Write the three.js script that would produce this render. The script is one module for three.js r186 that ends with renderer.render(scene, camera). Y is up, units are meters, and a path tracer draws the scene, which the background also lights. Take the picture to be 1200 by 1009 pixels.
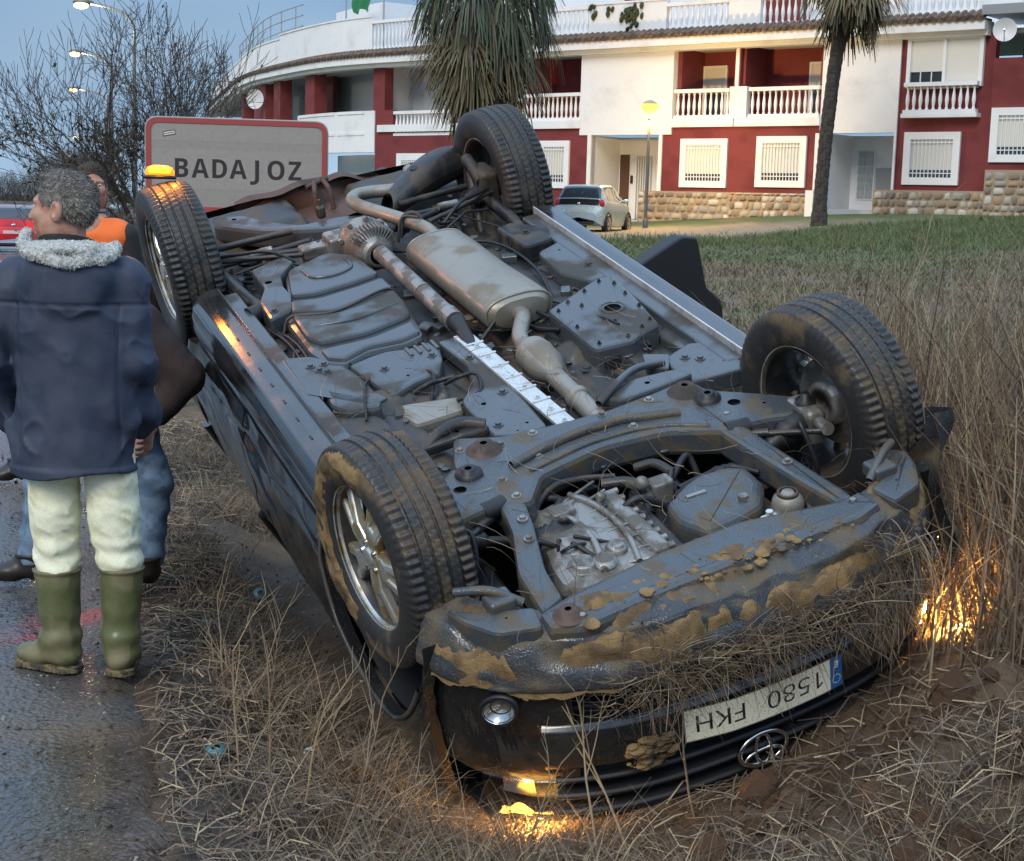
import * as THREE from 'three';
import { mergeGeometries } from 'three/addons/utils/BufferGeometryUtils.js';
import { RoundedBoxGeometry } from 'three/addons/geometries/RoundedBoxGeometry.js';

// ---------------------------------------------------------------- camera, sky, sun, exposure
const scene = new THREE.Scene();
const camera = new THREE.PerspectiveCamera(31.31, 1200 / 1009, 0.1, 3000);
camera.position.set(0, 1.64, 0);
camera.rotation.order = 'XYZ';
camera.rotation.set(-0.14589, 0, 0.027925);
const renderer = new THREE.WebGLRenderer({ antialias: true });
renderer.setSize(1024, 861);
renderer.toneMapping = THREE.LinearToneMapping;
renderer.toneMappingExposure = 1.52;
renderer.shadowMap.enabled = true;
renderer.shadowMap.type = THREE.PCFSoftShadowMap;

// seeded random numbers and noise
function rngOf(seed) { let a = seed >>> 0; return () => { a = (a + 0x6D2B79F5) | 0; let t = Math.imul(a ^ (a >>> 15), 1 | a); t = (t + Math.imul(t ^ (t >>> 7), 61 | t)) ^ t; return ((t ^ (t >>> 14)) >>> 0) / 4294967296; }; }
const hash3 = (x, y, z) => { let h = Math.imul(x | 0, 374761393) ^ Math.imul(y | 0, 668265263) ^ Math.imul(z | 0, 2147483647 ^ 0x5bd1e995); h = Math.imul(h ^ (h >>> 13), 1274126177); return ((h ^ (h >>> 16)) >>> 0) / 4294967296; };
const sm = t => t * t * (3 - 2 * t), lerp = (a, b, t) => a + (b - a) * t, clamp = (x, a = 0, b = 1) => Math.min(b, Math.max(a, x));
const sstep = (a, b, x) => sm(clamp((x - a) / (b - a)));
function vnoise(x, y, z = 0, per = 0) {
  const xi = Math.floor(x), yi = Math.floor(y), zi = Math.floor(z), u = sm(x - xi), v = sm(y - yi), w = sm(z - zi);
  const m = per ? (k => ((k % per) + per) % per) : (k => k);
  const g = (i, j, k) => hash3(m(xi + i), m(yi + j), zi + k);
  const a = lerp(lerp(g(0, 0, 0), g(1, 0, 0), u), lerp(g(0, 1, 0), g(1, 1, 0), u), v);
  if (w === 0) return a;
  return lerp(a, lerp(lerp(g(0, 0, 1), g(1, 0, 1), u), lerp(g(0, 1, 1), g(1, 1, 1), u), v), w);
}
function fbm(x, y, z = 0, oct = 4, per = 0) { let s = 0, a = 0.5, n = 0; for (let i = 0; i < oct; i++) { s += a * vnoise(x, y, z + i * 17, per); n += a; a *= 0.5; x *= 2; y *= 2; if (z) z *= 2; per *= 2; } return s / n; }
function piece(x, pts) { if (x <= pts[0][0]) return pts[0][1]; for (let i = 1; i < pts.length; i++) if (x <= pts[i][0]) { const t = (x - pts[i - 1][0]) / (pts[i][0] - pts[i - 1][0]); return lerp(pts[i - 1][1], pts[i][1], t); } return pts[pts.length - 1][1]; }
function pieceS(x, pts) { if (x <= pts[0][0]) return pts[0][1]; for (let i = 1; i < pts.length; i++) if (x <= pts[i][0]) { const t = (x - pts[i - 1][0]) / (pts[i][0] - pts[i - 1][0]); return lerp(pts[i - 1][1], pts[i][1], sm(t)); } return pts[pts.length - 1][1]; }

// overcast blue dusk sky: soft cloud banks, brighter overhead as an overcast sky is
{
  const w = 512, h = 256, d = new Float32Array(w * h * 4);
  for (let j = 0; j < h; j++) for (let i = 0; i < w; i++) {
    const el = ((j + 0.5) / h - 0.5) * Math.PI, az = ((i + 0.5) / w - 0.5) * 2 * Math.PI;
    const y = Math.sin(el), c = Math.cos(el), x = c * Math.cos(az), z = c * Math.sin(az);
    const yy = Math.max(y, 0), k = 1 / (yy + 0.32);
    const cl = fbm(x * k * 1.5 + 7, z * k * 1.5 + 3, yy * 3 + 1.37, 5), cl2 = fbm(x * k * 3.4 + 1, z * k * 3.4 + 9, yy * 5 + 4.7, 4);
    const bank = sstep(0.36, 0.66, cl * 0.7 + cl2 * 0.3);
    const up = sstep(0, 1, yy);
    const lum = (0.74 + 0.95 * up) * lerp(0.86, 1.08, sstep(0.3, 0.7, cl2));
    let r = lerp(0.215, 0.36, bank), g = lerp(0.37, 0.50, bank), b = lerp(0.575, 0.67, bank);
    const haze = Math.exp(-yy * 9) * 0.55;
    r = lerp(r, 0.39, haze); g = lerp(g, 0.56, haze); b = lerp(b, 0.73, haze);
    r = lerp(r, 0.43, up * 0.6); g = lerp(g, 0.56, up * 0.6); b = lerp(b, 0.76, up * 0.6);
    const o = (j * w + i) * 4, dn = y < 0 ? 0.35 : 1;
    d[o] = r * lum * dn; d[o + 1] = g * lum * dn; d[o + 2] = b * lum * dn; d[o + 3] = 1;
  }
  const sky = new THREE.DataTexture(d, w, h, THREE.RGBAFormat, THREE.FloatType);
  sky.mapping = THREE.EquirectangularReflectionMapping; sky.magFilter = sky.minFilter = THREE.LinearFilter; sky.wrapS = THREE.RepeatWrapping; sky.needsUpdate = true;
  scene.background = sky; scene.environment = sky;
}
const sun = new THREE.DirectionalLight(0xfff3e0, 1.45);
sun.position.set(-14, 26, 22); sun.target.position.set(0, 0.5, -8);
sun.castShadow = true; sun.shadow.radius = 48; sun.shadow.mapSize.set(2048, 2048);
Object.assign(sun.shadow.camera, { left: -45, right: 45, top: 45, bottom: -60, near: 1, far: 160 });
scene.add(sun, sun.target);

// ---------------------------------------------------------------- helpers
const V = (x, y, z) => new THREE.Vector3(x, y, z);
const C = (r, g, b) => new THREE.Color().setRGB(r, g, b);
const used = {};
function numbered(n) { if (!(n in used)) { used[n] = 0; return n; } used[n]++; return n + '_' + String(used[n]).padStart(3, '0'); }
function tidy(g) {            // plain triangles with position, normal and uv in metres from the dominant axis
  let q = g.index ? g.toNonIndexed() : g;
  for (const k of Object.keys(q.attributes)) if (!['position', 'normal', 'uv', 'color'].includes(k)) q.deleteAttribute(k);
  if (!q.attributes.normal) q.computeVertexNormals();
  return q;
}
function boxUV(g, s = 1, keep = false) {
  const q = tidy(g), p = q.attributes.position, n = p.count, uv = new Float32Array(n * 2);
  const a = V(), b = V(), c = V(), e = V(), f = V();
  for (let i = 0; i < n; i += 3) {
    a.fromBufferAttribute(p, i); b.fromBufferAttribute(p, i + 1); c.fromBufferAttribute(p, i + 2);
    e.subVectors(b, a); f.subVectors(c, a); e.cross(f);
    const ax = Math.abs(e.x), ay = Math.abs(e.y), az = Math.abs(e.z);
    for (let k = 0; k < 3; k++) {
      const v = k === 0 ? a : k === 1 ? b : c, o = (i + k) * 2;
      if (ax >= ay && ax >= az) { uv[o] = v.z * s; uv[o + 1] = v.y * s; } else if (ay >= az) { uv[o] = v.x * s; uv[o + 1] = v.z * s; } else { uv[o] = v.x * s; uv[o + 1] = v.y * s; }
    }
  }
  q.setAttribute('uv', new THREE.BufferAttribute(uv, 2));
  if (!keep && q.attributes.color) q.deleteAttribute('color');
  return q;
}
function merged(list, keep = false) { const l = (Array.isArray(list) ? list : [list]).map(g => boxUV(g, 1, keep)); return l.length === 1 ? l[0] : mergeGeometries(l, false); }
function mesh(name, geo, mat, parent = scene, opts = {}) {
  const g = opts.raw ? geo : merged(geo, opts.keep);
  const m = new THREE.Mesh(g, mat); m.castShadow = m.receiveShadow = true;
  m.name = parent === scene ? numbered(name) : name; parent.add(m);
  if (opts.label) m.userData.label = opts.label;
  return m;
}
function tag(o, label, category, group, kind) { o.userData.label = label; o.userData.category = category; if (group) o.userData.group = group; if (kind) o.userData.kind = kind; return o; }
function thing(name, label, category, pos = [0, 0, 0], turn = 0, group) { const o = new THREE.Group(); o.name = numbered(name); scene.add(o); o.position.set(...pos); o.rotation.y = turn; return tag(o, label, category, group); }
function struct(name, geo, mat, label, opts) { const m = mesh(name, geo, mat, scene, opts); m.userData = { label, category: opts?.category || name.replace(/_/g, ' '), kind: 'structure' }; return m; }
function copyThing(o, pos, turn = 0, label) { const c = o.clone(); c.name = numbered(o.name.replace(/_\d{3}$/, '')); c.userData = { ...o.userData }; scene.add(c); c.position.set(...pos); c.rotation.y = turn; if (label) c.userData.label = label; return c; }
// geometry makers
const tr = (g, x = 0, y = 0, z = 0) => g.translate(x, y, z);
function box(x0, x1, y0, y1, z0, z1) { return tr(new THREE.BoxGeometry(x1 - x0, y1 - y0, z1 - z0), (x0 + x1) / 2, (y0 + y1) / 2, (z0 + z1) / 2); }
function rbox(x0, x1, y0, y1, z0, z1, r = 0.01, seg = 2) { r = Math.min(r, (x1 - x0) / 2.01, (y1 - y0) / 2.01, (z1 - z0) / 2.01); return tr(new RoundedBoxGeometry(x1 - x0, y1 - y0, z1 - z0, seg, r), (x0 + x1) / 2, (y0 + y1) / 2, (z0 + z1) / 2); }
function tube(pts, r, seg = 0, rad = 10, closed = false) { const c = new THREE.CatmullRomCurve3(pts.map(p => Array.isArray(p) ? V(...p) : p), closed, 'centripetal'); return new THREE.TubeGeometry(c, seg || pts.length * 6, r, rad, closed); }
function rod(a, b, r0, r1 = r0, seg = 12, open = false) {      // a tapered bar between two points
  const A = Array.isArray(a) ? V(...a) : a, B = Array.isArray(b) ? V(...b) : b, d = B.clone().sub(A), L = d.length();
  const g = new THREE.CylinderGeometry(r1, r0, L, seg, 1, open); g.translate(0, L / 2, 0);
  g.applyQuaternion(new THREE.Quaternion().setFromUnitVectors(V(0, 1, 0), d.normalize())); return g.translate(A.x, A.y, A.z);
}
function along(g, a, b) {        // turn a geometry made along +y from the origin so that it runs from a towards b
  const A = Array.isArray(a) ? V(...a) : a, B = Array.isArray(b) ? V(...b) : b;
  g.applyQuaternion(new THREE.Quaternion().setFromUnitVectors(V(0, 1, 0), B.clone().sub(A).normalize())); return g.translate(A.x, A.y, A.z);
}
function lathe(prof, seg = 32) { return new THREE.LatheGeometry(prof.map(([r, y]) => new THREE.Vector2(Math.max(r, 0.0001), y)), seg); }
function polyShape(pts, holes = []) {
  const s = new THREE.Shape(pts.map(([x, y]) => new THREE.Vector2(x, y)));
  for (const h of holes) { if (h.length === 3 && typeof h[0] === 'number') { const p = new THREE.Path(); p.absarc(h[0], h[1], h[2], 0, Math.PI * 2, true); s.holes.push(p); } else s.holes.push(new THREE.Path(h.map(([x, y]) => new THREE.Vector2(x, y)))); }
  return s;
}
function smoothPoly(pts, r = 0.3, n = 3) {       // rounds the corners of a polygon
  const out = [], N = pts.length;
  for (let i = 0; i < N; i++) {
    const p = pts[i], a = pts[(i + N - 1) % N], b = pts[(i + 1) % N];
    for (let k = 0; k <= n; k++) { const t = k / n, q0 = [lerp(p[0], a[0], r), lerp(p[1], a[1], r)], q1 = [lerp(p[0], b[0], r), lerp(p[1], b[1], r)]; const m0 = [lerp(q0[0], p[0], t), lerp(q0[1], p[1], t)], m1 = [lerp(p[0], q1[0], t), lerp(p[1], q1[1], t)]; out.push([lerp(m0[0], m1[0], t), lerp(m0[1], m1[1], t)]); }
  }
  return out;
}
function slab(pts, y0, y1, bev = 0.01, holes = [], bs = 2) {   // polygon in (x, z), standing from y0 to y1, rounded edges
  const g = new THREE.ExtrudeGeometry(polyShape(pts.map(([x, z]) => [x, -z]), holes.map(h => typeof h[0] === 'number' ? [h[0], -h[1], h[2]] : h.map(([x, z]) => [x, -z]))),
    { depth: Math.max(0.001, y1 - y0 - 2 * bev), bevelEnabled: bev > 0, bevelThickness: bev, bevelSize: bev, bevelOffset: -bev, bevelSegments: bs, curveSegments: 14 });
  g.rotateX(-Math.PI / 2); return g.translate(0, y0 + bev, 0);
}
function gridGeo(nu, nv, fn, double = false) {      // smooth sheet from fn(u, v) -> [x, y, z]
  const pos = [], idx = [];
  for (let j = 0; j <= nv; j++) for (let i = 0; i <= nu; i++) pos.push(...fn(i / nu, j / nv));
  for (let j = 0; j < nv; j++) for (let i = 0; i < nu; i++) { const a = j * (nu + 1) + i, b = a + 1, c = a + nu + 1, d = c + 1; idx.push(a, b, d, a, d, c); }
  const g = new THREE.BufferGeometry(); g.setAttribute('position', new THREE.Float32BufferAttribute(pos, 3)); g.setIndex(idx); g.computeVertexNormals(); return g;
}
// signed-distance modelling for bodies: surface nets
function surfaceNets(mn, mx, cell, sdf) {
  const nx = Math.ceil((mx[0] - mn[0]) / cell) + 1, ny = Math.ceil((mx[1] - mn[1]) / cell) + 1, nz = Math.ceil((mx[2] - mn[2]) / cell) + 1;
  const f = new Float32Array(nx * ny * nz), id = (i, j, k) => (k * ny + j) * nx + i;
  for (let k = 0; k < nz; k++) for (let j = 0; j < ny; j++) for (let i = 0; i < nx;) {
    const d = sdf(mn[0] + i * cell, mn[1] + j * cell, mn[2] + k * cell), skip = Math.max(1, Math.floor((Math.abs(d) * 0.6) / cell) - 1);
    for (let q = 0; q < skip && i < nx; q++, i++) f[id(i, j, k)] = d;
  }
  const vid = new Int32Array(nx * ny * nz).fill(-1), pos = [], nor = [], idx = [];
  const co = [[0, 0, 0], [1, 0, 0], [0, 1, 0], [1, 1, 0], [0, 0, 1], [1, 0, 1], [0, 1, 1], [1, 1, 1]], ed = [[0, 1], [2, 3], [4, 5], [6, 7], [0, 2], [1, 3], [4, 6], [5, 7], [0, 4], [1, 5], [2, 6], [3, 7]];
  for (let k = 0; k < nz - 1; k++) for (let j = 0; j < ny - 1; j++) for (let i = 0; i < nx - 1; i++) {
    let m = 0; const c = co.map(([a, b, d], q) => { const v = f[id(i + a, j + b, k + d)]; if (v < 0) m |= 1 << q; return v; });
    if (m === 0 || m === 255) continue;
    let sx = 0, sy = 0, sz = 0, n = 0;
    for (const [a, b] of ed) if ((c[a] < 0) !== (c[b] < 0)) { const t = c[a] / (c[a] - c[b]); sx += lerp(co[a][0], co[b][0], t); sy += lerp(co[a][1], co[b][1], t); sz += lerp(co[a][2], co[b][2], t); n++; }
    const x = mn[0] + (i + sx / n) * cell, y = mn[1] + (j + sy / n) * cell, z = mn[2] + (k + sz / n) * cell, e = cell * 0.7;
    vid[id(i, j, k)] = pos.length / 3; pos.push(x, y, z);
    const gx = sdf(x + e, y, z) - sdf(x - e, y, z), gy = sdf(x, y + e, z) - sdf(x, y - e, z), gz = sdf(x, y, z + e) - sdf(x, y, z - e), l = Math.hypot(gx, gy, gz) || 1; nor.push(gx / l, gy / l, gz / l);
  }
  const quad = (a, b, c, d, flip) => { if (a < 0 || b < 0 || c < 0 || d < 0) return; flip ? idx.push(a, c, b, a, d, c) : idx.push(a, b, c, a, c, d); };
  for (let k = 1; k < nz - 1; k++) for (let j = 1; j < ny - 1; j++) for (let i = 1; i < nx - 1; i++) {
    const v = f[id(i, j, k)] < 0;
    if (v !== f[id(i + 1, j, k)] < 0) quad(vid[id(i, j - 1, k - 1)], vid[id(i, j, k - 1)], vid[id(i, j, k)], vid[id(i, j - 1, k)], !v);
    if (v !== f[id(i, j + 1, k)] < 0) quad(vid[id(i - 1, j, k - 1)], vid[id(i - 1, j, k)], vid[id(i, j, k)], vid[id(i, j, k - 1)], !v);
    if (v !== f[id(i, j, k + 1)] < 0) quad(vid[id(i - 1, j - 1, k)], vid[id(i, j - 1, k)], vid[id(i, j, k)], vid[id(i - 1, j, k)], !v);
  }
  const g = new THREE.BufferGeometry(); g.setAttribute('position', new THREE.Float32BufferAttribute(pos, 3)); g.setAttribute('normal', new THREE.Float32BufferAttribute(nor, 3)); g.setIndex(idx); return g;
}
const smin = (a, b, k) => { const h = clamp(0.5 + 0.5 * (b - a) / k); return lerp(b, a, h) - k * h * (1 - h); };
const capD = (x, y, z, a, b, ra, rb) => { const dx = b[0] - a[0], dy = b[1] - a[1], dz = b[2] - a[2], px = x - a[0], py = y - a[1], pz = z - a[2]; const t = clamp((px * dx + py * dy + pz * dz) / (dx * dx + dy * dy + dz * dz)); return Math.hypot(px - dx * t, py - dy * t, pz - dz * t) - lerp(ra, rb, t); };
const ellD = (x, y, z, c, r) => { const px = (x - c[0]) / r[0], py = (y - c[1]) / r[1], pz = (z - c[2]) / r[2], l = Math.hypot(px, py, pz); const g = Math.hypot(px / r[0], py / r[1], pz / r[2]) || 1; return l * (l - 1) / g; };

// ---------------------------------------------------------------- textures and materials
function tex(n, fn, srgb = true, rep = 1) {
  const d = new Uint8Array(n * n * 4);
  for (let j = 0; j < n; j++) for (let i = 0; i < n; i++) { const c = fn(i / n, j / n), o = (j * n + i) * 4; d[o] = clamp(c[0]) * 255; d[o + 1] = clamp(c[1]) * 255; d[o + 2] = clamp(c[2]) * 255; d[o + 3] = c.length > 3 ? clamp(c[3]) * 255 : 255; }
  const t = new THREE.DataTexture(d, n, n, THREE.RGBAFormat); t.wrapS = t.wrapT = THREE.RepeatWrapping; t.magFilter = THREE.LinearFilter; t.minFilter = THREE.LinearMipmapLinearFilter; t.generateMipmaps = true;
  if (srgb) t.colorSpace = THREE.SRGBColorSpace; t.repeat.set(rep, rep); t.needsUpdate = true; return t;
}
const toS = v => v <= 0.0031308 ? v * 12.92 : 1.055 * Math.pow(v, 1 / 2.4) - 0.055;
const mixc = (a, b, t) => [lerp(a[0], b[0], t), lerp(a[1], b[1], t), lerp(a[2], b[2], t)];
// two-tone patchy surface (linear colours a, b; c for specks) with matching roughness and bump
function patchy({ n = 256, a, b, c, p = 4, oct = 5, lo = 0.4, hi = 0.65, speck = 0, ra = 0.4, rb = 0.7, rep = 1, bump = 0, seed = 0, metal = 0, extra = {}, streak = 1, grain = 0.3 }) {
  const f = (u, v) => fbm(u * p, v * p * streak, seed, oct, p), fine = (u, v) => vnoise(u * n / 2, v * n / 2, seed + 9, n / 2);
  const F = new Float32Array(n * n), S = new Float32Array(n * n);
  for (let j = 0; j < n; j++) for (let i = 0; i < n; i++) { F[j * n + i] = f(i / n, j / n); S[j * n + i] = fine(i / n, j / n); }
  const at = (A, u, v) => A[Math.min(n - 1, Math.floor(v * n)) * n + Math.min(n - 1, Math.floor(u * n))];
  const map = tex(n, (u, v) => { const w = sstep(lo, hi, at(F, u, v)), s = at(S, u, v); let k = mixc(a, b, w); if (c && s > 1 - speck) k = mixc(k, c, 0.8); const g = 1 + grain * (s - 0.5); return [toS(k[0] * g), toS(k[1] * g), toS(k[2] * g)]; }, true, rep);
  const m = { map, color: 0xffffff, metalness: metal, roughness: 1 };
  m.roughnessMap = tex(n, (u, v) => { const w = sstep(lo, hi, at(F, u, v)); const r = lerp(ra, rb, w) + (at(S, u, v) - 0.5) * 0.4 * grain; return [r, r, 0]; }, false, rep);
  if (bump) { m.bumpMap = tex(n, (u, v) => { const q = at(F, u, v) * 0.8 + at(S, u, v) * 0.2; return [q, q, q]; }, false, rep); m.bumpScale = bump; }
  return new THREE.MeshPhysicalMaterial({ ...m, ...extra });
}
const std = (r, g, b, rough = 0.6, metal = 0, extra = {}) => new THREE.MeshPhysicalMaterial({ color: C(r, g, b), roughness: rough, metalness: metal, ...extra });
// ---------------------------------------------------------------- ground, road
const E0 = [-0.82, -3.63], RD = [-0.265, -0.964], RN = [0.964, -0.265];       // right edge of the road: a point, its direction, its right-hand normal
const roadS = (x, z) => (x - E0[0]) * RN[0] + (z - E0[1]) * RN[1], roadR = (x, z) => (x - E0[0]) * RD[0] + (z - E0[1]) * RD[1];
const FP = [1.134, -61.28], FE = [0.774, 0.633], FN = [-0.633, 0.774];           // facade line of the row of houses
const facU = (x, z) => (x - FP[0]) * FE[0] + (z - FP[1]) * FE[1], facD = (x, z) => (x - FP[0]) * FN[0] + (z - FP[1]) * FN[1];
const edgeWobble = r => (fbm(r * 0.9 + 40, 3.3, 0, 3) - 0.5) * 0.35 + (fbm(r * 5 + 4, 8.3, 0, 2) - 0.5) * 0.1;
function height(x, z) {
  const s = roadS(x, z), r = roadR(x, z);
  if (s < -7.6) return -0.05 - 0.1 * sstep(-7.6, -9, s) + 0.5 * sstep(-12, -40, s);
  if (s < 0) return -0.035;
  const dip = -lerp(0.16, 0.34, sstep(-0.5, 2.2, r)) * (1 - 0.75 * sstep(4.5, 9, r));
  const bank = pieceS(s, [[0, 0], [0.25, 0.0], [1.5, 0.10], [2.4, 0.33], [3.2, 0.5], [6, 0.6], [12, 0.70], [15, 0.85], [27, 1.72], [42, 2.0], [400, 2.4]]);
  let h = bank + dip * sstep(0.05, 0.95, s) * (1 - sstep(1.1, 2.7, s));
  h -= 0.035 * (1 - sstep(0, 0.3, s));
  const near = 1 - sstep(14, 30, Math.hypot(x, z));
  if (near > 0) {
    const rough = sstep(0.0, 0.45, s);
    h += near * rough * ((fbm(x * 1.3 + 9, z * 1.3, 0, 3) - 0.5) * 0.16 + (fbm(x * 6, z * 6 + 3, 0, 3) - 0.5) * 0.07);
    const til = sstep(0.9, 2.2, s) * (1 - sstep(-0.2, 0.9, r)); h += near * til * (Math.pow(fbm(x * 5 + 70, z * 5, 0, 3), 2) - 0.2) * 0.22;   // turned earth by the nose of the car
  }
  return h;
}
let soilMat;
{
  const sN = [], rN = [];
  for (let v = -300; v < -20; v += 40) sN.push(v);
  for (let v = -20; v < -8; v += 3) sN.push(v);
  sN.push(-8, -7.6, -4, -0.4, -0.1);
  for (let v = 0, d = 0.05; v < 330;) { sN.push(v); if (v > 4) d *= 1.06; v += d; }
  for (let v = -25; v < -2; v += 2.3) rN.push(v);
  for (let v = -2, d = 0.05; v < 640;) { rN.push(v); if (v > 5) d *= 1.045; v += d; }
  const pos = [], col = [], idx = [], nS = sN.length;
  for (const r of rN) for (const s0 of sN) {
    const s = s0 === 0 || s0 === -0.1 || s0 === -0.4 ? s0 : s0;
    const x = E0[0] + RN[0] * s + RD[0] * r, z = E0[1] + RN[1] * s + RD[1] * r;
    pos.push(x, height(x, z), z);
    const D = Math.hypot(x, z), n1 = fbm(x * 0.9, z * 0.9, 0, 4), n2 = fbm(x * 0.16 + 5, z * 0.16, 0, 4), n3 = vnoise(x * 7, z * 7);
    let c = mixc([0.095, 0.064, 0.039], [0.155, 0.105, 0.062], sstep(0.35, 0.65, n1));                    // damp brown earth
    if (s > 0) {
      c = mixc([0.05, 0.045, 0.04], c, sstep(0.1, 0.7, s + (n1 - 0.5) * 0.5));                              // grey mud of the verge
      const red = sstep(0.8, 2.0, s) * (1 - sstep(0.4, 1.6, r)); c = mixc(c, [0.19, 0.098, 0.047], red * sstep(0.3, 0.6, n1) * 0.9);
      const fld = sstep(9, 16, D) * sstep(2, 6, s);
      const green = sstep(0.45, 0.62, n2 * 0.6 + n1 * 0.4);
      c = mixc(c, mixc([0.17, 0.135, 0.09], [0.115, 0.14, 0.06], green), fld * 0.95);
      const u = facU(x, z), d = facD(x, z) + (n1 - 0.5) * 3;
      const lawn = sstep(20, 15.5, d) * sstep(-40, -30, -Math.abs(u)); c = mixc(c, [0.075, 0.115, 0.04], lawn * sstep(0.3, 0.5, n1 + 0.1));
      const sand = sstep(3.6, 4.8, d) * (1 - sstep(13, 16, d + (u - 12) * 0.4)) * (1 - sstep(14.5, 17.5, u + (n1 - 0.5) * 5)); c = mixc(c, mixc([0.34, 0.27, 0.19], [0.24, 0.20, 0.15], n3), sand * 0.95);
      if (D > 100) c = mixc(c, [0.09, 0.10, 0.06], sstep(100, 160, D));
    } else if (s < -7.5) c = mixc([0.06, 0.07, 0.035], [0.09, 0.08, 0.05], n1);
    const g = 0.8 + 0.4 * n3; col.push(c[0] * g, c[1] * g, c[2] * g);
  }
  for (let j = 0; j + 1 < rN.length; j++) for (let i = 0; i + 1 < nS; i++) { const a = j * nS + i, b = a + 1, c = a + nS, d = c + 1; idx.push(a, b, d, a, d, c); }
  const g = new THREE.BufferGeometry(); g.setAttribute('position', new THREE.Float32BufferAttribute(pos, 3)); g.setAttribute('color', new THREE.Float32BufferAttribute(col, 3)); g.setIndex(idx); g.computeVertexNormals();
  const uv = []; for (let i = 0; i < pos.length; i += 3) uv.push(pos[i], pos[i + 2]); g.setAttribute('uv', new THREE.Float32BufferAttribute(uv, 2));
  const soil = patchy({ n: 512, a: [0.72, 0.7, 0.68], b: [1, 1, 1], c: [0.5, 0.42, 0.35], speck: 0.1, p: 8, oct: 6, ra: 0.75, rb: 0.95, rep: 0.8, bump: 0.02, seed: 3 });
  soilMat = soil.clone(); soil.vertexColors = true;
  struct('ground', g, soil, 'bare brown earth and grassy field rising from the road verge to the houses', { raw: true, category: 'ground' });
}
// wet asphalt road: fine stones, damp and puddled patches
{
  const n = 1024, A = new Float32Array(n * n), B = new Float32Array(n * n), K = new Float32Array(n * n);
  for (let j = 0; j < n; j++) for (let i = 0; i < n; i++) { const u = i / n, v = j / n, o = j * n + i; A[o] = fbm(u * 6, v * 6, 2, 5, 6); B[o] = vnoise(u * 220, v * 220, 7, 220) * 0.65 + vnoise(u * 440, v * 440, 3, 440) * 0.35; K[o] = vnoise(u * 150, v * 150, 12, 150); }
  const at = (F, u, v) => F[Math.floor(v * n) * n + Math.floor(u * n)];
  const rep = 1 / 2.6;
  const map = tex(n, (u, v) => { const a = at(A, u, v), b = at(B, u, v), k = at(K, u, v); let c = mixc([0.058, 0.057, 0.057], [0.10, 0.096, 0.093], sstep(0.35, 0.65, a)); c = mixc(c, [0.16, 0.15, 0.14], sstep(0.68, 0.86, b) * 0.6); if (k > 0.84) c = mixc(c, [0.02, 0.018, 0.016], 0.8); return c.map(toS); }, true, rep);
  const rough = tex(n, (u, v) => { const a = at(A, u, v), b = at(B, u, v); const r = lerp(0.13, 0.40, sstep(0.38, 0.62, a)) + (b - 0.5) * 0.2; return [r, r, 0]; }, false, rep);
  const bump = tex(n, (u, v) => { const q = at(B, u, v) * lerp(0.35, 1, sstep(0.4, 0.6, at(A, u, v))); return [q, q, q]; }, false, rep);
  const mat = new THREE.MeshPhysicalMaterial({ map, roughnessMap: rough, roughness: 1, vertexColors: true, bumpMap: bump, bumpScale: 0.007, ior: 1.45 });
  const sN = []; for (let v = -7.4; v < -1; v += 0.8) sN.push(v); for (let v = -1; v <= 0.0001; v += 0.1) sN.push(v);
  const rN = []; for (let v = -25; v < -2; v += 2) rN.push(v); for (let v = -2, d = 0.08; v < 600;) { rN.push(v); if (v > 8) d *= 1.05; v += d; }
  const pos = [], idx = [], uv = [], col = [], nS = sN.length;
  for (const r of rN) for (const s0 of sN) { const s = s0 > -0.15 ? s0 + edgeWobble(r) * (r < 40 ? 1 : 0) : s0; const x = E0[0] + RN[0] * s + RD[0] * r, z = E0[1] + RN[1] * s + RD[1] * r; pos.push(x, 0.002 * Math.sin(r * 0.7) - (s0 > -0.05 ? 0.07 : 0), z); uv.push(x, z);
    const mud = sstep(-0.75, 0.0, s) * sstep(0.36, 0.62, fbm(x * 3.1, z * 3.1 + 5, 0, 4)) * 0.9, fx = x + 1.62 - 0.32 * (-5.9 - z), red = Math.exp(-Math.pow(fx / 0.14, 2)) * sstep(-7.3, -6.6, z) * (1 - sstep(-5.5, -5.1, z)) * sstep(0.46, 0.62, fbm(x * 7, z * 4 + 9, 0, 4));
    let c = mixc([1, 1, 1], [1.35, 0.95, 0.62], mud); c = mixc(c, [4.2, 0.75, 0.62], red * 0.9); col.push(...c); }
  for (let j = 0; j + 1 < rN.length; j++) for (let i = 0; i + 1 < nS; i++) { const a = j * nS + i, b = a + 1, c = a + nS, d = c + 1; idx.push(a, b, d, a, d, c); }
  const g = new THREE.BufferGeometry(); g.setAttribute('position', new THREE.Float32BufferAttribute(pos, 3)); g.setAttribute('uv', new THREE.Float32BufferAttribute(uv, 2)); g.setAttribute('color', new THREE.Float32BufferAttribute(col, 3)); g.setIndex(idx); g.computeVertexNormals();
  struct('road', g, mat, 'wet dark asphalt road with crumbling muddy edge', { raw: true, category: 'road' });
}
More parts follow.
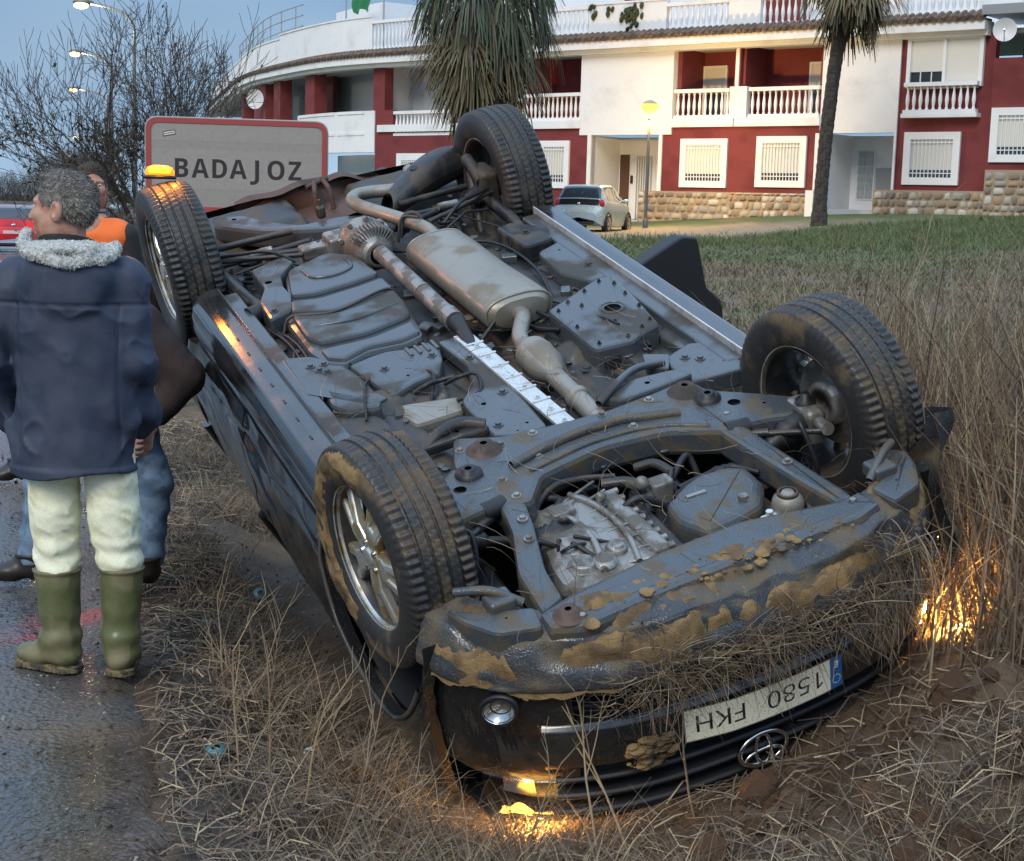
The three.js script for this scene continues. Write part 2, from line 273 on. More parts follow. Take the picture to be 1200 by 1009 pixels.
// ---------------------------------------------------------------- the overturned car (frame: x across, y out of the underside, z towards the nose)
const MT = {
  paint: patchy({ n: 512, a: [0.010, 0.011, 0.013], b: [0.035, 0.032, 0.028], c: [0.09, 0.075, 0.055], speck: 0.04, p: 5, oct: 6, lo: 0.45, hi: 0.75, ra: 0.16, rb: 0.42, rep: 0.9, seed: 21, extra: { clearcoat: 0.8, clearcoatRoughness: 0.12 } }),
  muddy: patchy({ n: 512, grain: 0.2, a: [0.040, 0.044, 0.051], b: [0.11, 0.083, 0.047], c: [0.2, 0.15, 0.085], speck: 0.07, p: 6, oct: 6, lo: 0.4, hi: 0.76, ra: 0.24, rb: 0.85, rep: 1.3, bump: 0.006, seed: 31 }),
  grimy: patchy({ n: 512, grain: 0.18, a: [0.072, 0.085, 0.098], b: [0.105, 0.085, 0.056], c: [0.03, 0.025, 0.02], speck: 0.06, p: 5, oct: 6, lo: 0.5, hi: 0.74, ra: 0.22, rb: 0.7, rep: 2.2, bump: 0.004, seed: 39, metal: 0.2 }),
  muddyBlue: patchy({ n: 256, a: [0.06, 0.07, 0.085], b: [0.14, 0.11, 0.07], c: [0.3, 0.28, 0.24], speck: 0.05, p: 5, oct: 6, lo: 0.5, hi: 0.75, ra: 0.25, rb: 0.6, rep: 2, seed: 37, metal: 0.2 }),
  mud: patchy({ n: 512, a: [0.105, 0.066, 0.03], b: [0.23, 0.15, 0.064], c: [0.09, 0.055, 0.028], speck: 0.1, p: 6, oct: 6, ra: 0.75, rb: 0.95, rep: 2, bump: 0.008, seed: 33 }),
  steel: patchy({ n: 512, a: [0.092, 0.105, 0.117], b: [0.052, 0.045, 0.035], c: [0.19, 0.17, 0.14], speck: 0.03, p: 4, oct: 6, lo: 0.48, hi: 0.68, grain: 0.14, ra: 0.2, rb: 0.55, rep: 1.5, seed: 41, metal: 0.35 }),
  dark: patchy({ n: 512, grain: 0.2, a: [0.018, 0.019, 0.021], b: [0.062, 0.052, 0.04], c: [0.12, 0.1, 0.075], speck: 0.05, p: 5, oct: 6, lo: 0.42, hi: 0.7, ra: 0.35, rb: 0.7, rep: 2, bump: 0.003, seed: 43 }),
  black: std(0.014, 0.014, 0.016, 0.5),
  rubber: patchy({ n: 512, a: [0.022, 0.022, 0.023], b: [0.05, 0.044, 0.037], c: [0.10, 0.07, 0.04], speck: 0.03, p: 5, oct: 6, lo: 0.5, hi: 0.75, ra: 0.42, rb: 0.75, rep: 2.5, bump: 0.0012, seed: 47 }),
  rubberMud: patchy({ n: 512, a: [0.026, 0.026, 0.026], b: [0.12, 0.082, 0.045], c: [0.15, 0.1, 0.055], speck: 0.05, p: 6, oct: 6, lo: 0.55, hi: 0.8, ra: 0.45, rb: 0.9, rep: 1.6, bump: 0.003, seed: 49 }),
  alloy: patchy({ n: 256, grain: 0.08, a: [0.66, 0.66, 0.63], b: [0.36, 0.28, 0.15], p: 4, oct: 5, lo: 0.5, hi: 0.66, ra: 0.28, rb: 0.6, rep: 4, seed: 51, metal: 0.75 }),
  cast: patchy({ n: 512, grain: 0.16, a: [0.28, 0.28, 0.27], b: [0.13, 0.12, 0.105], c: [0.3, 0.26, 0.18], speck: 0.06, p: 6, oct: 6, lo: 0.4, hi: 0.65, ra: 0.4, rb: 0.65, rep: 3, bump: 0.003, seed: 53, metal: 0.5 }),
  exhaust: patchy({ n: 512, grain: 0.12, a: [0.275, 0.26, 0.225], b: [0.20, 0.175, 0.135], c: [0.33, 0.27, 0.2], speck: 0.05, p: 5, oct: 6, lo: 0.45, hi: 0.7, ra: 0.42, rb: 0.7, rep: 1.6, seed: 57, metal: 0.45 }),
  shield: patchy({ n: 256, a: [0.60, 0.62, 0.62], b: [0.36, 0.36, 0.35], c: [0.15, 0.13, 0.1], speck: 0.04, p: 5, oct: 6, lo: 0.5, hi: 0.75, ra: 0.35, rb: 0.6, rep: 2, seed: 59, metal: 0.5 }),
  rust: patchy({ n: 256, a: [0.075, 0.042, 0.03], b: [0.04, 0.033, 0.03], c: [0.2, 0.12, 0.06], speck: 0.05, p: 5, oct: 6, lo: 0.4, hi: 0.7, ra: 0.6, rb: 0.9, rep: 3, bump: 0.003, seed: 61 }),
  chrome: std(0.75, 0.75, 0.74, 0.18, 1),
  glass: std(0.02, 0.022, 0.025, 0.06, 0, { clearcoat: 1 }),
};
const car = thing('overturned_car', 'black car lying upside down in the ditch with its muddy underside showing', 'car');
{
  const m = new THREE.Matrix4().makeBasis(V(0.8966, 0.2570, -0.3606), V(-0.1226, 0.9266, 0.3555), V(0.4255, -0.2745, 0.8623));
  car.quaternion.setFromRotationMatrix(m); car.position.set(-0.2118, 1.1782, -5.9556);
}
const part = (name, geo, mat, parent = car, o) => mesh(name, geo, mat, parent, o);
const plate = (name, pts, y0, y1, mat, bev = 0.012, holes = [], parent = car) => part(name, slab(smoothPoly(pts, 0.16, 3), y0, y1, bev, holes), mat, parent);
const xf = (g, x, y, z, rx = 0, ry = 0, rz = 0) => g.applyMatrix4(new THREE.Matrix4().compose(V(x, y, z), new THREE.Quaternion().setFromEuler(new THREE.Euler(rx, ry, rz)), V(1, 1, 1)));

// ----- wheels
function tyreGeo() {
  const NA = 320, prof = [];
  const add = (w, r, t) => prof.push([w, r, t]);
  add(-0.092, 0.224, 0); add(-0.104, 0.235, 0); add(-0.113, 0.262, 0); add(-0.1165, 0.292, 0); add(-0.1145, 0.316, 0); add(-0.109, 0.334, 1); add(-0.101, 0.347, 1); add(-0.094, 0.353, 1);
  const gr = [-0.056, -0.019, 0.019, 0.056];
  const crown = w => 0.3605 - 0.008 * Math.pow(Math.abs(w) / 0.09, 2.4);
  const ws = []; for (let w = -0.085; w <= 0.0851; w += 0.0085) ws.push(+w.toFixed(4));
  for (const g of gr) ws.push(g - 0.0052, g - 0.0035, g + 0.0035, g + 0.0052);
  ws.sort((a, b) => a - b);
  for (const w of ws) { const inG = gr.some(g => Math.abs(w - g) < 0.004), skip = gr.some(g => Math.abs(w - g) > 0.0001 && Math.abs(w - g) < 0.0034); if (!skip) add(w, crown(w) - (inG ? 0.0085 : 0), inG ? 0 : Math.abs(w) > 0.058 ? 2 : 3); }
  const half = prof.filter(p => p[0] < -0.0901).reverse();
  for (const [w, r, t] of half) add(-w, r, t);
  const pos = [], idx = [], n = prof.length;
  for (let i = 0; i <= NA; i++) {
    const th = i / NA * Math.PI * 2;
    for (const [w, r, t] of prof) {
      let q = r; const ph = (i / NA * 80 + (w > 0 ? 0.5 : 0)) % 1;
      if (t === 1 || t === 2) { if (ph < 0.26) q -= t === 1 ? 0.0045 : 0.007; }
      if (t === 3) { const p2 = (i / NA * 80 + w * 14 + 10) % 1; if (p2 < 0.2) q -= 0.0032; }
      pos.push(w, q * Math.cos(th), q * Math.sin(th));
    }
  }
  for (let i = 0; i < NA; i++) for (let j = 0; j + 1 < n; j++) { const a = i * n + j, b = a + 1, c = a + n, d = c + 1; idx.push(a, b, d, a, d, c); }
  const g = new THREE.BufferGeometry(); g.setAttribute('position', new THREE.Float32BufferAttribute(pos, 3)); g.setIndex(idx); g.computeVertexNormals(); return boxUV(g);
}
const tyreG = tyreGeo();
const turnX = g => g.rotateZ(Math.PI / 2);                 // lathe axis y -> wheel axis: +y becomes -x (the outer side of a left wheel)
const barrelG = merged([turnX(lathe([[0.228, -0.1], [0.232, -0.102], [0.238, -0.098], [0.236, -0.090], [0.224, -0.086], [0.212, -0.06], [0.204, 0.0], [0.214, 0.06], [0.224, 0.084], [0.236, 0.088], [0.239, 0.096], [0.234, 0.1], [0.224, 0.094]], 72))]);
const wellG = merged([turnX(lathe([[0.231, -0.0995], [0.216, -0.094], [0.2095, -0.06], [0.2, 0.0], [0.209, 0.055], [0.218, 0.078]], 72))]);
function spokeG(k) {         // one slim double spoke reaching from the hub to the lip
  const s = new THREE.Shape([[-0.030, 0.03], [-0.034, 0.10], [-0.062, 0.213], [-0.030, 0.222], [-0.013, 0.12], [0.013, 0.12], [0.030, 0.222], [0.062, 0.213], [0.034, 0.10], [0.030, 0.03]].map(p => new THREE.Vector2(...p)));
  const g = new THREE.ExtrudeGeometry(s, { depth: 0.018, bevelEnabled: true, bevelThickness: 0.007, bevelSize: 0.006, bevelOffset: -0.004, bevelSegments: 2 });
  const p = g.attributes.position; for (let i = 0; i < p.count; i++) { const r = Math.hypot(p.getX(i), p.getY(i)); p.setZ(i, p.getZ(i) + 0.062 - 0.10 * Math.pow(Math.max(0, r - 0.10) / 0.12, 2) * 0.18 + (r < 0.07 ? -0.004 : 0)); }
  g.computeVertexNormals(); g.rotateY(-Math.PI / 2); g.rotateX(k * Math.PI * 2 / 5 + 0.35); return boxUV(g);
}
const spokeGs = [0, 1, 2, 3, 4].map(spokeG);
const hubG = boxUV(turnX(lathe([[0, 0.092], [0.024, 0.092], [0.030, 0.088], [0.034, 0.080], [0.05, 0.076], [0.062, 0.06], [0.06, 0.03], [0, 0.03]], 28)));
const nutG = merged([0, 1, 2, 3, 4].map(k => { const a = (k + 0.5) * Math.PI * 2 / 5 + 0.35; return turnX(new THREE.CylinderGeometry(0.010, 0.011, 0.02, 6)).translate(-0.080, 0.047 * Math.cos(a), 0.047 * Math.sin(a)); }));
const discG = boxUV(turnX(lathe([[0.05, 0.022], [0.148, 0.022], [0.15, 0.019], [0.15, 0.006], [0.148, 0.003], [0.08, 0.003], [0.075, -0.03], [0.045, -0.034], [0.045, 0.02]], 48)));
const caliperG = merged([rbox(-0.055, 0.03, 0.075, 0.165, -0.075, 0.075, 0.018), rbox(0.0, 0.06, 0.085, 0.15, -0.05, 0.05, 0.02), rod([0.03, 0.11, -0.09], [0.03, 0.11, 0.09], 0.012)]);
function makeWheel(right, front, label) {
  const w = new THREE.Group(); w.name = 'wheel'; if (label) w.userData.label = label; car.add(w);
  mesh('tyre', tyreG, front ? MT.rubberMud : MT.rubber, w, { raw: true });
  mesh('rim', barrelG, MT.alloy, w, { raw: true }); mesh('rim_well', wellG, MT.dark, w, { raw: true });
  spokeGs.forEach(g => mesh('spoke', g, MT.alloy, w, { raw: true }));
  mesh('hub', hubG, MT.alloy, w, { raw: true }); mesh('wheel_nuts', nutG, MT.chrome, w, { raw: true }).userData.kind = 'stuff';
  mesh('brake_disc', discG, MT.cast, w, { raw: true });
  const c = mesh('brake_caliper', caliperG, MT.dark, w, { raw: true }); c.rotation.x = front ? 2.3 : -2.2;
  const s = right ? 1 : -1;
  w.position.set(s * 0.78, front ? 0.0056 * s : 0, front ? 1.33 : -1.33);
  const inner = new THREE.Quaternion().setFromEuler(new THREE.Euler(0, right ? Math.PI : 0, 0));
  const q = new THREE.Quaternion().setFromEuler(new THREE.Euler(0, front ? 0.0963 : 0, (front ? 0.0295 : -0.0057) * s));
  w.quaternion.copy(q).multiply(inner);
  return w;
}
{ const w = makeWheel(false, true, 'mud-caked wheel with a bright alloy rim'); mesh('mud_ring', gridGeo(90, 14, (u, v) => { const a = lerp(-2.9, 0.35, u), q = lerp(0.238, 0.345, v), e = Math.min(u * 3, (1 - u) * 3, v * 1.5, (1 - v) * 1.5), t = 0.026 * (fbm(Math.cos(a) * 5 + 3, Math.sin(a) * 5, v * 3 + 0.4, 4) * 1.25 - 0.40 - 0.5 * (1 - sstep(0, 0.3, e))), w0 = piece(q, [[0.235, -0.104], [0.262, -0.113], [0.292, -0.1165], [0.316, -0.1145], [0.334, -0.109], [0.347, -0.101]]); return [w0 - t, q * Math.cos(a), q * Math.sin(a)]; }), MT.mud, w); } makeWheel(true, true); makeWheel(false, false, 'wheel with an amber beacon standing on its tyre'); makeWheel(true, false);

// ----- body shell
const BELT = -0.62;
function halfW(y, z) {
  let w = piece(y, [[-0.64, 0.875], [-0.55, 0.893], [-0.42, 0.905], [-0.30, 0.902], [-0.22, 0.892], [-0.15, 0.87], [-0.05, 0.852], [0.02, 0.83]]);
  if (z > 1.35) w -= 0.10 * Math.pow((z - 1.35) / 0.75, 2); if (z < -1.4) w -= 0.11 * Math.pow((-1.4 - z) / 0.75, 2);
  for (const zc of [1.33, -1.33]) { const d = Math.hypot(z - zc, y + 0.07); w += 0.022 * Math.exp(-Math.pow((d - 0.45) / 0.055, 2)); }
  return w;
}
const archY = (z, R = 0.43) => { for (const zc of [1.33, -1.33]) { const d = R * R - (z - zc) * (z - zc); if (d > 0) return -0.07 - Math.sqrt(d); } return 9; };
function sidePanel(s, z0, z1, yTop, dent = 0, yBot = BELT) {
  const n = Math.max(20, Math.round((z1 - z0) / 0.02));
  const outer = (u, v) => { const z = lerp(z0, z1, u), yt = Math.min(yTop, archY(z)), y = lerp(yt, yBot, v); let x = halfW(y, z); x -= 0.012 * (Math.exp(-Math.pow((y + 0.26) / 0.012, 2))); if (dent) x -= dent * Math.max(0, fbm(z * 3 + 5, y * 5, 0, 3) - 0.42) * 0.5 + dent * 0.07 * Math.sin(z * 13 + y * 20); return [s * x, y, z]; };
  const g = [gridGeo(n, 26, outer)];
  g.push(gridGeo(n, 1, (u, v) => { const p = outer(u, 0); return [p[0] - s * 0.035 * v, p[1], p[2]]; }), gridGeo(26, 1, (u, v) => { const p = outer(0, u); return [p[0] - s * 0.03 * v, p[1], p[2]]; }), gridGeo(26, 1, (u, v) => { const p = outer(1, u); return [p[0] - s * 0.03 * v, p[1], p[2]]; }));
  return g;
}
for (const s of [-1, 1]) {
  part('front_fender', sidePanel(s, 0.905, 1.758, -0.06), MT.paint);
  part('front_door', [...sidePanel(s, -0.12, 0.895, -0.165, s < 0 ? 0.06 : 0)], MT.paint);
  if (s < 0) part('rear_door', sidePanel(s, -0.985, -0.13, -0.165, 0.05), MT.paint);
  part('rear_quarter_panel', sidePanel(s, -2.02, -0.995, -0.05), MT.paint);
  // rocker with its black cladding, then the folded sill flange
  const sec = [[0.735, 0.012], [0.79, 0.012], [0.83, 0.006], [0.855, -0.018], [0.868, -0.06], [0.872, -0.11], [0.866, -0.15], [0.845, -0.168], [0.80, -0.17]];
  const rk = gridGeo(60, sec.length * 4, (u, v) => { const q = v * (sec.length - 1), i = Math.min(sec.length - 2, Math.floor(q)), t = q - i; const z = lerp(-0.93, 0.92, u), e = Math.min(1, Math.min(u, 1 - u) * 22); return [s * (lerp(sec[i][0], sec[i + 1][0], t) - 0.035 * (1 - Math.sqrt(1 - Math.pow(1 - e, 2)))), lerp(sec[i][1], sec[i + 1][1], t), z]; });
  part('rocker_panel', rk, MT.paint);
  part('sill_flange', [rbox(Math.min(s * 0.730, s * 0.737), Math.max(s * 0.730, s * 0.737), -0.05, 0.03, -0.88, 0.90, 0.003)], s < 0 ? MT.steel : MT.shield); part('sill_inner', [rbox(Math.min(s * 0.66, s * 0.735), Math.max(s * 0.66, s * 0.735), -0.09, 0.004, -0.86, 0.88, 0.012)], MT.steel);
  const clips = []; for (let z = -0.7; z < 0.8; z += 0.155) clips.push(rbox(s * 0.79 - 0.004, s * 0.79 + 0.004, 0.008, 0.0145, z, z + 0.03, 0.002)); if (s < 0) part('sill_clips', clips, MT.black);
  const lip = []; for (const zc of [1.33, -1.33]) { const pts = []; for (let a = 0.06; a <= 0.94; a += 0.055) { const th = Math.PI * (1 + a) , z = zc + 0.435 * Math.cos(th), y = -0.07 + 0.435 * Math.sin(th); pts.push([s * (halfW(Math.max(y, -0.62), z) + 0.004), y, z]); } lip.push(tube(pts, 0.009, 40, 8)); } part('wheel_arch_trim', lip, MT.dark);
  // wheel-house liner
  for (const zc of [1.33, -1.33]) part('wheel_arch_liner', gridGeo(24, 6, (u, v) => { const th = Math.PI * (1 + u); return [s * lerp(0.87, 0.56, v), -0.07 + 0.43 * Math.sin(th), zc + 0.43 * Math.cos(th)]; }), MT.black);
}
// roof, glass and pillars below (crushed against the ground)
{
  const loop = (y, t) => { const w = lerp(0.86, 0.63, t), zf = lerp(1.02, 0.38, t), zr = lerp(-1.98, -1.72, t); return { w, zf, zr, y }; };
  const A = loop(BELT + 0.01, 0), B = loop(-1.16, 1);
  const quad = (a, b, c, d) => gridGeo(6, 6, (u, v) => { const p = a.map((q, i) => lerp(q, b[i], u)), r = d.map((q, i) => lerp(q, c[i], u)); return p.map((q, i) => lerp(q, r[i], v)); });
  const al = [-A.w, A.y, A.zf], ar = [A.w, A.y, A.zf], bl = [-B.w, B.y, B.zf], br = [B.w, B.y, B.zf], cl = [-A.w, A.y, A.zr], cr = [A.w, A.y, A.zr], dl = [-B.w, B.y, B.zr], dr = [B.w, B.y, B.zr];
  part('windscreen', quad(al, ar, br, bl), MT.glass); part('rear_window', quad(cl, cr, dr, dl), MT.glass); part('side_window', quad(al, cl, dl, bl), MT.glass); part('side_window', quad(ar, cr, dr, br), MT.glass);
  part('roof', [rbox(-0.65, 0.65, -1.20, -1.15, -1.76, 0.42, 0.02)], MT.paint);
  const pil = { push(...g) { g.forEach(q => part('pillar', [q], MT.paint)); } }; for (const [a, b] of [[al, bl], [ar, br], [cl, dl], [cr, dr]]) pil.push(rod(a, b, 0.04)); for (const s of [-1, 1]) for (const z of [-0.12, -1.0]) pil.push(rod([s * 0.87, BELT, z], [s * 0.64, -1.16, z], 0.035));
  part('bonnet', gridGeo(40, 30, (u, v) => { const x = lerp(-0.78, 0.78, u), z = lerp(0.99, 2.03 - 0.16 * Math.pow(Math.abs(x) / 0.78, 2.5), v); return [x, lerp(-0.80, -0.655, Math.pow(v, 1.6)) - 0.045 * (1 - Math.pow(x / 0.78, 2)) + 0.012 * Math.exp(-Math.pow((Math.abs(x) - 0.45) / 0.05, 2)), z]; }), MT.paint);
  part('tailgate', [gridGeo(24, 12, (u, v) => [lerp(-0.78, 0.78, u), lerp(-0.12, BELT, v), -2.10 + 0.06 * Math.pow(lerp(-1, 1, u), 2) + 0.03 * v]), gridGeo(24, 4, (u, v) => [lerp(-0.8, 0.8, u), lerp(-0.05, -0.14, v), -2.05 - 0.05 * v + 0.05 * Math.pow(lerp(-1, 1, u), 2)])], MT.paint);
}
// open rear door on the far side, its black inner trim towards the nose
{
  const d = new THREE.Group(); d.name = 'open_rear_door'; d.userData.label = 'rear door swung open, black trim showing'; car.add(d);
  const out = smoothPoly([[0, 0.02], [0.62, 0.03], [0.74, -0.02], [0.80, -0.30], [0.93, -0.42], [0.95, -0.62], [0, -0.62]], 0.12, 4);
  const sh = new THREE.ExtrudeGeometry(polyShape(out), { depth: 0.05, bevelEnabled: true, bevelThickness: 0.012, bevelSize: 0.012, bevelSegments: 3 });
  mesh('door_skin', [sh], MT.black, d);
  const tr2 = new THREE.ExtrudeGeometry(polyShape(smoothPoly([[0.06, -0.03], [0.60, -0.02], [0.69, -0.06], [0.75, -0.32], [0.87, -0.44], [0.88, -0.58], [0.06, -0.58]], 0.12, 4)), { depth: 0.03, bevelEnabled: true, bevelThickness: 0.015, bevelSize: 0.012, bevelSegments: 3 });
  mesh('door_trim', [tr2.translate(0, 0, -0.052)], MT.black, d);
  mesh('door_pull', [tube([[0.25, -0.22, -0.06], [0.33, -0.2, -0.09], [0.45, -0.2, -0.09], [0.52, -0.22, -0.06]], 0.012, 20, 8)], MT.dark, d);
  d.position.set(0.83, -0.29, -0.52); d.rotation.set(0, 0.47, 0);
}
// ----- nose: bumper cover, intake, grille, plate, emblem, lamps
const plan = [[0, 2.135], [0.3, 2.12], [0.5, 2.075], [0.68, 1.985], [0.79, 1.875], [0.85, 1.77], [0.875, 1.70]];
const planLen = []; { let L = 0; plan.forEach((p, i) => { if (i) L += Math.hypot(p[0] - plan[i - 1][0], p[1] - plan[i - 1][1]); planLen.push(L); }); }
const planCurve = new THREE.CatmullRomCurve3([...plan.slice(1).reverse().map(p => V(-p[0], 0, p[1])), ...plan.map(p => V(p[0], 0, p[1]))], false, 'centripetal');
function nose(u, y, inset) { const p = planCurve.getPoint(u), t = planCurve.getTangent(u); return [p.x + t.z * inset, y, p.z - t.x * inset]; }
function noseStrip(prof, u0, u1, nu = 60, warp) { return gridGeo(nu, (prof.length - 1) * 3, (u, v) => { const q = v * (prof.length - 1), i = Math.min(prof.length - 2, Math.floor(q)), t = q - i, uu = lerp(u0, u1, u); let y = lerp(prof[i][0], prof[i + 1][0], t), n = lerp(prof[i][1], prof[i + 1][1], t); const p = nose(uu, y, n); return warp ? warp(p, uu) : p; }); }
const crumple = (p, u) => { const k = fbm(p[0] * 4 + 3, p[1] * 6, 1.5, 3) - 0.5, rg = Math.pow(1 - Math.abs(2 * fbm(p[0] * 6 + 2, p[1] * 9 + 1, 3.5, 3) - 1), 3); p[2] += k * 0.05 - rg * 0.022; p[1] += (fbm(p[0] * 5, p[2] * 3, 5.5, 3) - 0.5) * 0.035 - rg * 0.008; return p; };
part('bumper_lower_lip', [noseStrip([[0.012, 0.17], [0.008, 0.13], [0.0, 0.09], [-0.012, 0.058], [-0.018, 0.05], [-0.05, 0.035], [-0.09, 0.018], [-0.13, 0.002], [-0.152, 0.0], [-0.158, 0.012], [-0.15, 0.10]], 0.0, 1, 110, crumple)], MT.muddy);
part('bumper_corner', noseStrip([[-0.15, 0.03], [-0.2, 0.02], [-0.28, 0.012], [-0.38, 0.004], [-0.46, 0.01], [-0.50, 0.03]], -0.0, 0.31, 40, crumple), MT.paint);
part('bumper_corner', noseStrip([[-0.15, 0.03], [-0.2, 0.02], [-0.28, 0.012], [-0.38, 0.004], [-0.46, 0.01], [-0.50, 0.03]], 0.74, 1, 40, crumple), MT.muddy, car, { label: 'torn bumper corner smeared with earth' });
part('torn_bumper_end', [gridGeo(14, 20, (u, v) => { const y = lerp(0.17, -0.34, v), w = lerp(0.03, 0.24, Math.pow(v, 0.7)); const a = lerp(-0.5, 0.5, u); return [0.80 + 0.09 * Math.cos(a * 2.6) - 0.02 * v + 0.02 * Math.sin(v * 9), y, 1.79 + w * a * 1.4 + 0.03 * Math.sin(v * 7 + u * 3)]; })], MT.muddyBlue);
part('bumper_bar', [noseStrip([[-0.275, 0.06], [-0.28, 0.02], [-0.30, 0.0], [-0.36, -0.006], [-0.42, 0.0], [-0.445, 0.02], [-0.45, 0.06]], 0.27, 0.76, 60)], MT.paint);
part('intake_backing', noseStrip([[-0.14, 0.12], [-0.2, 0.14], [-0.28, 0.12]], 0.26, 0.77, 40), MT.black);
for (let k = 0; k < 3; k++) part('intake_slat', noseStrip([[-0.165 - k * 0.038, 0.09], [-0.168 - k * 0.038, 0.05], [-0.178 - k * 0.038, 0.05], [-0.182 - k * 0.038, 0.09]], 0.30, 0.73, 40), MT.black);
part('grille_backing', noseStrip([[-0.44, 0.08], [-0.55, 0.09], [-0.66, 0.11]], 0.24, 0.79, 40), MT.black);
for (let k = 0; k < 3; k++) part('grille_bar', noseStrip([[-0.475 - k * 0.06, 0.08], [-0.476 - k * 0.06, 0.022], [-0.486 - k * 0.06, 0.012], [-0.50 - k * 0.06, 0.022], [-0.505 - k * 0.06, 0.08]], 0.28, 0.75, 40), MT.black);
part('bonnet_edge', noseStrip([[-0.63, 0.04], [-0.645, 0.03], [-0.665, 0.05], [-0.67, 0.11]], 0.2, 0.83, 50), MT.paint);
// number plate: the car hangs upside down, so the plate does too
{
  const cv = document.createElement('canvas'); cv.width = 1040; cv.height = 220; const x = cv.getContext('2d');
  x.fillStyle = '#efe9cf'; x.fillRect(0, 0, 1040, 220); x.fillStyle = '#1c5f9e'; x.fillRect(0, 0, 92, 220);
  x.strokeStyle = '#f2f4f4'; x.lineWidth = 7; for (let k = 0; k < 12; k++) { const a = k * Math.PI / 6; x.fillStyle = '#dfe6d8'; x.fillRect(46 + 28 * Math.cos(a) - 4, 62 + 28 * Math.sin(a) - 4, 8, 8); }
  x.fillStyle = '#f0f2ee'; x.font = 'bold 64px sans-serif'; x.textAlign = 'center'; x.fillText('E', 46, 186);
  x.fillStyle = '#15161a'; x.font = '158px sans-serif'; x.textAlign = 'left';
  const put = (t, px, w) => { x.save(); x.translate(px, 168); const m = x.measureText(t).width; x.scale(w / m, 1); x.fillText(t, 0, 0); x.restore(); };
  put('1580', 128, 410); put('FKH', 660, 330);
  x.globalAlpha = 0.5; const rn = rngOf(5); for (let k = 0; k < 260; k++) { x.fillStyle = rn() < 0.6 ? '#7a6238' : '#b09a66'; const s = 1 + rn() * 6; x.fillRect(rn() * 1040, rn() * 220, s * (1 + rn() * 2), s); }
  x.globalAlpha = 1; x.strokeStyle = '#2a2a2c'; x.lineWidth = 3; x.strokeRect(3, 3, 1034, 214);
  const t = new THREE.CanvasTexture(cv); t.colorSpace = THREE.SRGBColorSpace; t.anisotropy = 8;
  const pl = new THREE.Group(); pl.name = 'number_plate'; pl.userData.label = 'upside-down cream number plate reading 1580 FKH'; car.add(pl);
  const bend = (u, v) => [-(u - 0.5) * 0.52, 0, 0];
  const g = new THREE.PlaneGeometry(0.52, 0.11, 30, 2); { const p = g.attributes.position; for (let i = 0; i < p.count; i++) { const q = p.getX(i); p.setZ(i, 0.005 - 0.25 * q * q - (q > 0.12 ? 0.10 * (q - 0.12) : 0)); } g.computeVertexNormals(); }
  const face = mesh('plate_face', g, new THREE.MeshPhysicalMaterial({ map: t, roughness: 0.42 }), pl, { raw: true });
  const gb = g.clone().translate(0, 0, -0.004); mesh('plate_back', gb, MT.black, pl, { raw: true });
  pl.rotation.set(-0.06, 0, Math.PI); pl.position.set(0, -0.345, 2.162);
}
{
  const em = new THREE.Group(); em.name = 'emblem'; car.add(em);
  const ring = (a, b, r, y = 0) => { const pts = []; for (let k = 0; k < 28; k++) { const t = k / 28 * Math.PI * 2; pts.push([a * Math.cos(t), y + b * Math.sin(t), 0]); } return tube(pts, r, 60, 8, true); };
  mesh('outer_oval', [ring(0.07, 0.047, 0.0062)], MT.chrome, em); mesh('inner_upright_oval', [ring(0.022, 0.044, 0.005)], MT.chrome, em); mesh('inner_flat_oval', [ring(0.052, 0.02, 0.005, 0.022)], MT.chrome, em);
  em.scale.setScalar(1.15); em.position.set(0, -0.545, 2.128); em.rotation.set(-0.1, 0, Math.PI);
}
// fog lamps
for (const s of [-1, 1]) {
  const f = new THREE.Group(); f.name = 'fog_lamp'; car.add(f);
  mesh('bezel', [lathe([[0.03, -0.02], [0.062, -0.012], [0.066, 0], [0.058, 0.006], [0.048, 0]], 28)], MT.black, f);
  mesh('reflector', [lathe([[0, -0.03], [0.03, -0.024], [0.05, 0.0], [0.052, 0.004]], 28)], MT.chrome, f); mesh('lens', [lathe([[0, 0.008], [0.03, 0.006], [0.05, 0.001]], 28)], new THREE.MeshPhysicalMaterial({ color: 0xffffff, transmission: 1, roughness: 0.08, thickness: 0 }), f);
  f.position.set(s * 0.735, -0.215, 1.95); f.quaternion.setFromUnitVectors(V(0, 1, 0), V(s * 0.62, -0.05, 0.78).normalize()); f.scale.set(1, 1, 0.8);
}
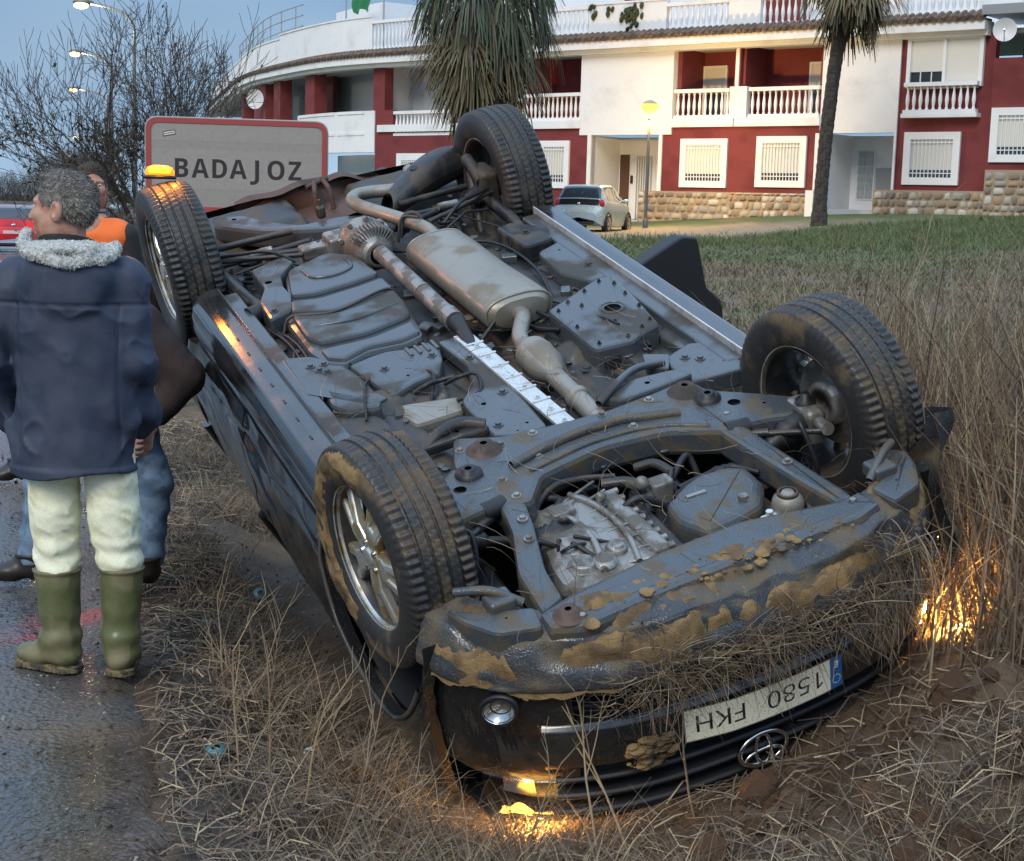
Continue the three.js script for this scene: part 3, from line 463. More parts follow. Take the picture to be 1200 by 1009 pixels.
// headlamps, still lit against the grass
const lampLens = new THREE.MeshStandardMaterial({ color: C(0.3, 0.2, 0.05), emissive: C(1, 0.5, 0.08), emissiveIntensity: 2.2 });
const lampGlow = new THREE.MeshStandardMaterial({ color: 0x000000, emissive: C(1, 0.6, 0.16), emissiveIntensity: 3.2 });
for (const s of [-1, 1]) {
  const h = new THREE.Group(); h.name = 'headlamp'; h.userData.label = 'lit yellow headlamp pressed to the grass'; car.add(h);
  const u0 = s < 0 ? 0.16 : 0.76, u1 = s < 0 ? 0.30 : 0.90;
  mesh('housing', [noseStrip([[-0.49, 0.10], [-0.56, 0.13], [-0.64, 0.12]], u0, u1, 16)], MT.chrome, h);
  mesh('lens', [noseStrip([[-0.485, 0.05], [-0.50, 0.022], [-0.56, 0.02], [-0.62, 0.035], [-0.645, 0.07]], u0, u1, 16)], new THREE.MeshPhysicalMaterial({ color: 0xffffff, transmission: 1, roughness: 0.05, thickness: 0 }), h);
  const b = nose((u0 + u1) / 2, -0.565, 0.065);
  mesh('bulb', [new THREE.SphereGeometry(0.012, 16, 12).translate(b[0] * 0.97, b[1], b[2] - 0.04)], lampGlow, h); mesh('lit_reflector', [noseStrip([[-0.60, 0.05], [-0.622, 0.036], [-0.65, 0.04], [-0.662, 0.07]], u0 + 0.02, u1 - 0.03, 16, (p, uu) => { const k = Math.sin(Math.PI * clamp((uu - u0 - 0.02) / (u1 - u0 - 0.05), 0.02, 0.98)); p[1] = -0.648 + (p[1] + 0.648) * k * k * (0.8 + 0.3 * Math.sin(p[0] * 60)); return p; })], lampLens, h);
  const l = new THREE.PointLight(C(1, 0.5, 0.11), s > 0 ? 12 : 4.5); const o = s > 0 ? nose(0.855, -0.605, -0.10) : nose((u0 + u1) / 2 + 0.02, -0.665, 0.0); l.position.set(...o); l.castShadow = true; l.shadow.radius = 2; h.add(l);
}
// ----- floor pan, rails, tank, exhaust, drive line, front sub-frame, engine
const bolt = (x, y, z, r = 0.011) => [new THREE.CylinderGeometry(r, r, 0.012, 6).translate(x, y + 0.006, z), new THREE.CylinderGeometry(r * 1.7, r * 1.8, 0.004, 14).translate(x, y + 0.002, z)];
function floorY(x, z) {
  let y = -0.062;
  y -= 0.085 * (1 - sstep(0.10, 0.17, Math.abs(x - 0.05)));                                          // tunnel
  y += 0.03 * (1 - sstep(0.045, 0.065, Math.abs(Math.abs(x) - 0.46))) * sstep(-0.2, 0, z);          // long rails
  y += 0.012 * Math.sin(x * 46) * sstep(0.18, 0.22, Math.abs(x)) * (1 - sstep(0.38, 0.42, Math.abs(x))) * sstep(0, 0.05, z);
  y += 0.03 * (1 - sstep(0.05, 0.07, Math.abs(z - 0.38))) * sstep(0.17, 0.2, Math.abs(x));
  if (z < -0.5) y -= 0.10 * sstep(-0.75, -1.0, z) * (1 - sstep(-1.5, -1.75, z)) * sstep(0.05, 0.1, 0.7 - Math.abs(x));
  return y + (fbm(x * 9, z * 9, 0, 3) - 0.5) * 0.012;
}
part('floor_pan', [gridGeo(90, 150, (u, v) => { const x = lerp(-0.70, 0.70, u), z = lerp(-1.98, 1.12, v); return [x, floorY(x, z), z]; })], MT.dark);
// fuel tank: base shell and four pressed steps
{
  const t = new THREE.Group(); t.name = 'fuel_tank'; car.add(t);
  plate('tank_shell', [[-0.442, -0.893], [-0.223, -0.993], [-0.115, -0.87], [-0.095, -0.519], [-0.109, -0.287], [-0.16, 0.027], [-0.243, 0.058], [-0.396, 0.036], [-0.505, 0.087], [-0.564, 0.03], [-0.588, -0.104], [-0.577, -0.437], [-0.516, -0.592]], -0.10, 0.012, MT.steel, 0.022, [], t);
  for (const [z, h] of [[[[-0.43, -0.875], [-0.225, -0.965], [-0.13, -0.86], [-0.11, -0.605], [-0.235, -0.58], [-0.40, -0.57], [-0.495, -0.61]], 0.034], [[[-0.513, -0.575], [-0.40, -0.53], [-0.235, -0.545], [-0.108, -0.57], [-0.108, -0.445], [-0.38, -0.37], [-0.54, -0.462]], 0.028], [[[-0.553, -0.425], [-0.39, -0.335], [-0.12, -0.412], [-0.125, -0.28], [-0.15, -0.135], [-0.35, -0.085], [-0.53, -0.108], [-0.565, -0.2]], 0.034], [[[-0.55, -0.07], [-0.35, -0.05], [-0.16, -0.10], [-0.17, 0.015], [-0.25, 0.042], [-0.39, 0.02], [-0.50, 0.068], [-0.55, 0.02]], 0.026]]) plate('tank_panel', z, -0.01, h, MT.steel, 0.014, [], t);
  mesh('tank_emboss', [tube([[-0.38, 0.034, -0.83], [-0.36, 0.036, -0.72], [-0.28, 0.036, -0.69], [-0.19, 0.036, -0.73], [-0.18, 0.034, -0.85]], 0.008, 30, 6), tube([[-0.52, 0.03, -0.27], [-0.36, 0.036, -0.22], [-0.16, 0.03, -0.26]], 0.008, 24, 6)], MT.steel, t);
  mesh('tank_strap', [tube([[-0.60, -0.03, -0.40], [-0.57, 0.02, -0.42], [-0.4, 0.034, -0.34], [-0.13, 0.03, -0.42], [-0.09, -0.03, -0.43]], 0.006, 30, 6)], MT.dark, t);
}
// stamped floor pieces
const strip = (name, pts, y0, y1, mat, bev, holes = [], bolts = []) => { const g = [slab(smoothPoly(pts, 0.14, 3), y0, y1, bev, holes)]; for (const [x, z] of bolts) g.push(...bolt(x, y1, z)); return part(name, g, mat); };
strip('cross_brace', [[-0.493, 0.085], [-0.40, 0.06], [-0.331, 0.055], [-0.24, 0.085], [-0.16, 0.075], [-0.15, 0.16], [-0.175, 0.246], [-0.228, 0.349], [-0.33, 0.365], [-0.435, 0.418], [-0.466, 0.262]], -0.06, 0.004, MT.steel, 0.014, [[-0.335, 0.30, 0.02], [-0.29, 0.2, 0.016]], [[-0.2, 0.2], [-0.39, 0.2]]);
part('brace_ribs', [0, 1, 2, 3].map(k => rbox(-0.27 + k * 0.035, -0.255 + k * 0.035, 0, 0.012, 0.09 - k * 0.002, 0.16, 0.005)), MT.steel);
strip('sill_reinforcement', [[-0.703, -0.134], [-0.587, -0.08], [-0.51, 0.034], [-0.49, 0.16], [-0.48, 0.253], [-0.478, 0.415], [-0.509, 0.47], [-0.621, 0.418], [-0.65, 0.346], [-0.639, 0.248], [-0.715, 0.241]], -0.07, 0.006, MT.steel, 0.016, [[-0.55, 0.36, 0.02]], [[-0.62, 0.02], [-0.60, 0.07], [-0.57, 0.03], [-0.58, 0.1]]);
strip('jacking_bracket', [[-0.64, 0.42], [-0.52, 0.47], [-0.5, 0.60], [-0.56, 0.72], [-0.68, 0.70], [-0.70, 0.55]], -0.09, -0.02, MT.dark, 0.012, [[-0.6, 0.6, 0.03]]);
strip('heat_shield_box', [[-0.43, 0.455], [-0.232, 0.516], [-0.24, 0.575], [-0.255, 0.624], [-0.433, 0.63], [-0.452, 0.542]], -0.08, -0.015, MT.exhaust, 0.016);
strip('tunnel_panel', [[-0.137, 0.096], [-0.06, 0.10], [-0.055, 0.689], [-0.072, 0.935], [-0.187, 0.925], [-0.255, 0.885], [-0.25, 0.64], [-0.24, 0.584], [-0.165, 0.507], [-0.12, 0.347]], -0.05, 0.002, MT.steel, 0.008, [[-0.19, 0.66, 0.018], [-0.12, 0.87, 0.014], [-0.17, 0.9, 0.012]], [[-0.10, 0.62], [-0.21, 0.83], [-0.09, 0.3]]);
{ const p = [[-0.075, 0.11], [-0.004, 0.111], [0.020, 0.99], [-0.047, 0.98]]; const g = [slab(p, -0.004, 0.012, 0.004)]; for (let k = 1; k < 8; k++) g.push(rbox(-0.07 + k * 0.0035, 0.0 + k * 0.003, 0.010, 0.017, 0.11 + k * 0.11 - 0.006, 0.11 + k * 0.11 + 0.006, 0.003)); for (let k = 0; k < 9; k++) g.push(...bolt(-0.04 + k * 0.003, 0.012, 0.15 + k * 0.1, 0.006)); part('tunnel_heat_shield', g, MT.shield, car, { label: 'bright riveted strip down the tunnel' }); }
// right-hand floor: boxed cover with a round opening
{
  const o = new THREE.Group(); o.name = 'floor_cover'; o.userData.label = 'grey boxed cover with a round opening'; car.add(o);
  const P = [[0.305, 0.15], [0.45, 0.075], [0.604, -0.01], [0.665, 0.01], [0.64, 0.245], [0.60, 0.505], [0.515, 0.535], [0.45, 0.58], [0.30, 0.565]];
  mesh('cover_top', [slab(smoothPoly(P, 0.1, 3), -0.13, 0.03, 0.014, [[0.52, 0.283, 0.047]])], MT.steel, o);
  mesh('cover_rim', [tube(Array.from({ length: 20 }, (_, k) => [0.52 + 0.049 * Math.cos(k * Math.PI / 10), 0.03, 0.283 + 0.049 * Math.sin(k * Math.PI / 10)]), 0.005, 50, 6, true)], MT.steel, o);
  const b = []; for (const [x, z] of [[0.335, 0.19], [0.40, 0.14], [0.50, 0.085], [0.59, 0.035], [0.63, 0.09], [0.62, 0.2], [0.61, 0.33], [0.585, 0.46], [0.53, 0.5], [0.45, 0.54], [0.335, 0.53], [0.33, 0.36], [0.47, 0.40], [0.43, 0.2]]) b.push(...bolt(x, 0.03, z, 0.005)); mesh('cover_bolts', b, MT.dark, o).userData.kind = 'stuff';
  mesh('cover_opening', [box(0.44, 0.60, -0.125, -0.12, 0.2, 0.37)], MT.black, o);
  mesh('side_slot', [rbox(0.33, 0.42, -0.075, -0.01, 0.555, 0.575, 0.02)], MT.black, o);
}
strip('front_floor_panel', [[0.49, 0.72], [0.629, 0.66], [0.712, 0.70], [0.718, 0.894], [0.68, 0.95], [0.472, 0.935]], -0.07, 0.0, MT.steel, 0.01, [[0.66, 0.86, 0.014]], [[0.56, 0.76], [0.6, 0.8]]);
strip('floor_link', [[0.60, 0.47], [0.70, 0.42], [0.71, 0.66], [0.62, 0.68]], -0.09, -0.03, MT.steel, 0.01);
strip('rear_floor_panel', [[0.55, -0.46], [0.69, -0.52], [0.70, -0.05], [0.60, -0.05], [0.53, -0.2]], -0.08, 0.0, MT.steel, 0.012, [[0.635, -0.42, 0.018]], [[0.66, -0.2]]);
strip('rear_floor_well', [[0.42, -0.42], [0.54, -0.45], [0.53, -0.14], [0.44, -0.06]], -0.10, -0.055, MT.dark, 0.01);
// exhaust: silencer, pipes, catalyst
{
  const e = new THREE.Group(); e.name = 'exhaust_system'; e.userData.label = 'tan exhaust with a flat oval silencer'; car.add(e);
  // silencer: an oval drum lofted along its length, folded end seams
  const L = 0.86, z0 = -0.80, nz = 40, na = 40;
  const sil = (u, v) => { const z = z0 + L * v, a = u * Math.PI * 2, e0 = Math.min(v, 1 - v) * L, cap = e0 < 0.05 ? Math.sqrt(Math.max(0, 1 - Math.pow(1 - e0 / 0.05, 2))) * 0.25 + 0.75 : 1; const c = lerp(0.21, 0.235, v), sx = (0.135 + 0.012 * v) * cap, sy = 0.072 * cap; const q = 2.6, cx = Math.sign(Math.cos(a)) * Math.pow(Math.abs(Math.cos(a)), 2 / q), cy = Math.sign(Math.sin(a)) * Math.pow(Math.abs(Math.sin(a)), 2 / q); return [c + sx * cx, 0.005 + sy * cy + 0.004 * Math.sin(v * 9) * (cy > 0 ? 1 : 0), z]; };
  const capG = (v) => gridGeo(na, 4, (u, w) => { const p = sil(u, v), c = [lerp(0.21, 0.235, v), 0.005, p[2]]; return [lerp(p[0], c[0], w), lerp(p[1], c[1], w), c[2] + (v < 0.5 ? -1 : 1) * 0.012 * w]; });
  mesh('silencer', [gridGeo(na, nz, sil), capG(0), capG(1)], MT.exhaust, e);
  mesh('silencer_seam', [tube(Array.from({ length: 36 }, (_, k) => sil(k / 36, 0.975)), 0.006, 100, 6, true), tube(Array.from({ length: 36 }, (_, k) => sil(k / 36, 0.035)), 0.005, 100, 6, true)], MT.exhaust, e);
  mesh('tail_pipe', [tube([[0.235, 0.02, -0.78], [0.23, 0.04, -0.90], [0.18, 0.055, -1.02], [0.115, 0.06, -1.18], [0.065, 0.055, -1.36], [0.07, 0.05, -1.45], [0.12, 0.04, -1.525], [0.20, 0.03, -1.545], [0.30, 0.02, -1.53], [0.42, 0.0, -1.60], [0.5, -0.02, -1.85]], 0.031, 90, 14)], MT.exhaust, e);
  mesh('centre_pipe', [tube([[0.22, 0.0, 0.05], [0.222, 0.01, 0.09], [0.205, 0.02, 0.14], [0.165, 0.02, 0.21], [0.128, 0.015, 0.28], [0.118, 0.012, 0.34]], 0.031, 50, 14)], MT.exhaust, e);
  mesh('catalyst', [along(lathe([[0.031, -0.01], [0.036, 0.02], [0.066, 0.075], [0.069, 0.085], [0.069, 0.12], [0.072, 0.122], [0.072, 0.13], [0.069, 0.132], [0.068, 0.20], [0.062, 0.22], [0.04, 0.27], [0.034, 0.29]], 28), [0.118, 0.01, 0.33], [0.112, -0.005, 0.8])], MT.exhaust, e);
  mesh('front_pipe', [tube([[0.112, 0.0, 0.60], [0.11, -0.005, 0.72], [0.108, -0.01, 0.86], [0.11, -0.03, 1.0], [0.10, -0.06, 1.15]], 0.036, 40, 14), along(lathe([[0.036, 0], [0.044, 0.004], [0.044, 0.03], [0.036, 0.034]], 20), [0.109, -0.006, 0.78], [0.109, -0.012, 0.9])], MT.exhaust, e);
  mesh('hanger', [tube([[0.13, 0.0, -0.98], [0.16, 0.09, -1.0], [0.21, 0.1, -0.97], [0.24, 0.0, -0.92]], 0.009, 24, 8), tube([[0.10, 0.0, -0.94], [0.14, 0.1, -0.96], [0.20, 0.1, -0.92]], 0.007, 24, 8), rod([0.30, -0.05, 0.08], [0.42, 0.0, 0.10], 0.008), rod([0.06, -0.06, 0.06], [0.13, 0.0, 0.05], 0.008)], MT.dark, e);
}
// propeller shaft and finned rear differential
{
  const d = new THREE.Group(); d.name = 'drive_line'; car.add(d);
  mesh('propeller_shaft', [rod([-0.03, 0.03, -0.80], [-0.03, 0.028, 0.03], 0.036, 0.036, 24), rod([-0.03, 0.03, -0.32], [-0.03, 0.03, -0.30], 0.038, 0.038, 24), rod([-0.03, 0.028, -0.05], [-0.03, 0.028, 0.03], 0.042, 0.042, 24)], MT.cast, d);
  mesh('shaft_boot', [rod([-0.03, 0.028, 0.03], [-0.03, 0.01, 0.12], 0.036, 0.025, 20), tube([[-0.03, 0.01, 0.1], [-0.05, -0.03, 0.3], [-0.08, -0.06, 0.6]], 0.03, 20, 12)], MT.black, d);
  mesh('differential', [along(lathe([[0.04, 0], [0.06, 0.0], [0.066, 0.03], [0.085, 0.05], [0.10, 0.09], [0.105, 0.16], [0.12, 0.18], [0.12, 0.20], [0.10, 0.22], [0.09, 0.29], [0.05, 0.32], [0, 0.325]], 28), [-0.03, 0.01, -0.83], [-0.04, 0.0, -1.2]), rbox(-0.19, 0.1, -0.05, 0.06, -1.14, -1.02, 0.02), rbox(-0.30, -0.12, -0.04, 0.02, -1.16, -1.08, 0.015)], MT.cast, d);
  const fins = []; for (let k = 0; k < 13; k++) { const a = -0.9 + k * 0.15 + Math.PI / 2; fins.push(xf(rbox(-0.003, 0.003, 0.05, 0.118, -0.075, 0.0, 0.003, 1), -0.03, 0.01, -0.87, 0, 0, -(a - Math.PI / 2))); } mesh('cooling_fins', fins, MT.cast, d);
  const bs = []; for (let k = 0; k < 9; k++) { const a = k * Math.PI / 4.5; bs.push(xf(new THREE.CylinderGeometry(0.011, 0.011, 0.025, 6), -0.035 + 0.115 * Math.cos(a), 0.01 + 0.115 * Math.sin(a), -1.0, Math.PI / 2)); } bs.push(rod([-0.06, 0.07, -1.08], [-0.06, 0.10, -1.08], 0.016)); mesh('housing_bolts', bs, MT.cast, d).userData.kind = 'stuff';
  for (const s of [-1, 1]) mesh('half_shaft', [rod([s * 0.10 - 0.03, -0.01, -1.1], [s * 0.70, -0.02, -1.33], 0.014), along(lathe([[0.016, 0], [0.04, 0.02], [0.03, 0.035], [0.036, 0.05], [0.026, 0.065], [0.03, 0.08], [0.018, 0.1]], 18), [s * 0.16, -0.01, -1.12], [s * 0.7, -0.02, -1.33]), along(lathe([[0.016, 0], [0.026, 0.02], [0.024, 0.03], [0.034, 0.045], [0.03, 0.06], [0.044, 0.08], [0.044, 0.11]], 18), [s * 0.56, -0.015, -1.27], [s * 0.7, -0.02, -1.33])], MT.black, d);
}
// rear suspension and cross member
{
  const r = new THREE.Group(); r.name = 'rear_suspension'; car.add(r);
  const beam = [[-0.52, -1.80], [-0.378, -1.735], [-0.303, -1.57], [-0.192, -1.435], [-0.004, -1.42], [0.10, -1.36], [0.06, -1.27], [-0.10, -1.30], [-0.368, -1.47], [-0.54, -1.70]];
  mesh('rear_crossmember', [slab(smoothPoly(beam, 0.16, 3), -0.09, 0.004, 0.02, [[-0.44, -1.70, 0.032], [-0.34, -1.56, 0.02]])], MT.steel, r);
  const hump = gridGeo(26, 20, (u, v) => { const a = v * Math.PI * 2, t = u, c = [lerp(0.22, 0.72, t), lerp(-0.02, 0.05, Math.sin(t * Math.PI * 0.8)) , lerp(-1.42, -1.66, t)], rr = 0.075 + 0.035 * Math.sin(t * Math.PI); return [c[0] + 0.35 * rr * Math.sin(a), c[1] + rr * Math.sin(a) * 0.9, c[2] + rr * Math.cos(a)]; });
  mesh('subframe_tube', [hump], MT.dark, r);
  mesh('subframe_holes', [xf(new THREE.CylinderGeometry(0.03, 0.03, 0.006, 18), 0.52, 0.132, -1.55, 0.25, 0, -0.2), xf(new THREE.CylinderGeometry(0.02, 0.02, 0.006, 16), 0.40, 0.12, -1.48, 0.2, 0, 0.1), xf(new THREE.CylinderGeometry(0.02, 0.02, 0.006, 16), 0.63, 0.115, -1.6, 0.2, 0, -0.3)], MT.black, r);
  for (const s of [-1, 1]) {
    mesh('trailing_arm', [tube([[s * 0.60, -0.03, -0.66], [s * 0.64, -0.02, -0.9], [s * 0.655, -0.02, -1.15], [s * 0.67, -0.02, -1.33]], 0.026, 20, 8)], MT.dark, r);
    mesh('arm_bushing', [rod([s * 0.53, -0.02, -0.66], [s * 0.68, -0.02, -0.62], 0.042, 0.042, 18), rod([s * 0.515, -0.02, -0.665], [s * 0.53, -0.02, -0.66], 0.03, 0.03, 14)], MT.black, r);
    mesh('lateral_link', [rod([s * 0.22, 0.0, -1.22], [s * 0.68, -0.03, -1.25], 0.013), rod([s * 0.26, 0.01, -1.36], [s * 0.69, -0.01, -1.42], 0.016), rod([s * 0.30, 0.0, -1.08], [s * 0.67, 0.02, -1.2], 0.011)], MT.dark, r);
    mesh('link_sleeve', [rod([s * 0.40, 0.005, -1.213], [s * 0.50, 0.0, -1.222], 0.018), rod([s * 0.42, 0.004, -1.2145], [s * 0.45, 0.003, -1.217], 0.0195)], MT.cast, r);
    mesh('shock_absorber', [rod([s * 0.66, 0.05, -1.42], [s * 0.60, -0.20, -1.20], 0.030, 0.030, 16), rod([s * 0.665, 0.09, -1.45], [s * 0.66, 0.04, -1.41], 0.016, 0.02, 14), rod([s * 0.60, -0.20, -1.20], [s * 0.57, -0.35, -1.07], 0.014)], MT.black, r);
    mesh('coil_spring', [tube(Array.from({ length: 60 }, (_, k) => { const a = k * 0.62; return [s * 0.48 + 0.055 * Math.cos(a), -0.04 - k * 0.0042, -1.3 + 0.055 * Math.sin(a)]; }), 0.009, 240, 7)], MT.dark, r);
    mesh('knuckle', [rbox(Math.min(s * 0.64, s * 0.74), Math.max(s * 0.64, s * 0.74), -0.12, 0.10, -1.42, -1.24, 0.03), rod([s * 0.66, 0.05, -1.28], [s * 0.66, 0.11, -1.46], 0.03)], MT.dark, r);
    mesh('brake_hose', [tube([[s * 0.35, 0.0, -1.02], [s * 0.45, 0.06, -1.06], [s * 0.56, 0.05, -1.14], [s * 0.66, 0.03, -1.22]], 0.008, 30, 8), tube([[s * 0.3, -0.02, -0.95], [s * 0.42, 0.03, -0.98], [s * 0.5, 0.0, -1.08], [s * 0.6, -0.02, -1.1]], 0.006, 30, 8)], MT.black, r);
  }
  strip('arm_bracket', [[-0.561, -0.985], [-0.47, -1.02], [-0.395, -1.048], [-0.375, -0.96], [-0.43, -0.89], [-0.467, -0.84], [-0.49, -0.736], [-0.49, -0.62], [-0.53, -0.483], [-0.637, -0.433], [-0.625, -0.631], [-0.565, -0.759]], -0.06, 0.032, MT.steel, 0.012, [[-0.535, -0.80, 0.028], [-0.45, -0.97, 0.016]], [[-0.6, -0.5]]);
  strip('arm_bracket', [[0.50, -0.78], [0.58, -0.80], [0.66, -0.70], [0.66, -0.52], [0.52, -0.50]], -0.07, 0.02, MT.dark, 0.014, [], [[0.58, -0.64]]);
}
// torn rear valance standing up behind the axle
{
  const o = new THREE.Group(); o.name = 'torn_rear_valance'; o.userData.label = 'bent rusty sheet of the rear valance'; car.add(o);
  mesh('sheet', [gridGeo(40, 10, (u, v) => { const x = lerp(-0.34, 0.56, u), top = -0.045 + 0.04 * Math.sin(u * 5.2 - 0.4) + 0.025 * Math.sin(u * 23) * (u > 0.5 ? 0.6 : 0.25) - 0.05 * sstep(0.85, 1, u); return [x, lerp(-0.22, top, v), -2.02 + 0.06 * Math.sin(u * 4) - 0.07 * v + 0.02 * Math.sin(u * 14 + v * 4)]; }), gridGeo(40, 3, (u, v) => { const x = lerp(-0.34, 0.56, u), top = -0.045 + 0.04 * Math.sin(u * 5.2 - 0.4) + 0.025 * Math.sin(u * 23) * (u > 0.5 ? 0.6 : 0.25) - 0.05 * sstep(0.85, 1, u); return [x, top - 0.01 * v, -2.09 + 0.06 * Math.sin(u * 4) + 0.05 * v + 0.02 * Math.sin(u * 14 + 4)]; })], MT.rust, o);
  mesh('shelf', [gridGeo(30, 10, (u, v) => { const x = lerp(-0.34, 0.30, u), z = lerp(-2.0, -1.66, v); return [x, -0.13 + 0.03 * Math.sin(x * 9) + (fbm(x * 6, z * 6, 0, 3) - 0.5) * 0.05, z]; })], MT.rust, o);
  mesh('tow_hook', [tube([[0.0, -0.11, -1.84], [0.01, -0.02, -1.86], [0.03, 0.01, -1.93], [0.04, -0.03, -2.0]], 0.014, 30, 8), tube([[0.08, -0.11, -1.82], [0.08, -0.02, -1.85], [0.07, 0.02, -1.92]], 0.013, 30, 8), rod([-0.02, 0.0, -1.90], [0.10, 0.015, -1.92], 0.012)], MT.rust, o);
  mesh('bracket', [rbox(0.14, 0.22, -0.03, -0.0, -1.72, -1.64, 0.01), rbox(-0.10, -0.06, -0.01, 0.05, -1.50, -1.46, 0.012), rod([-0.08, 0.03, -1.48], [-0.08, 0.08, -1.48], 0.008)], MT.dark, o);
}
// front sub-frame: rear beam, two side rails and the radiator beam
{
  const f = new THREE.Group(); f.name = 'front_subframe'; car.add(f);
  const rear = [[-0.455, 1.02], [-0.385, 0.845], [-0.236, 0.93], [-0.06, 0.955], [0.12, 0.97], [0.30, 0.955], [0.44, 0.93], [0.50, 1.05], [0.50, 1.30], [0.43, 1.36], [0.36, 1.30], [0.226, 1.215], [0.01, 1.185], [-0.238, 1.235], [-0.33, 1.36], [-0.42, 1.34], [-0.46, 1.18]];
  mesh('rear_beam', [slab(smoothPoly(rear, 0.14, 3), -0.08, 0.022, 0.02, [[-0.12, 1.05, 0.016], [0.02, 1.03, 0.018], [-0.02, 1.12, 0.012], [0.20, 1.06, 0.02], [0.34, 1.05, 0.016], [-0.30, 1.10, 0.018]])], MT.grimy, f);
  mesh('beam_ridge', [tube([[-0.30, 0.024, 1.14], [-0.1, 0.03, 1.09], [0.1, 0.03, 1.08], [0.32, 0.024, 1.14]], 0.018, 40, 8), tube([[-0.26, 0.022, 1.20], [0.0, 0.024, 1.15], [0.22, 0.022, 1.18], [0.36, 0.02, 1.27]], 0.009, 40, 8)], MT.muddy, f);
  const side = (s, P) => slab(smoothPoly(P, 0.15, 3), -0.08, 0.018, 0.016, []);
  mesh('side_rail', [side(-1, [[-0.42, 1.30], [-0.345, 1.34], [-0.38, 1.48], [-0.45, 1.70], [-0.47, 1.86], [-0.555, 1.90], [-0.53, 1.68], [-0.455, 1.48]])], MT.grimy, f);
  mesh('side_rail', [side(1, [[0.37, 1.30], [0.46, 1.30], [0.47, 1.50], [0.50, 1.86], [0.44, 1.90], [0.41, 1.70], [0.385, 1.46]])], MT.grimy, f);
  mesh('radiator_beam', [slab(smoothPoly([[-0.565, 1.90], [-0.463, 1.865], [-0.161, 1.815], [0.145, 1.80], [0.431, 1.865], [0.53, 1.86], [0.535, 1.95], [0.44, 1.985], [0.06, 1.985], [-0.241, 2.0], [-0.486, 2.02], [-0.57, 1.98]], 0.1, 3), -0.09, 0.024, 0.022, [[0.10, 1.86, 0.02], [-0.16, 1.88, 0.013], [-0.24, 1.90, 0.02], [-0.36, 1.92, 0.013]])], MT.grimy, f);
  part('grime_clots', (() => { const q = rngOf(511), g = []; for (let k = 0; k < 240; k++) { const x = lerp(-0.66, 0.66, q()), z = lerp(-1.5, 1.2, q()), s = 0.005 + q() * q() * 0.022; const i = new THREE.IcosahedronGeometry(s, 1); i.scale(1.6, 0.45, 1.2); i.rotateY(q() * 6); g.push(i.translate(x, Math.max(floorY(x, z), -0.06) + 0.006, z)); } return g; })(), MT.grimy).userData.kind = 'stuff';
  const b = []; for (const [x, z] of [[-0.40, 0.95], [-0.31, 1.02], [-0.27, 0.99], [0.42, 1.0], [0.40, 1.12], [-0.52, 1.95], [-0.47, 1.98], [0.47, 1.9], [-0.40, 1.44], [-0.43, 1.55], [0.44, 1.6], [-0.15, 0.98], [0.1, 1.0], [-0.36, 1.2], [0.44, 1.24], [-0.42, 1.15], [-0.36, 1.31], [0.28, 1.0], [0.15, 1.13], [-0.2, 1.13]]) b.push(...bolt(x, 0.02, z, 0.010)); mesh('subframe_bolts', b, MT.cast, f).userData.kind = 'stuff';
  const cups = [lathe([[0.012, 0.03], [0.03, 0.03], [0.045, 0.012], [0.06, 0.004], [0.065, 0]], 24).translate(-0.33, 0.02, 0.99), lathe([[0.012, 0.03], [0.03, 0.03], [0.045, 0.012], [0.06, 0.004], [0.065, 0]], 24).translate(0.41, 0.02, 1.02), lathe([[0.01, 0.026], [0.026, 0.026], [0.034, 0.01], [0.05, 0.002]], 24).translate(-0.5, 0.02, 1.955)]; cups.forEach(c => mesh('mount_cup', [c], MT.rust, f));
  mesh('stiffener', [tube([[-0.50, 0.0, 0.86], [-0.42, 0.03, 0.82], [-0.33, 0.035, 0.80], [-0.26, 0.025, 0.84]], 0.022, 20, 8), slab(smoothPoly([[-0.52, 0.88], [-0.42, 0.78], [-0.26, 0.80], [-0.25, 0.86], [-0.38, 0.87]], 0.2, 3), -0.01, 0.026, 0.01, [[-0.36, 0.83, 0.018]])], MT.dark, f);
  mesh('stiffener', [slab(smoothPoly([[0.14, 0.90], [0.30, 0.84], [0.46, 0.86], [0.5, 0.93], [0.36, 0.95], [0.2, 0.96]], 0.2, 3), -0.01, 0.03, 0.01, [[0.33, 0.90, 0.02]]), tube([[0.12, 0.03, 0.94], [0.22, 0.05, 0.88], [0.34, 0.04, 0.80], [0.46, 0.02, 0.78]], 0.014, 20, 8), slab(smoothPoly([[0.44, 0.66], [0.52, 0.72], [0.46, 0.82], [0.40, 0.76]], 0.1, 2), -0.02, 0.012, 0.006)], MT.steel, f);
  // lower control arms
  const arm = s => { const P = [[0.40, 1.08], [0.47, 1.05], [0.56, 1.13], [0.67, 1.24], [0.72, 1.30], [0.72, 1.37], [0.66, 1.39], [0.54, 1.345], [0.46, 1.33], [0.40, 1.28]].map(([x, z]) => [s * x, z]); if (s < 0) P.reverse(); return slab(smoothPoly(P, 0.15, 3), -0.035, 0.03, 0.016, [[s * 0.50, 1.19, 0.038], [s * 0.58, 1.25, 0.022], [s * 0.45, 1.25, 0.018]]); };
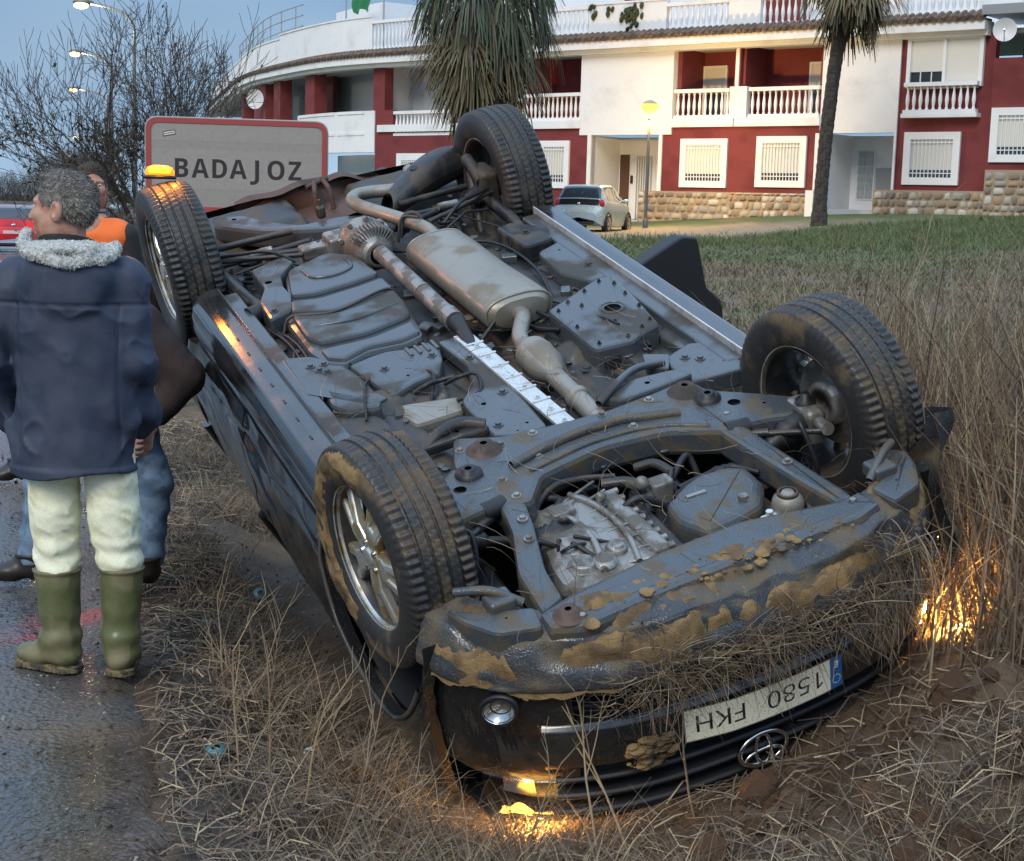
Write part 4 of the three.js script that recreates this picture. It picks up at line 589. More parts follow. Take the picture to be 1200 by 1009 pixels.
  for (const s of [-1, 1]) {
    mesh('control_arm', [arm(s)], MT.grimy, f);
    mesh('arm_bush', [lathe([[0.012, 0.045], [0.024, 0.045], [0.026, 0.03], [0.045, 0.03], [0.048, 0.0]], 20).translate(s * 0.44, 0.01, 1.12), rod([s * 0.40, 0.0, 1.30], [s * 0.48, 0.0, 1.31], 0.032, 0.032, 16), lathe([[0, 0.05], [0.014, 0.05], [0.018, 0.03], [0.034, 0.026], [0.036, 0]], 18).translate(s * 0.685, 0.02, 1.335)], MT.black, f);
    mesh('drive_shaft', [rod([s * 0.28, -0.09, 1.45], [s * 0.70, -0.01, 1.34], 0.015), along(lathe([[0.016, 0], [0.03, 0.015], [0.026, 0.03], [0.04, 0.045], [0.034, 0.06], [0.05, 0.08], [0.044, 0.095], [0.055, 0.11], [0.055, 0.15]], 20), [s * 0.50, -0.05, 1.39], [s * 0.70, -0.01, 1.34]), along(lathe([[0.06, 0], [0.06, 0.05], [0.045, 0.06], [0.05, 0.075], [0.035, 0.09], [0.04, 0.1], [0.018, 0.125]], 20), [s * 0.26, -0.095, 1.455], [s * 0.7, -0.01, 1.34])], MT.black, f);
    mesh('strut', [rod([s * 0.66, -0.06, 1.33], [s * 0.60, -0.5, 1.28], 0.03, 0.026, 16), tube(Array.from({ length: 50 }, (_, k) => { const a = k * 0.7, t = k / 50; return [s * lerp(0.64, 0.60, t) + 0.06 * Math.cos(a), lerp(-0.2, -0.48, t), lerp(1.31, 1.28, t) + 0.06 * Math.sin(a)]; }), 0.008, 200, 6)], MT.dark, f);
    mesh('knuckle', [rbox(Math.min(s * 0.64, s * 0.72), Math.max(s * 0.64, s * 0.72), -0.10, 0.04, 1.26, 1.42, 0.03), rod([s * 0.66, -0.05, 1.3], [s * 0.64, -0.16, 1.3], 0.03), rod([s * 0.68, 0.0, 1.42], [s * 0.66, 0.02, 1.50], 0.022)], MT.cast, f);
    mesh('tie_rod', [rod([s * 0.34, -0.04, 1.22], [s * 0.66, 0.01, 1.49], 0.011), rod([s * 0.40, -0.03, 1.27], [s * 0.52, -0.01, 1.37], 0.02, 0.016)], MT.dark, f);
    mesh('brake_hose', [tube([[s * 0.62, 0.0, 1.40], [s * 0.58, 0.05, 1.46], [s * 0.60, -0.1, 1.53], [s * 0.62, -0.3, 1.46]], 0.008, 30, 8)], MT.black, f);
    mesh('corner_bracket', [slab(smoothPoly([[0.56, 1.86], [0.70, 1.80], [0.78, 1.74], [0.76, 1.82], [0.70, 1.92], [0.58, 1.96]].map(([x, z]) => [s * x, z])[s < 0 ? 'reverse' : 'slice'](), 0.15, 3), -0.06, 0.02, 0.012, [[s * 0.65, 1.87, 0.016]]), tube([[s * 0.58, 0.02, 1.83], [s * 0.66, 0.06, 1.78], [s * 0.74, 0.05, 1.72]], 0.014, 20, 8), rbox(Math.min(s * 0.60, s * 0.68), Math.max(s * 0.60, s * 0.68), 0.0, 0.05, 1.76, 1.84, 0.012)], MT.grimy, f);
    mesh('side_member', [rbox(Math.min(s * 0.50, s * 0.60), Math.max(s * 0.50, s * 0.60), -0.26, -0.14, 0.95, 1.92, 0.02)], MT.dark, f);
  }
}
// engine bay seen from below
{
  const e = new THREE.Group(); e.name = 'engine'; car.add(e);
  mesh('bay_wall', [gridGeo(10, 6, (u, v) => [lerp(-0.5, 0.5, u), lerp(-0.06, -0.45, v), 1.06 + 0.02 * v]), box(-0.6, 0.6, -0.50, -0.48, 1.0, 2.0)], MT.black, e);
  // gearbox: ribbed aluminium casting
  const gb = [slab(smoothPoly([[-0.34, 1.30], [-0.23, 1.27], [-0.12, 1.26], [-0.07, 1.40], [-0.05, 1.55], [-0.065, 1.72], [-0.16, 1.745], [-0.36, 1.76], [-0.41, 1.70], [-0.40, 1.60], [-0.36, 1.45]], 0.15, 3), -0.30, -0.055, 0.045)];
  mesh('gearbox', [...gb, along(lathe([[0.10, 0], [0.125, 0.02], [0.13, 0.12], [0.10, 0.16], [0.05, 0.18], [0, 0.18]], 24), [-0.20, -0.16, 1.50], [-0.40, -0.16, 1.56]), rbox(-0.10, -0.04, -0.25, -0.04, 1.34, 1.72, 0.02), lathe([[0, 0.02], [0.03, 0.02], [0.04, 0]], 16).translate(-0.25, -0.056, 1.68)], MT.cast, e);
  const ribs = []; for (let k = 0; k < 9; k++) { const a = -0.5 + k * 0.13; ribs.push(rod([-0.36 + k * 0.004, -0.075, 1.36 + k * 0.043], [-0.36 + 0.30 * Math.cos(a * 0.5), -0.048 - 0.01 * Math.abs(a), 1.36 + k * 0.043 + 0.22 * Math.sin(a)], 0.008, 0.005, 8)); } ribs.push(tube([[-0.30, -0.06, 1.32], [-0.24, -0.045, 1.42], [-0.23, -0.045, 1.56], [-0.27, -0.055, 1.72]], 0.012, 20, 8), tube([[-0.17, -0.055, 1.28], [-0.13, -0.045, 1.42], [-0.13, -0.045, 1.6], [-0.16, -0.055, 1.73]], 0.010, 20, 8), lathe([[0, 0.03], [0.022, 0.03], [0.026, 0.02], [0.034, 0.018], [0.036, 0]], 18).translate(-0.19, -0.06, 1.64), lathe([[0, 0.03], [0.03, 0.03], [0.034, 0.02], [0.05, 0.012], [0.052, 0]], 18).translate(-0.31, -0.065, 1.66), rbox(-0.28, -0.2, -0.07, -0.03, 1.34, 1.40, 0.012)); mesh('gearbox_ribs', ribs, MT.cast, e);
  const gbb = []; for (let k = 0; k < 9; k++) gbb.push(rod([-0.085, -0.06, 1.34 + k * 0.045], [-0.03, -0.055, 1.345 + k * 0.045], 0.012)); mesh('flange_bolts', gbb, MT.cast, e).userData.kind = 'stuff';
  // engine block edge and oil pan
  mesh('engine_block', [rbox(-0.04, 0.40, -0.4, -0.12, 1.36, 1.80, 0.03), rbox(-0.05, 0.02, -0.2, -0.07, 1.42, 1.76, 0.02), rbox(0.02, 0.2, -0.2, -0.09, 1.30, 1.40, 0.02)], MT.dark, e);
  mesh('oil_pan', [slab(smoothPoly([[0.035, 1.54], [0.12, 1.48], [0.199, 1.445], [0.30, 1.45], [0.36, 1.49], [0.355, 1.60], [0.28, 1.71], [0.17, 1.74], [0.07, 1.75], [0.02, 1.65]], 0.2, 4), -0.14, -0.015, 0.035, [], 4), slab(smoothPoly([[0.0, 1.50], [0.19, 1.41], [0.39, 1.43], [0.40, 1.62], [0.30, 1.76], [0.03, 1.79], [-0.03, 1.66]], 0.15, 3), -0.15, -0.125, 0.006)], MT.grimy, e);
  mesh('drain_plug', [new THREE.CylinderGeometry(0.016, 0.016, 0.018, 6).translate(0.24, -0.01, 1.66), rbox(0.10, 0.17, -0.017, -0.010, 1.55, 1.565, 0.003)], MT.cast, e);
  mesh('pan_bracket', [rbox(0.24, 0.30, -0.10, -0.03, 1.745, 1.775, 0.01), new THREE.CylinderGeometry(0.012, 0.012, 0.02, 6).translate(0.27, -0.025, 1.76)], MT.shield, e);
  mesh('oil_filter', [lathe([[0, 0.075], [0.018, 0.075], [0.022, 0.066], [0.034, 0.066], [0.038, 0.058], [0.046, 0.05], [0.050, 0.03], [0.050, -0.03], [0.042, -0.05]], 28).translate(0.345, -0.055, 1.745)], MT.exhaust, e);
  mesh('filter_ring', [lathe([[0.026, 0.004], [0.033, 0.004], [0.034, -0.006], [0.024, -0.006], [0.026, 0.004]], 24).translate(0.345, 0.016, 1.745)], MT.rust, e);
  mesh('pulley', [turnX(lathe([[0.02, 0], [0.06, 0.002], [0.065, 0.01], [0.055, 0.015], [0.065, 0.02], [0.065, 0.03], [0.02, 0.034]], 24)).translate(0.44, -0.14, 1.62), turnX(lathe([[0.02, 0], [0.04, 0.002], [0.045, 0.01], [0.045, 0.03], [0.02, 0.034]], 24)).translate(0.44, -0.1, 1.47)], MT.cast, e);
  mesh('engine_pipes', [tube([[-0.05, -0.06, 1.28], [0.02, -0.05, 1.33], [0.05, -0.07, 1.40], [0.02, -0.1, 1.46]], 0.02, 24, 10), tube([[0.08, -0.05, 1.26], [0.13, -0.03, 1.30], [0.16, -0.04, 1.37]], 0.016, 24, 10), tube([[-0.30, -0.06, 1.29], [-0.2, -0.03, 1.24], [-0.1, -0.04, 1.24], [0.0, -0.05, 1.27]], 0.011, 24, 8), tube([[-0.4, -0.1, 1.78], [-0.2, -0.09, 1.80], [0.1, -0.09, 1.79], [0.3, -0.1, 1.81]], 0.018, 24, 10), tube([[0.40, -0.12, 1.50], [0.44, -0.04, 1.6], [0.42, -0.06, 1.75], [0.36, -0.12, 1.82]], 0.012, 24, 8)], MT.dark, e);
  mesh('engine_mount', [rbox(0.06, 0.14, -0.12, -0.03, 1.36, 1.42, 0.015)], MT.cast, e); mesh('sensor', [new THREE.SphereGeometry(0.024, 14, 10).translate(0.03, -0.02, 1.40)], MT.cast, e); mesh('sensor', [new THREE.SphereGeometry(0.018, 12, 8).translate(-0.115, -0.02, 1.40)], MT.cast, e);
}
{ const r = rngOf(501), g = []; for (let k = 0; k < 16; k++) { let x = lerp(-0.62, 0.62, r()), z = lerp(-1.6, 0.5, r()); const pts = []; for (let q = 0; q < 5; q++) { pts.push([x, Math.max(floorY(x, z) + 0.02, -0.06) + r() * 0.03, z]); x = clamp(x + (r() - 0.5) * 0.16, -0.66, 0.66); z += 0.08 + r() * 0.12; } g.push(tube(pts, 0.004 + r() * 0.006, 30, 6)); } for (let k = 0; k < 12; k++) { let x = lerp(-0.45, 0.45, r()), z = lerp(1.2, 1.6, r()); const pts = []; for (let q = 0; q < 4; q++) { pts.push([x, -0.10 + r() * 0.08, z]); x = clamp(x + (r() - 0.5) * 0.25, -0.42, 0.42); z = clamp(z + (r() - 0.4) * 0.16, 1.2, 1.82); } g.push(tube(pts, 0.006 + r() * 0.008, 30, 6)); } part('hoses_and_cables', g, MT.black).userData.kind = 'stuff'; }
// brake lines, cables and scattered clips along the floor
part('brake_lines', [tube([[-0.62, -0.04, -0.5], [-0.60, 0.0, -0.2], [-0.615, -0.03, 0.3], [-0.56, -0.03, 0.5], [-0.48, -0.02, 0.75], [-0.5, -0.02, 0.95]], 0.006, 60, 6), tube([[-0.635, -0.04, -0.5], [-0.625, 0.0, -0.2], [-0.64, -0.03, 0.3], [-0.58, -0.03, 0.52], [-0.50, -0.02, 0.75]], 0.005, 60, 6), tube([[0.24, -0.05, -0.95], [0.46, -0.03, -0.75], [0.50, -0.03, -0.4], [0.42, -0.06, 0.0]], 0.007, 50, 6), tube([[-0.24, -0.01, 0.42], [-0.2, 0.03, 0.47], [-0.14, 0.03, 0.48], [-0.16, 0.0, 0.56], [-0.25, -0.01, 0.56]], 0.008, 40, 6), tube([[-0.36, -0.01, 0.42], [-0.31, 0.02, 0.44], [-0.26, 0.0, 0.4], [-0.2, 0.01, 0.42]], 0.009, 30, 6)], MT.black);
part('small_brackets', (() => { const r = rngOf(77), g = []; for (let k = 0; k < 60; k++) { const x = lerp(-0.68, 0.68, r()), z = lerp(-1.7, 1.0, r()), y = floorY(x, z); const a = 0.012 + r() * 0.03, b = 0.012 + r() * 0.04; if (r() < 0.5) g.push(xf(rbox(-a, a, -0.01, 0.012 + r() * 0.02, -b, b, 0.006, 1), x, y, z, 0, r() * 3, 0)); else g.push(...bolt(x, y, z, 0.01 + r() * 0.008)); } return g; })(), MT.steel).userData.kind = 'stuff';
part('small_brackets', (() => { const r = rngOf(78), g = []; for (let k = 0; k < 60; k++) { const x = lerp(-0.68, 0.68, r()), z = lerp(-1.7, 1.0, r()), y = floorY(x, z); const a = 0.012 + r() * 0.03, b = 0.012 + r() * 0.04; if (r() < 0.5) g.push(xf(rbox(-a, a, -0.01, 0.012 + r() * 0.02, -b, b, 0.006, 1), x, y, z, 0, r() * 3, 0)); else g.push(...bolt(x, y, z, 0.01 + r() * 0.008)); } return g; })(), MT.rust).userData.kind = 'stuff';
// ---------------------------------------------------------------- the row of houses
const MH = {
  white: patchy({ n: 256, grain: 0.05, a: [0.70, 0.715, 0.73], b: [0.55, 0.555, 0.56], p: 4, oct: 6, lo: 0.5, hi: 0.85, ra: 0.8, rb: 0.9, rep: 0.25, seed: 71 }),
  red: patchy({ n: 256, grain: 0.1, a: [0.165, 0.027, 0.029], b: [0.125, 0.021, 0.023], p: 4, oct: 5, lo: 0.45, hi: 0.75, ra: 0.8, rb: 0.9, rep: 0.3, seed: 73 }),
  grey: std(0.42, 0.43, 0.44, 0.85), dark: std(0.02, 0.02, 0.022, 0.4), blind: std(0.60, 0.59, 0.55, 0.7), pane: std(0.035, 0.045, 0.055, 0.08, 0, { clearcoat: 1 }),
  tile: patchy({ n: 256, a: [0.16, 0.105, 0.075], b: [0.075, 0.06, 0.05], p: 8, oct: 5, ra: 0.8, rb: 0.95, rep: 1, seed: 75 }), door: std(0.30, 0.31, 0.31, 0.5), wood: std(0.09, 0.045, 0.025, 0.5), cream: std(0.62, 0.58, 0.48, 0.6), mortar: std(0.30, 0.24, 0.17, 0.95), glassBlock: std(0.33, 0.36, 0.36, 0.12, 0, { clearcoat: 1 }), metal: std(0.35, 0.36, 0.37, 0.45, 0.6), dish: std(0.62, 0.62, 0.62, 0.5), plant: std(0.05, 0.065, 0.03, 0.9),
};
const stones = [[0.30, 0.25, 0.18], [0.36, 0.33, 0.27], [0.23, 0.17, 0.12], [0.45, 0.43, 0.38], [0.18, 0.15, 0.125], [0.32, 0.22, 0.14], [0.27, 0.26, 0.24]].map(c => std(...c, 0.85));
const facPath = (() => {
  const P = []; for (const u of [42, 24, 12, 5]) P.push(V(FP[0] + FE[0] * u, 0, FP[1] + FE[1] * u));
  P.push(V(1.134, 0, -61.28)); for (const [x, z] of [[-3.5, -65.9], [-8.12, -70.57], [-11.63, -76.82], [-13.88, -82.03], [-16.83, -92.58], [-22.5, -114.6]]) P.push(V(x, 0, z));
  const c = new THREE.CatmullRomCurve3(P, false, 'centripetal'), N = 900, T = []; let L = 0, best = [9e9, 0];
  for (let i = 0; i <= N; i++) { const p = c.getPoint(i / N); if (i) L += p.distanceTo(T[i - 1].p); T.push({ p, L }); const d = Math.hypot(p.x - 1.134, p.z + 61.28); if (d < best[0]) best = [d, L]; }
  return { T, L0: best[1] };
})();
function fpt(u, y, d) {      // u metres along the facade (towards the right positive), y up, d out of the wall
  const L = facPath.L0 - u, T = facPath.T; let lo = 0, hi = T.length - 1; while (hi - lo > 1) { const m = (lo + hi) >> 1; T[m].L < L ? lo = m : hi = m; }
  const a = T[lo], b = T[hi], t = (L - a.L) / (b.L - a.L || 1), x = lerp(a.p.x, b.p.x, t), z = lerp(a.p.z, b.p.z, t);
  let tx = 0, tz = 0; for (const k of [-6, -2, 2]) { const i = clamp(lo + k, 0, T.length - 3); tx += T[i].p.x - T[i + 2].p.x; tz += T[i].p.z - T[i + 2].p.z; } const l = Math.hypot(tx, tz); tx /= l; tz /= l;
  return [x - tz * d, y, z + tx * d];
}
function wallBox(u0, u1, y0, y1, d0, d1) {
  const n = u0 < 0 ? Math.max(1, Math.ceil((u1 - u0) / 1.2)) : 1, pos = [], idx = [];
  for (let i = 0; i <= n; i++) { const u = lerp(u0, u1, i / n); pos.push(...fpt(u, y0, d1), ...fpt(u, y1, d1), ...fpt(u, y1, d0), ...fpt(u, y0, d0)); }
  for (let i = 0; i < n; i++) for (let k = 0; k < 4; k++) { const a = i * 4 + k, b = i * 4 + (k + 1) % 4; idx.push(a, a + 4, b, b, a + 4, b + 4); }
  const e = n * 4; idx.push(0, 1, 2, 0, 2, 3, e, e + 2, e + 1, e, e + 3, e + 2);
  const g = new THREE.BufferGeometry(); g.setAttribute('position', new THREE.Float32BufferAttribute(pos, 3)); g.setIndex(idx); const q = g.toNonIndexed(); q.computeVertexNormals(); return q;
}
let House = null;
function hm(name, geos, mat, parent = House) { const l = (Array.isArray(geos) ? geos : [geos]); let off = House.position; const m = mesh(name, l, mat, parent); m.geometry.translate(-off.x, -off.y, -off.z); return m; }
function house(name, label, u) { const p = fpt(u, 0, 0); House = thing(name, label, 'house', [p[0], height(p[0], p[2]), p[2]], 0, 'row of terraced houses'); return House; }
const grp = (name, label) => { const g = new THREE.Group(); g.name = name; if (label) g.userData.label = label; House.add(g); return g; };
function win(u0, u1, y0, y1, w = 0.24, lower = 0.2, d = 0) {
  const g = grp('window'); const a = u0 + w, b = u1 - w, e = y0 + w, f = y1 - w;
  hm('surround', [wallBox(u0, a, y0, y1, d - 0.02, d + 0.09), wallBox(b, u1, y0, y1, d - 0.02, d + 0.09), wallBox(a, b, y0, e, d - 0.02, d + 0.087), wallBox(a, b, f, y1, d - 0.02, d + 0.087)], MH.white, g);
  hm('blind', wallBox(a, b, lerp(e, f, lower), f, d, d + 0.02), MH.blind, g); hm('pane', wallBox(a, b, e, lerp(e, f, lower), d, d + 0.014), MH.pane, g);
  const bars = []; const n = Math.round((b - a) / 0.13); for (let k = 0; k <= n; k++) bars.push(wallBox(lerp(a, b, k / n) - 0.012, lerp(a, b, k / n) + 0.012, e, f, d + 0.05, d + 0.072)); bars.push(wallBox(a, b, lerp(e, f, 0.1), lerp(e, f, 0.1) + 0.03, d + 0.045, d + 0.07), wallBox(a, b, lerp(e, f, 0.9), lerp(e, f, 0.9) + 0.03, d + 0.045, d + 0.07)); hm('grille', bars, MH.white, g);
  return g;
}
const balG = boxUV(lathe([[0.05, 0], [0.055, 0.03], [0.035, 0.07], [0.05, 0.16], [0.066, 0.27], [0.055, 0.38], [0.032, 0.52], [0.03, 0.58], [0.05, 0.62], [0.05, 0.66]], 10));
function balustrade(u0, u1, y0, y1, d = 0) {
  const g = grp('balustrade'); const h = y1 - y0;
  hm('top_rail', wallBox(u0, u1, y1 - 0.13, y1, d - 0.19, d + 0.03), MH.white, g); hm('bottom_rail', wallBox(u0, u1, y0, y0 + 0.12, d - 0.18, d + 0.02), MH.white, g);
  const n = Math.max(2, Math.round((u1 - u0) / 0.235)), s = (h - 0.25) / 0.66;
  for (let k = 0; k < n; k++) { const p = fpt(lerp(u0, u1, (k + 0.5) / n), y0 + 0.12, d - 0.08); const m = mesh('baluster', balG, MH.white, g, { raw: true }); m.position.set(p[0] - House.position.x, p[1] - House.position.y, p[2] - House.position.z); m.scale.set(1, s, 1); }
  return g;
}
function stoneWall(u0, u1, y0, y1, d, seed) {
  const g = grp('stone_plinth'); hm('mortar_backing', wallBox(u0, u1, y0 - 0.6, y1, d - 0.3, d), MH.mortar, g);
  const r = rngOf(seed); let y = y0 - 0.1, row = 0;
  while (y < y1 - 0.06) {
    const h = Math.min(0.2 + r() * 0.12, y1 - y); let u = u0 + 0.02 - (row % 2) * 0.15;
    while (u < u1 - 0.08) {
      const w = 0.16 + r() * 0.34, a = Math.max(u0, u), b = Math.min(u1, u + w); u += w;
      if (b - a < 0.1) continue;
      const c = [(a + b) / 2, y + h / 2], pts = []; const n = 7; for (let k = 0; k < n; k++) { const t = k / n * Math.PI * 2 + r() * 0.4, sx = Math.sign(Math.cos(t)) * Math.pow(Math.abs(Math.cos(t)), 0.6), sy = Math.sign(Math.sin(t)) * Math.pow(Math.abs(Math.sin(t)), 0.6), q = 0.36 + r() * 0.14; pts.push([c[0] + sx * (b - a) * q, Math.min(y1 - 0.01, c[1] + sy * h * q)]); }
      const pos = [], idx = [], o = 0.03 + r() * 0.03;
      for (const [pu, py] of pts) pos.push(...fpt(pu, py, d)); for (const [pu, py] of pts) pos.push(...fpt(lerp(c[0], pu, 0.86), lerp(c[1], py, 0.86), d + o)); pos.push(...fpt(c[0], c[1], d + o + 0.012));
      for (let k = 0; k < n; k++) { const k1 = (k + 1) % n; idx.push(k, k1, n + k1, k, n + k1, n + k, n + k, n + k1, 2 * n); }
      const gg = new THREE.BufferGeometry(); gg.setAttribute('position', new THREE.Float32BufferAttribute(pos, 3)); gg.setIndex(idx); gg.computeVertexNormals(); hm('stone', gg, stones[Math.floor(r() * stones.length)], g);
    }
    y += h; row++;
  }
}
function eave(u0, u1) {
  hm('fascia', [wallBox(u0, u1, 7.52, 7.80, -0.2, 0.55), wallBox(u0, u1, 7.36, 7.52, -0.2, 0.30)], MH.white);
  const t = []; const n = Math.max(1, Math.round((u1 - u0) / 0.26));
  for (let k = 0; k < n; k++) { const u = lerp(u0, u1, (k + 0.5) / n), a = V(...fpt(u, 7.86, 0.66)), b = V(...fpt(u, 8.12, -0.02)); t.push(rod(a, b, 0.10, 0.10, 7)); }
  t.push(wallBox(u0, u1, 7.80, 7.87, 0.0, 0.60)); const m = hm('tile_edge', t, MH.tile); m.userData.kind = 'stuff';
}
const parapet = (u0, u1, top = 9.1) => hm('parapet', [wallBox(u0, u1, 8.0, top, -0.2, 0.0), wallBox(u0, u1, top, top + 0.07, -0.24, 0.04)], MH.white);
function loggia(u0, u1, matBack, d = -1.7, y0 = 4.75, y1 = 7.45) { hm('loggia_wall', [wallBox(u0, u1, y0, y1, d - 0.2, d)], matBack); hm('loggia_side', wallBox(u0 - 0.02, u0 + 0.16, y0, y1, d, -0.19), matBack); hm('loggia_side', wallBox(u1 - 0.16, u1 + 0.02, y0, y1, d, -0.19), matBack); hm('balcony_slab', [wallBox(u0 - 0.05, u1 + 0.05, 4.62, 4.92, d - 0.2, 0.12)], MH.white); }
function balconyDoor(u0, u1, y0, y1, d) { const g = grp('balcony_door'); hm('frame', [wallBox(u0, u0 + 0.09, y0, y1, d, d + 0.07), wallBox(u1 - 0.09, u1, y0, y1, d, d + 0.07), wallBox(u0 + 0.09, u1 - 0.09, y1 - 0.08, y1, d, d + 0.067)], MH.white, g); hm('shutter', wallBox(u0 + 0.09, u1 - 0.09, lerp(y0, y1, 0.55), y1 - 0.08, d, d + 0.045), MH.blind, g); hm('pane', wallBox(u0 + 0.09, u1 - 0.09, y0, lerp(y0, y1, 0.55), d, d + 0.03), MH.pane, g); }
function porch(u0, u1, yb) { const d = -1.9, t = 4.36; hm('porch_wall', [wallBox(u0, u1, yb - 0.6, t, d - 0.2, d), wallBox(u0 - 0.2, u0, yb - 0.6, t, d, -0.02), wallBox(u1, u1 + 0.2, yb - 0.6, t, d, -0.02)], MH.white); hm('porch_step', wallBox(u0, u1, yb - 0.6, yb + 0.05, d, -0.05), MH.grey); return d; }
function glassBlocks(u0, u1, y0, y1, d) { const g = grp('glass_block_window'); hm('frame', wallBox(u0 - 0.05, u1 + 0.05, y0 - 0.05, y1 + 0.05, d, d + 0.03), MH.white, g); const nx = 2, ny = 6; for (let i = 0; i < nx; i++) for (let j = 0; j < ny; j++) { const a = lerp(u0, u1, i / nx) + 0.02, b = lerp(u0, u1, (i + 1) / nx) - 0.02, e = lerp(y0, y1, j / ny) + 0.02, f = lerp(y0, y1, (j + 1) / ny) - 0.02; hm('glass_block', wallBox(a, b, e, f, d + 0.03, d + 0.07), MH.glassBlock, g); } }
function dishOn(u, y, d, r, label) { const p = fpt(u, y, d), q = fpt(u, y, 0); const o = thing('satellite_dish', label, 'satellite dish', p, 0, 'satellite dishes on the houses'); const g = lathe([[0, 0], [r * 0.5, 0.03], [r * 0.85, 0.09], [r, 0.13], [r * 0.99, 0.135], [r * 0.5, 0.04], [0, 0.012]], 28); g.rotateX(Math.PI / 2); mesh('bowl', g, MH.dish, o); mesh('arm', [rod([0, -r, 0.1], [0, -0.05, 0.42], 0.014), rod([0, -0.05, 0.36], [0, -0.02, 0.46], 0.035)], MH.metal, o); mesh('bracket', rod([0, 0, 0], [q[0] - p[0], -0.1, q[2] - p[2]], 0.025), MH.metal, o); o.rotation.y = -0.35; return o; }

// house with the bay window
house('terraced_house', 'dark red house with a shuttered bay window and stone base', 19);
hm('wall', [wallBox(14.7, 17.9, 2.45, 7.5, -0.3, 0), wallBox(17.9, 26, 3.1, 6.65, -0.3, 0.12), wallBox(19.6, 26, 6.65, 7.9, -0.3, 0.12)], MH.red);
hm('terrace_back', [wallBox(17.9, 22, 6.65, 8.0, -2.4, -2.2)], MH.grey); hm('terrace_floor', wallBox(17.9, 22, 6.5, 6.64, -2.2, -0.3), MH.grey); hm('terrace_canopy', [wallBox(17.6, 24, 7.95, 8.25, -2.4, 0.6)], MH.metal);
stoneWall(14.0, 17.9, 1.75, 2.48, 0.08, 11); stoneWall(17.9, 20.6, 1.7, 3.16, 0.2, 12);
eave(14.6, 17.7); balustrade(14.8, 17.2, 8.05, 9.0); parapet(17.25, 19.5, 8.9); parapet(14.3, 14.75, 9.1);
{ const g = grp('bay_window', 'bay window with half-lowered white shutters'); hm('frame', [wallBox(14.95, 15.08, 5.8, 7.42, 0, 0.14), wallBox(17.42, 17.55, 5.8, 7.42, 0, 0.14), wallBox(16.2, 16.3, 5.8, 7.3, 0, 0.14), wallBox(15.08, 17.42, 7.30, 7.42, 0, 0.137), wallBox(15.08, 17.42, 5.75, 5.83, 0, 0.137)], MH.white, g); hm('shutter', wallBox(15.08, 16.2, 6.3, 7.3, 0.02, 0.10), MH.blind, g); hm('shutter', wallBox(16.3, 17.42, 5.95, 7.3, 0.02, 0.10), MH.blind, g); hm('pane', wallBox(15.08, 16.2, 5.83, 6.3, 0.02, 0.06), MH.pane, g); hm('glazing_bar', [wallBox(15.42, 15.45, 5.83, 6.3, 0.06, 0.09), wallBox(15.8, 15.83, 5.83, 6.3, 0.06, 0.09)], MH.white, g); }
balustrade(15.0, 17.5, 4.95, 5.95, 0.32); hm('balcony_sill', wallBox(14.95, 17.55, 4.82, 4.95, 0, 0.36), MH.white);
win(15.0, 16.95, 2.66, 4.37); win(17.98, 19.95, 3.4, 5.1, 0.24, 0.2, 0.12);
dishOn(18.35, 7.45, 0.5, 0.36, 'white satellite dish on the terrace of the red house with the bay window');
// next house: half a loggia, tall white wall, porch with glass blocks
house('terraced_house', 'house with a porch of glass blocks and a red loggia beside the palm trunk', 11);
hm('wall', [wallBox(8.4, 11.85, 2.28, 4.62, -0.3, 0), wallBox(8.4, 8.55, 4.9, 7.5, -0.19, -0.02)], MH.red);
hm('white_wall', [wallBox(11.85, 14.7, 4.36, 7.5, -0.25, 0.06), wallBox(11.7, 12.12, 1.3, 4.36, -0.25, 0.06), wallBox(14.62, 14.7, 2.45, 4.36, -0.25, 0.06)], MH.white);
loggia(8.5, 11.8, MH.red); balustrade(8.95, 11.75, 4.92, 5.98); hm('pillar', [wallBox(8.2, 8.9, 4.92, 6.02, -0.2, 0.08), wallBox(8.36, 8.5, 6.02, 7.4, -0.18, 0.02)], MH.white);
balconyDoor(10.4, 11.55, 4.92, 6.95, -1.7); eave(8.4, 14.6); balustrade(9.25, 11.2, 8.05, 9.1); parapet(8.4, 9.25); parapet(11.2, 14.35);
win(9.4, 11.38, 2.5, 4.27); stoneWall(8.4, 11.85, 1.25, 2.30, 0.08, 13);
{ const d = porch(12.12, 14.62, 1.75); glassBlocks(12.4, 13.0, 2.2, 3.85, d); glassBlocks(14.05, 14.55, 2.4, 3.85, d); hm('meter_cabinet', wallBox(13.12, 13.95, 2.55, 3.25, d, d + 0.08), MH.door); hm('side_wall', wallBox(11.95, 12.25, 1.4, 2.4, 0.06, 1.0), MH.white); }
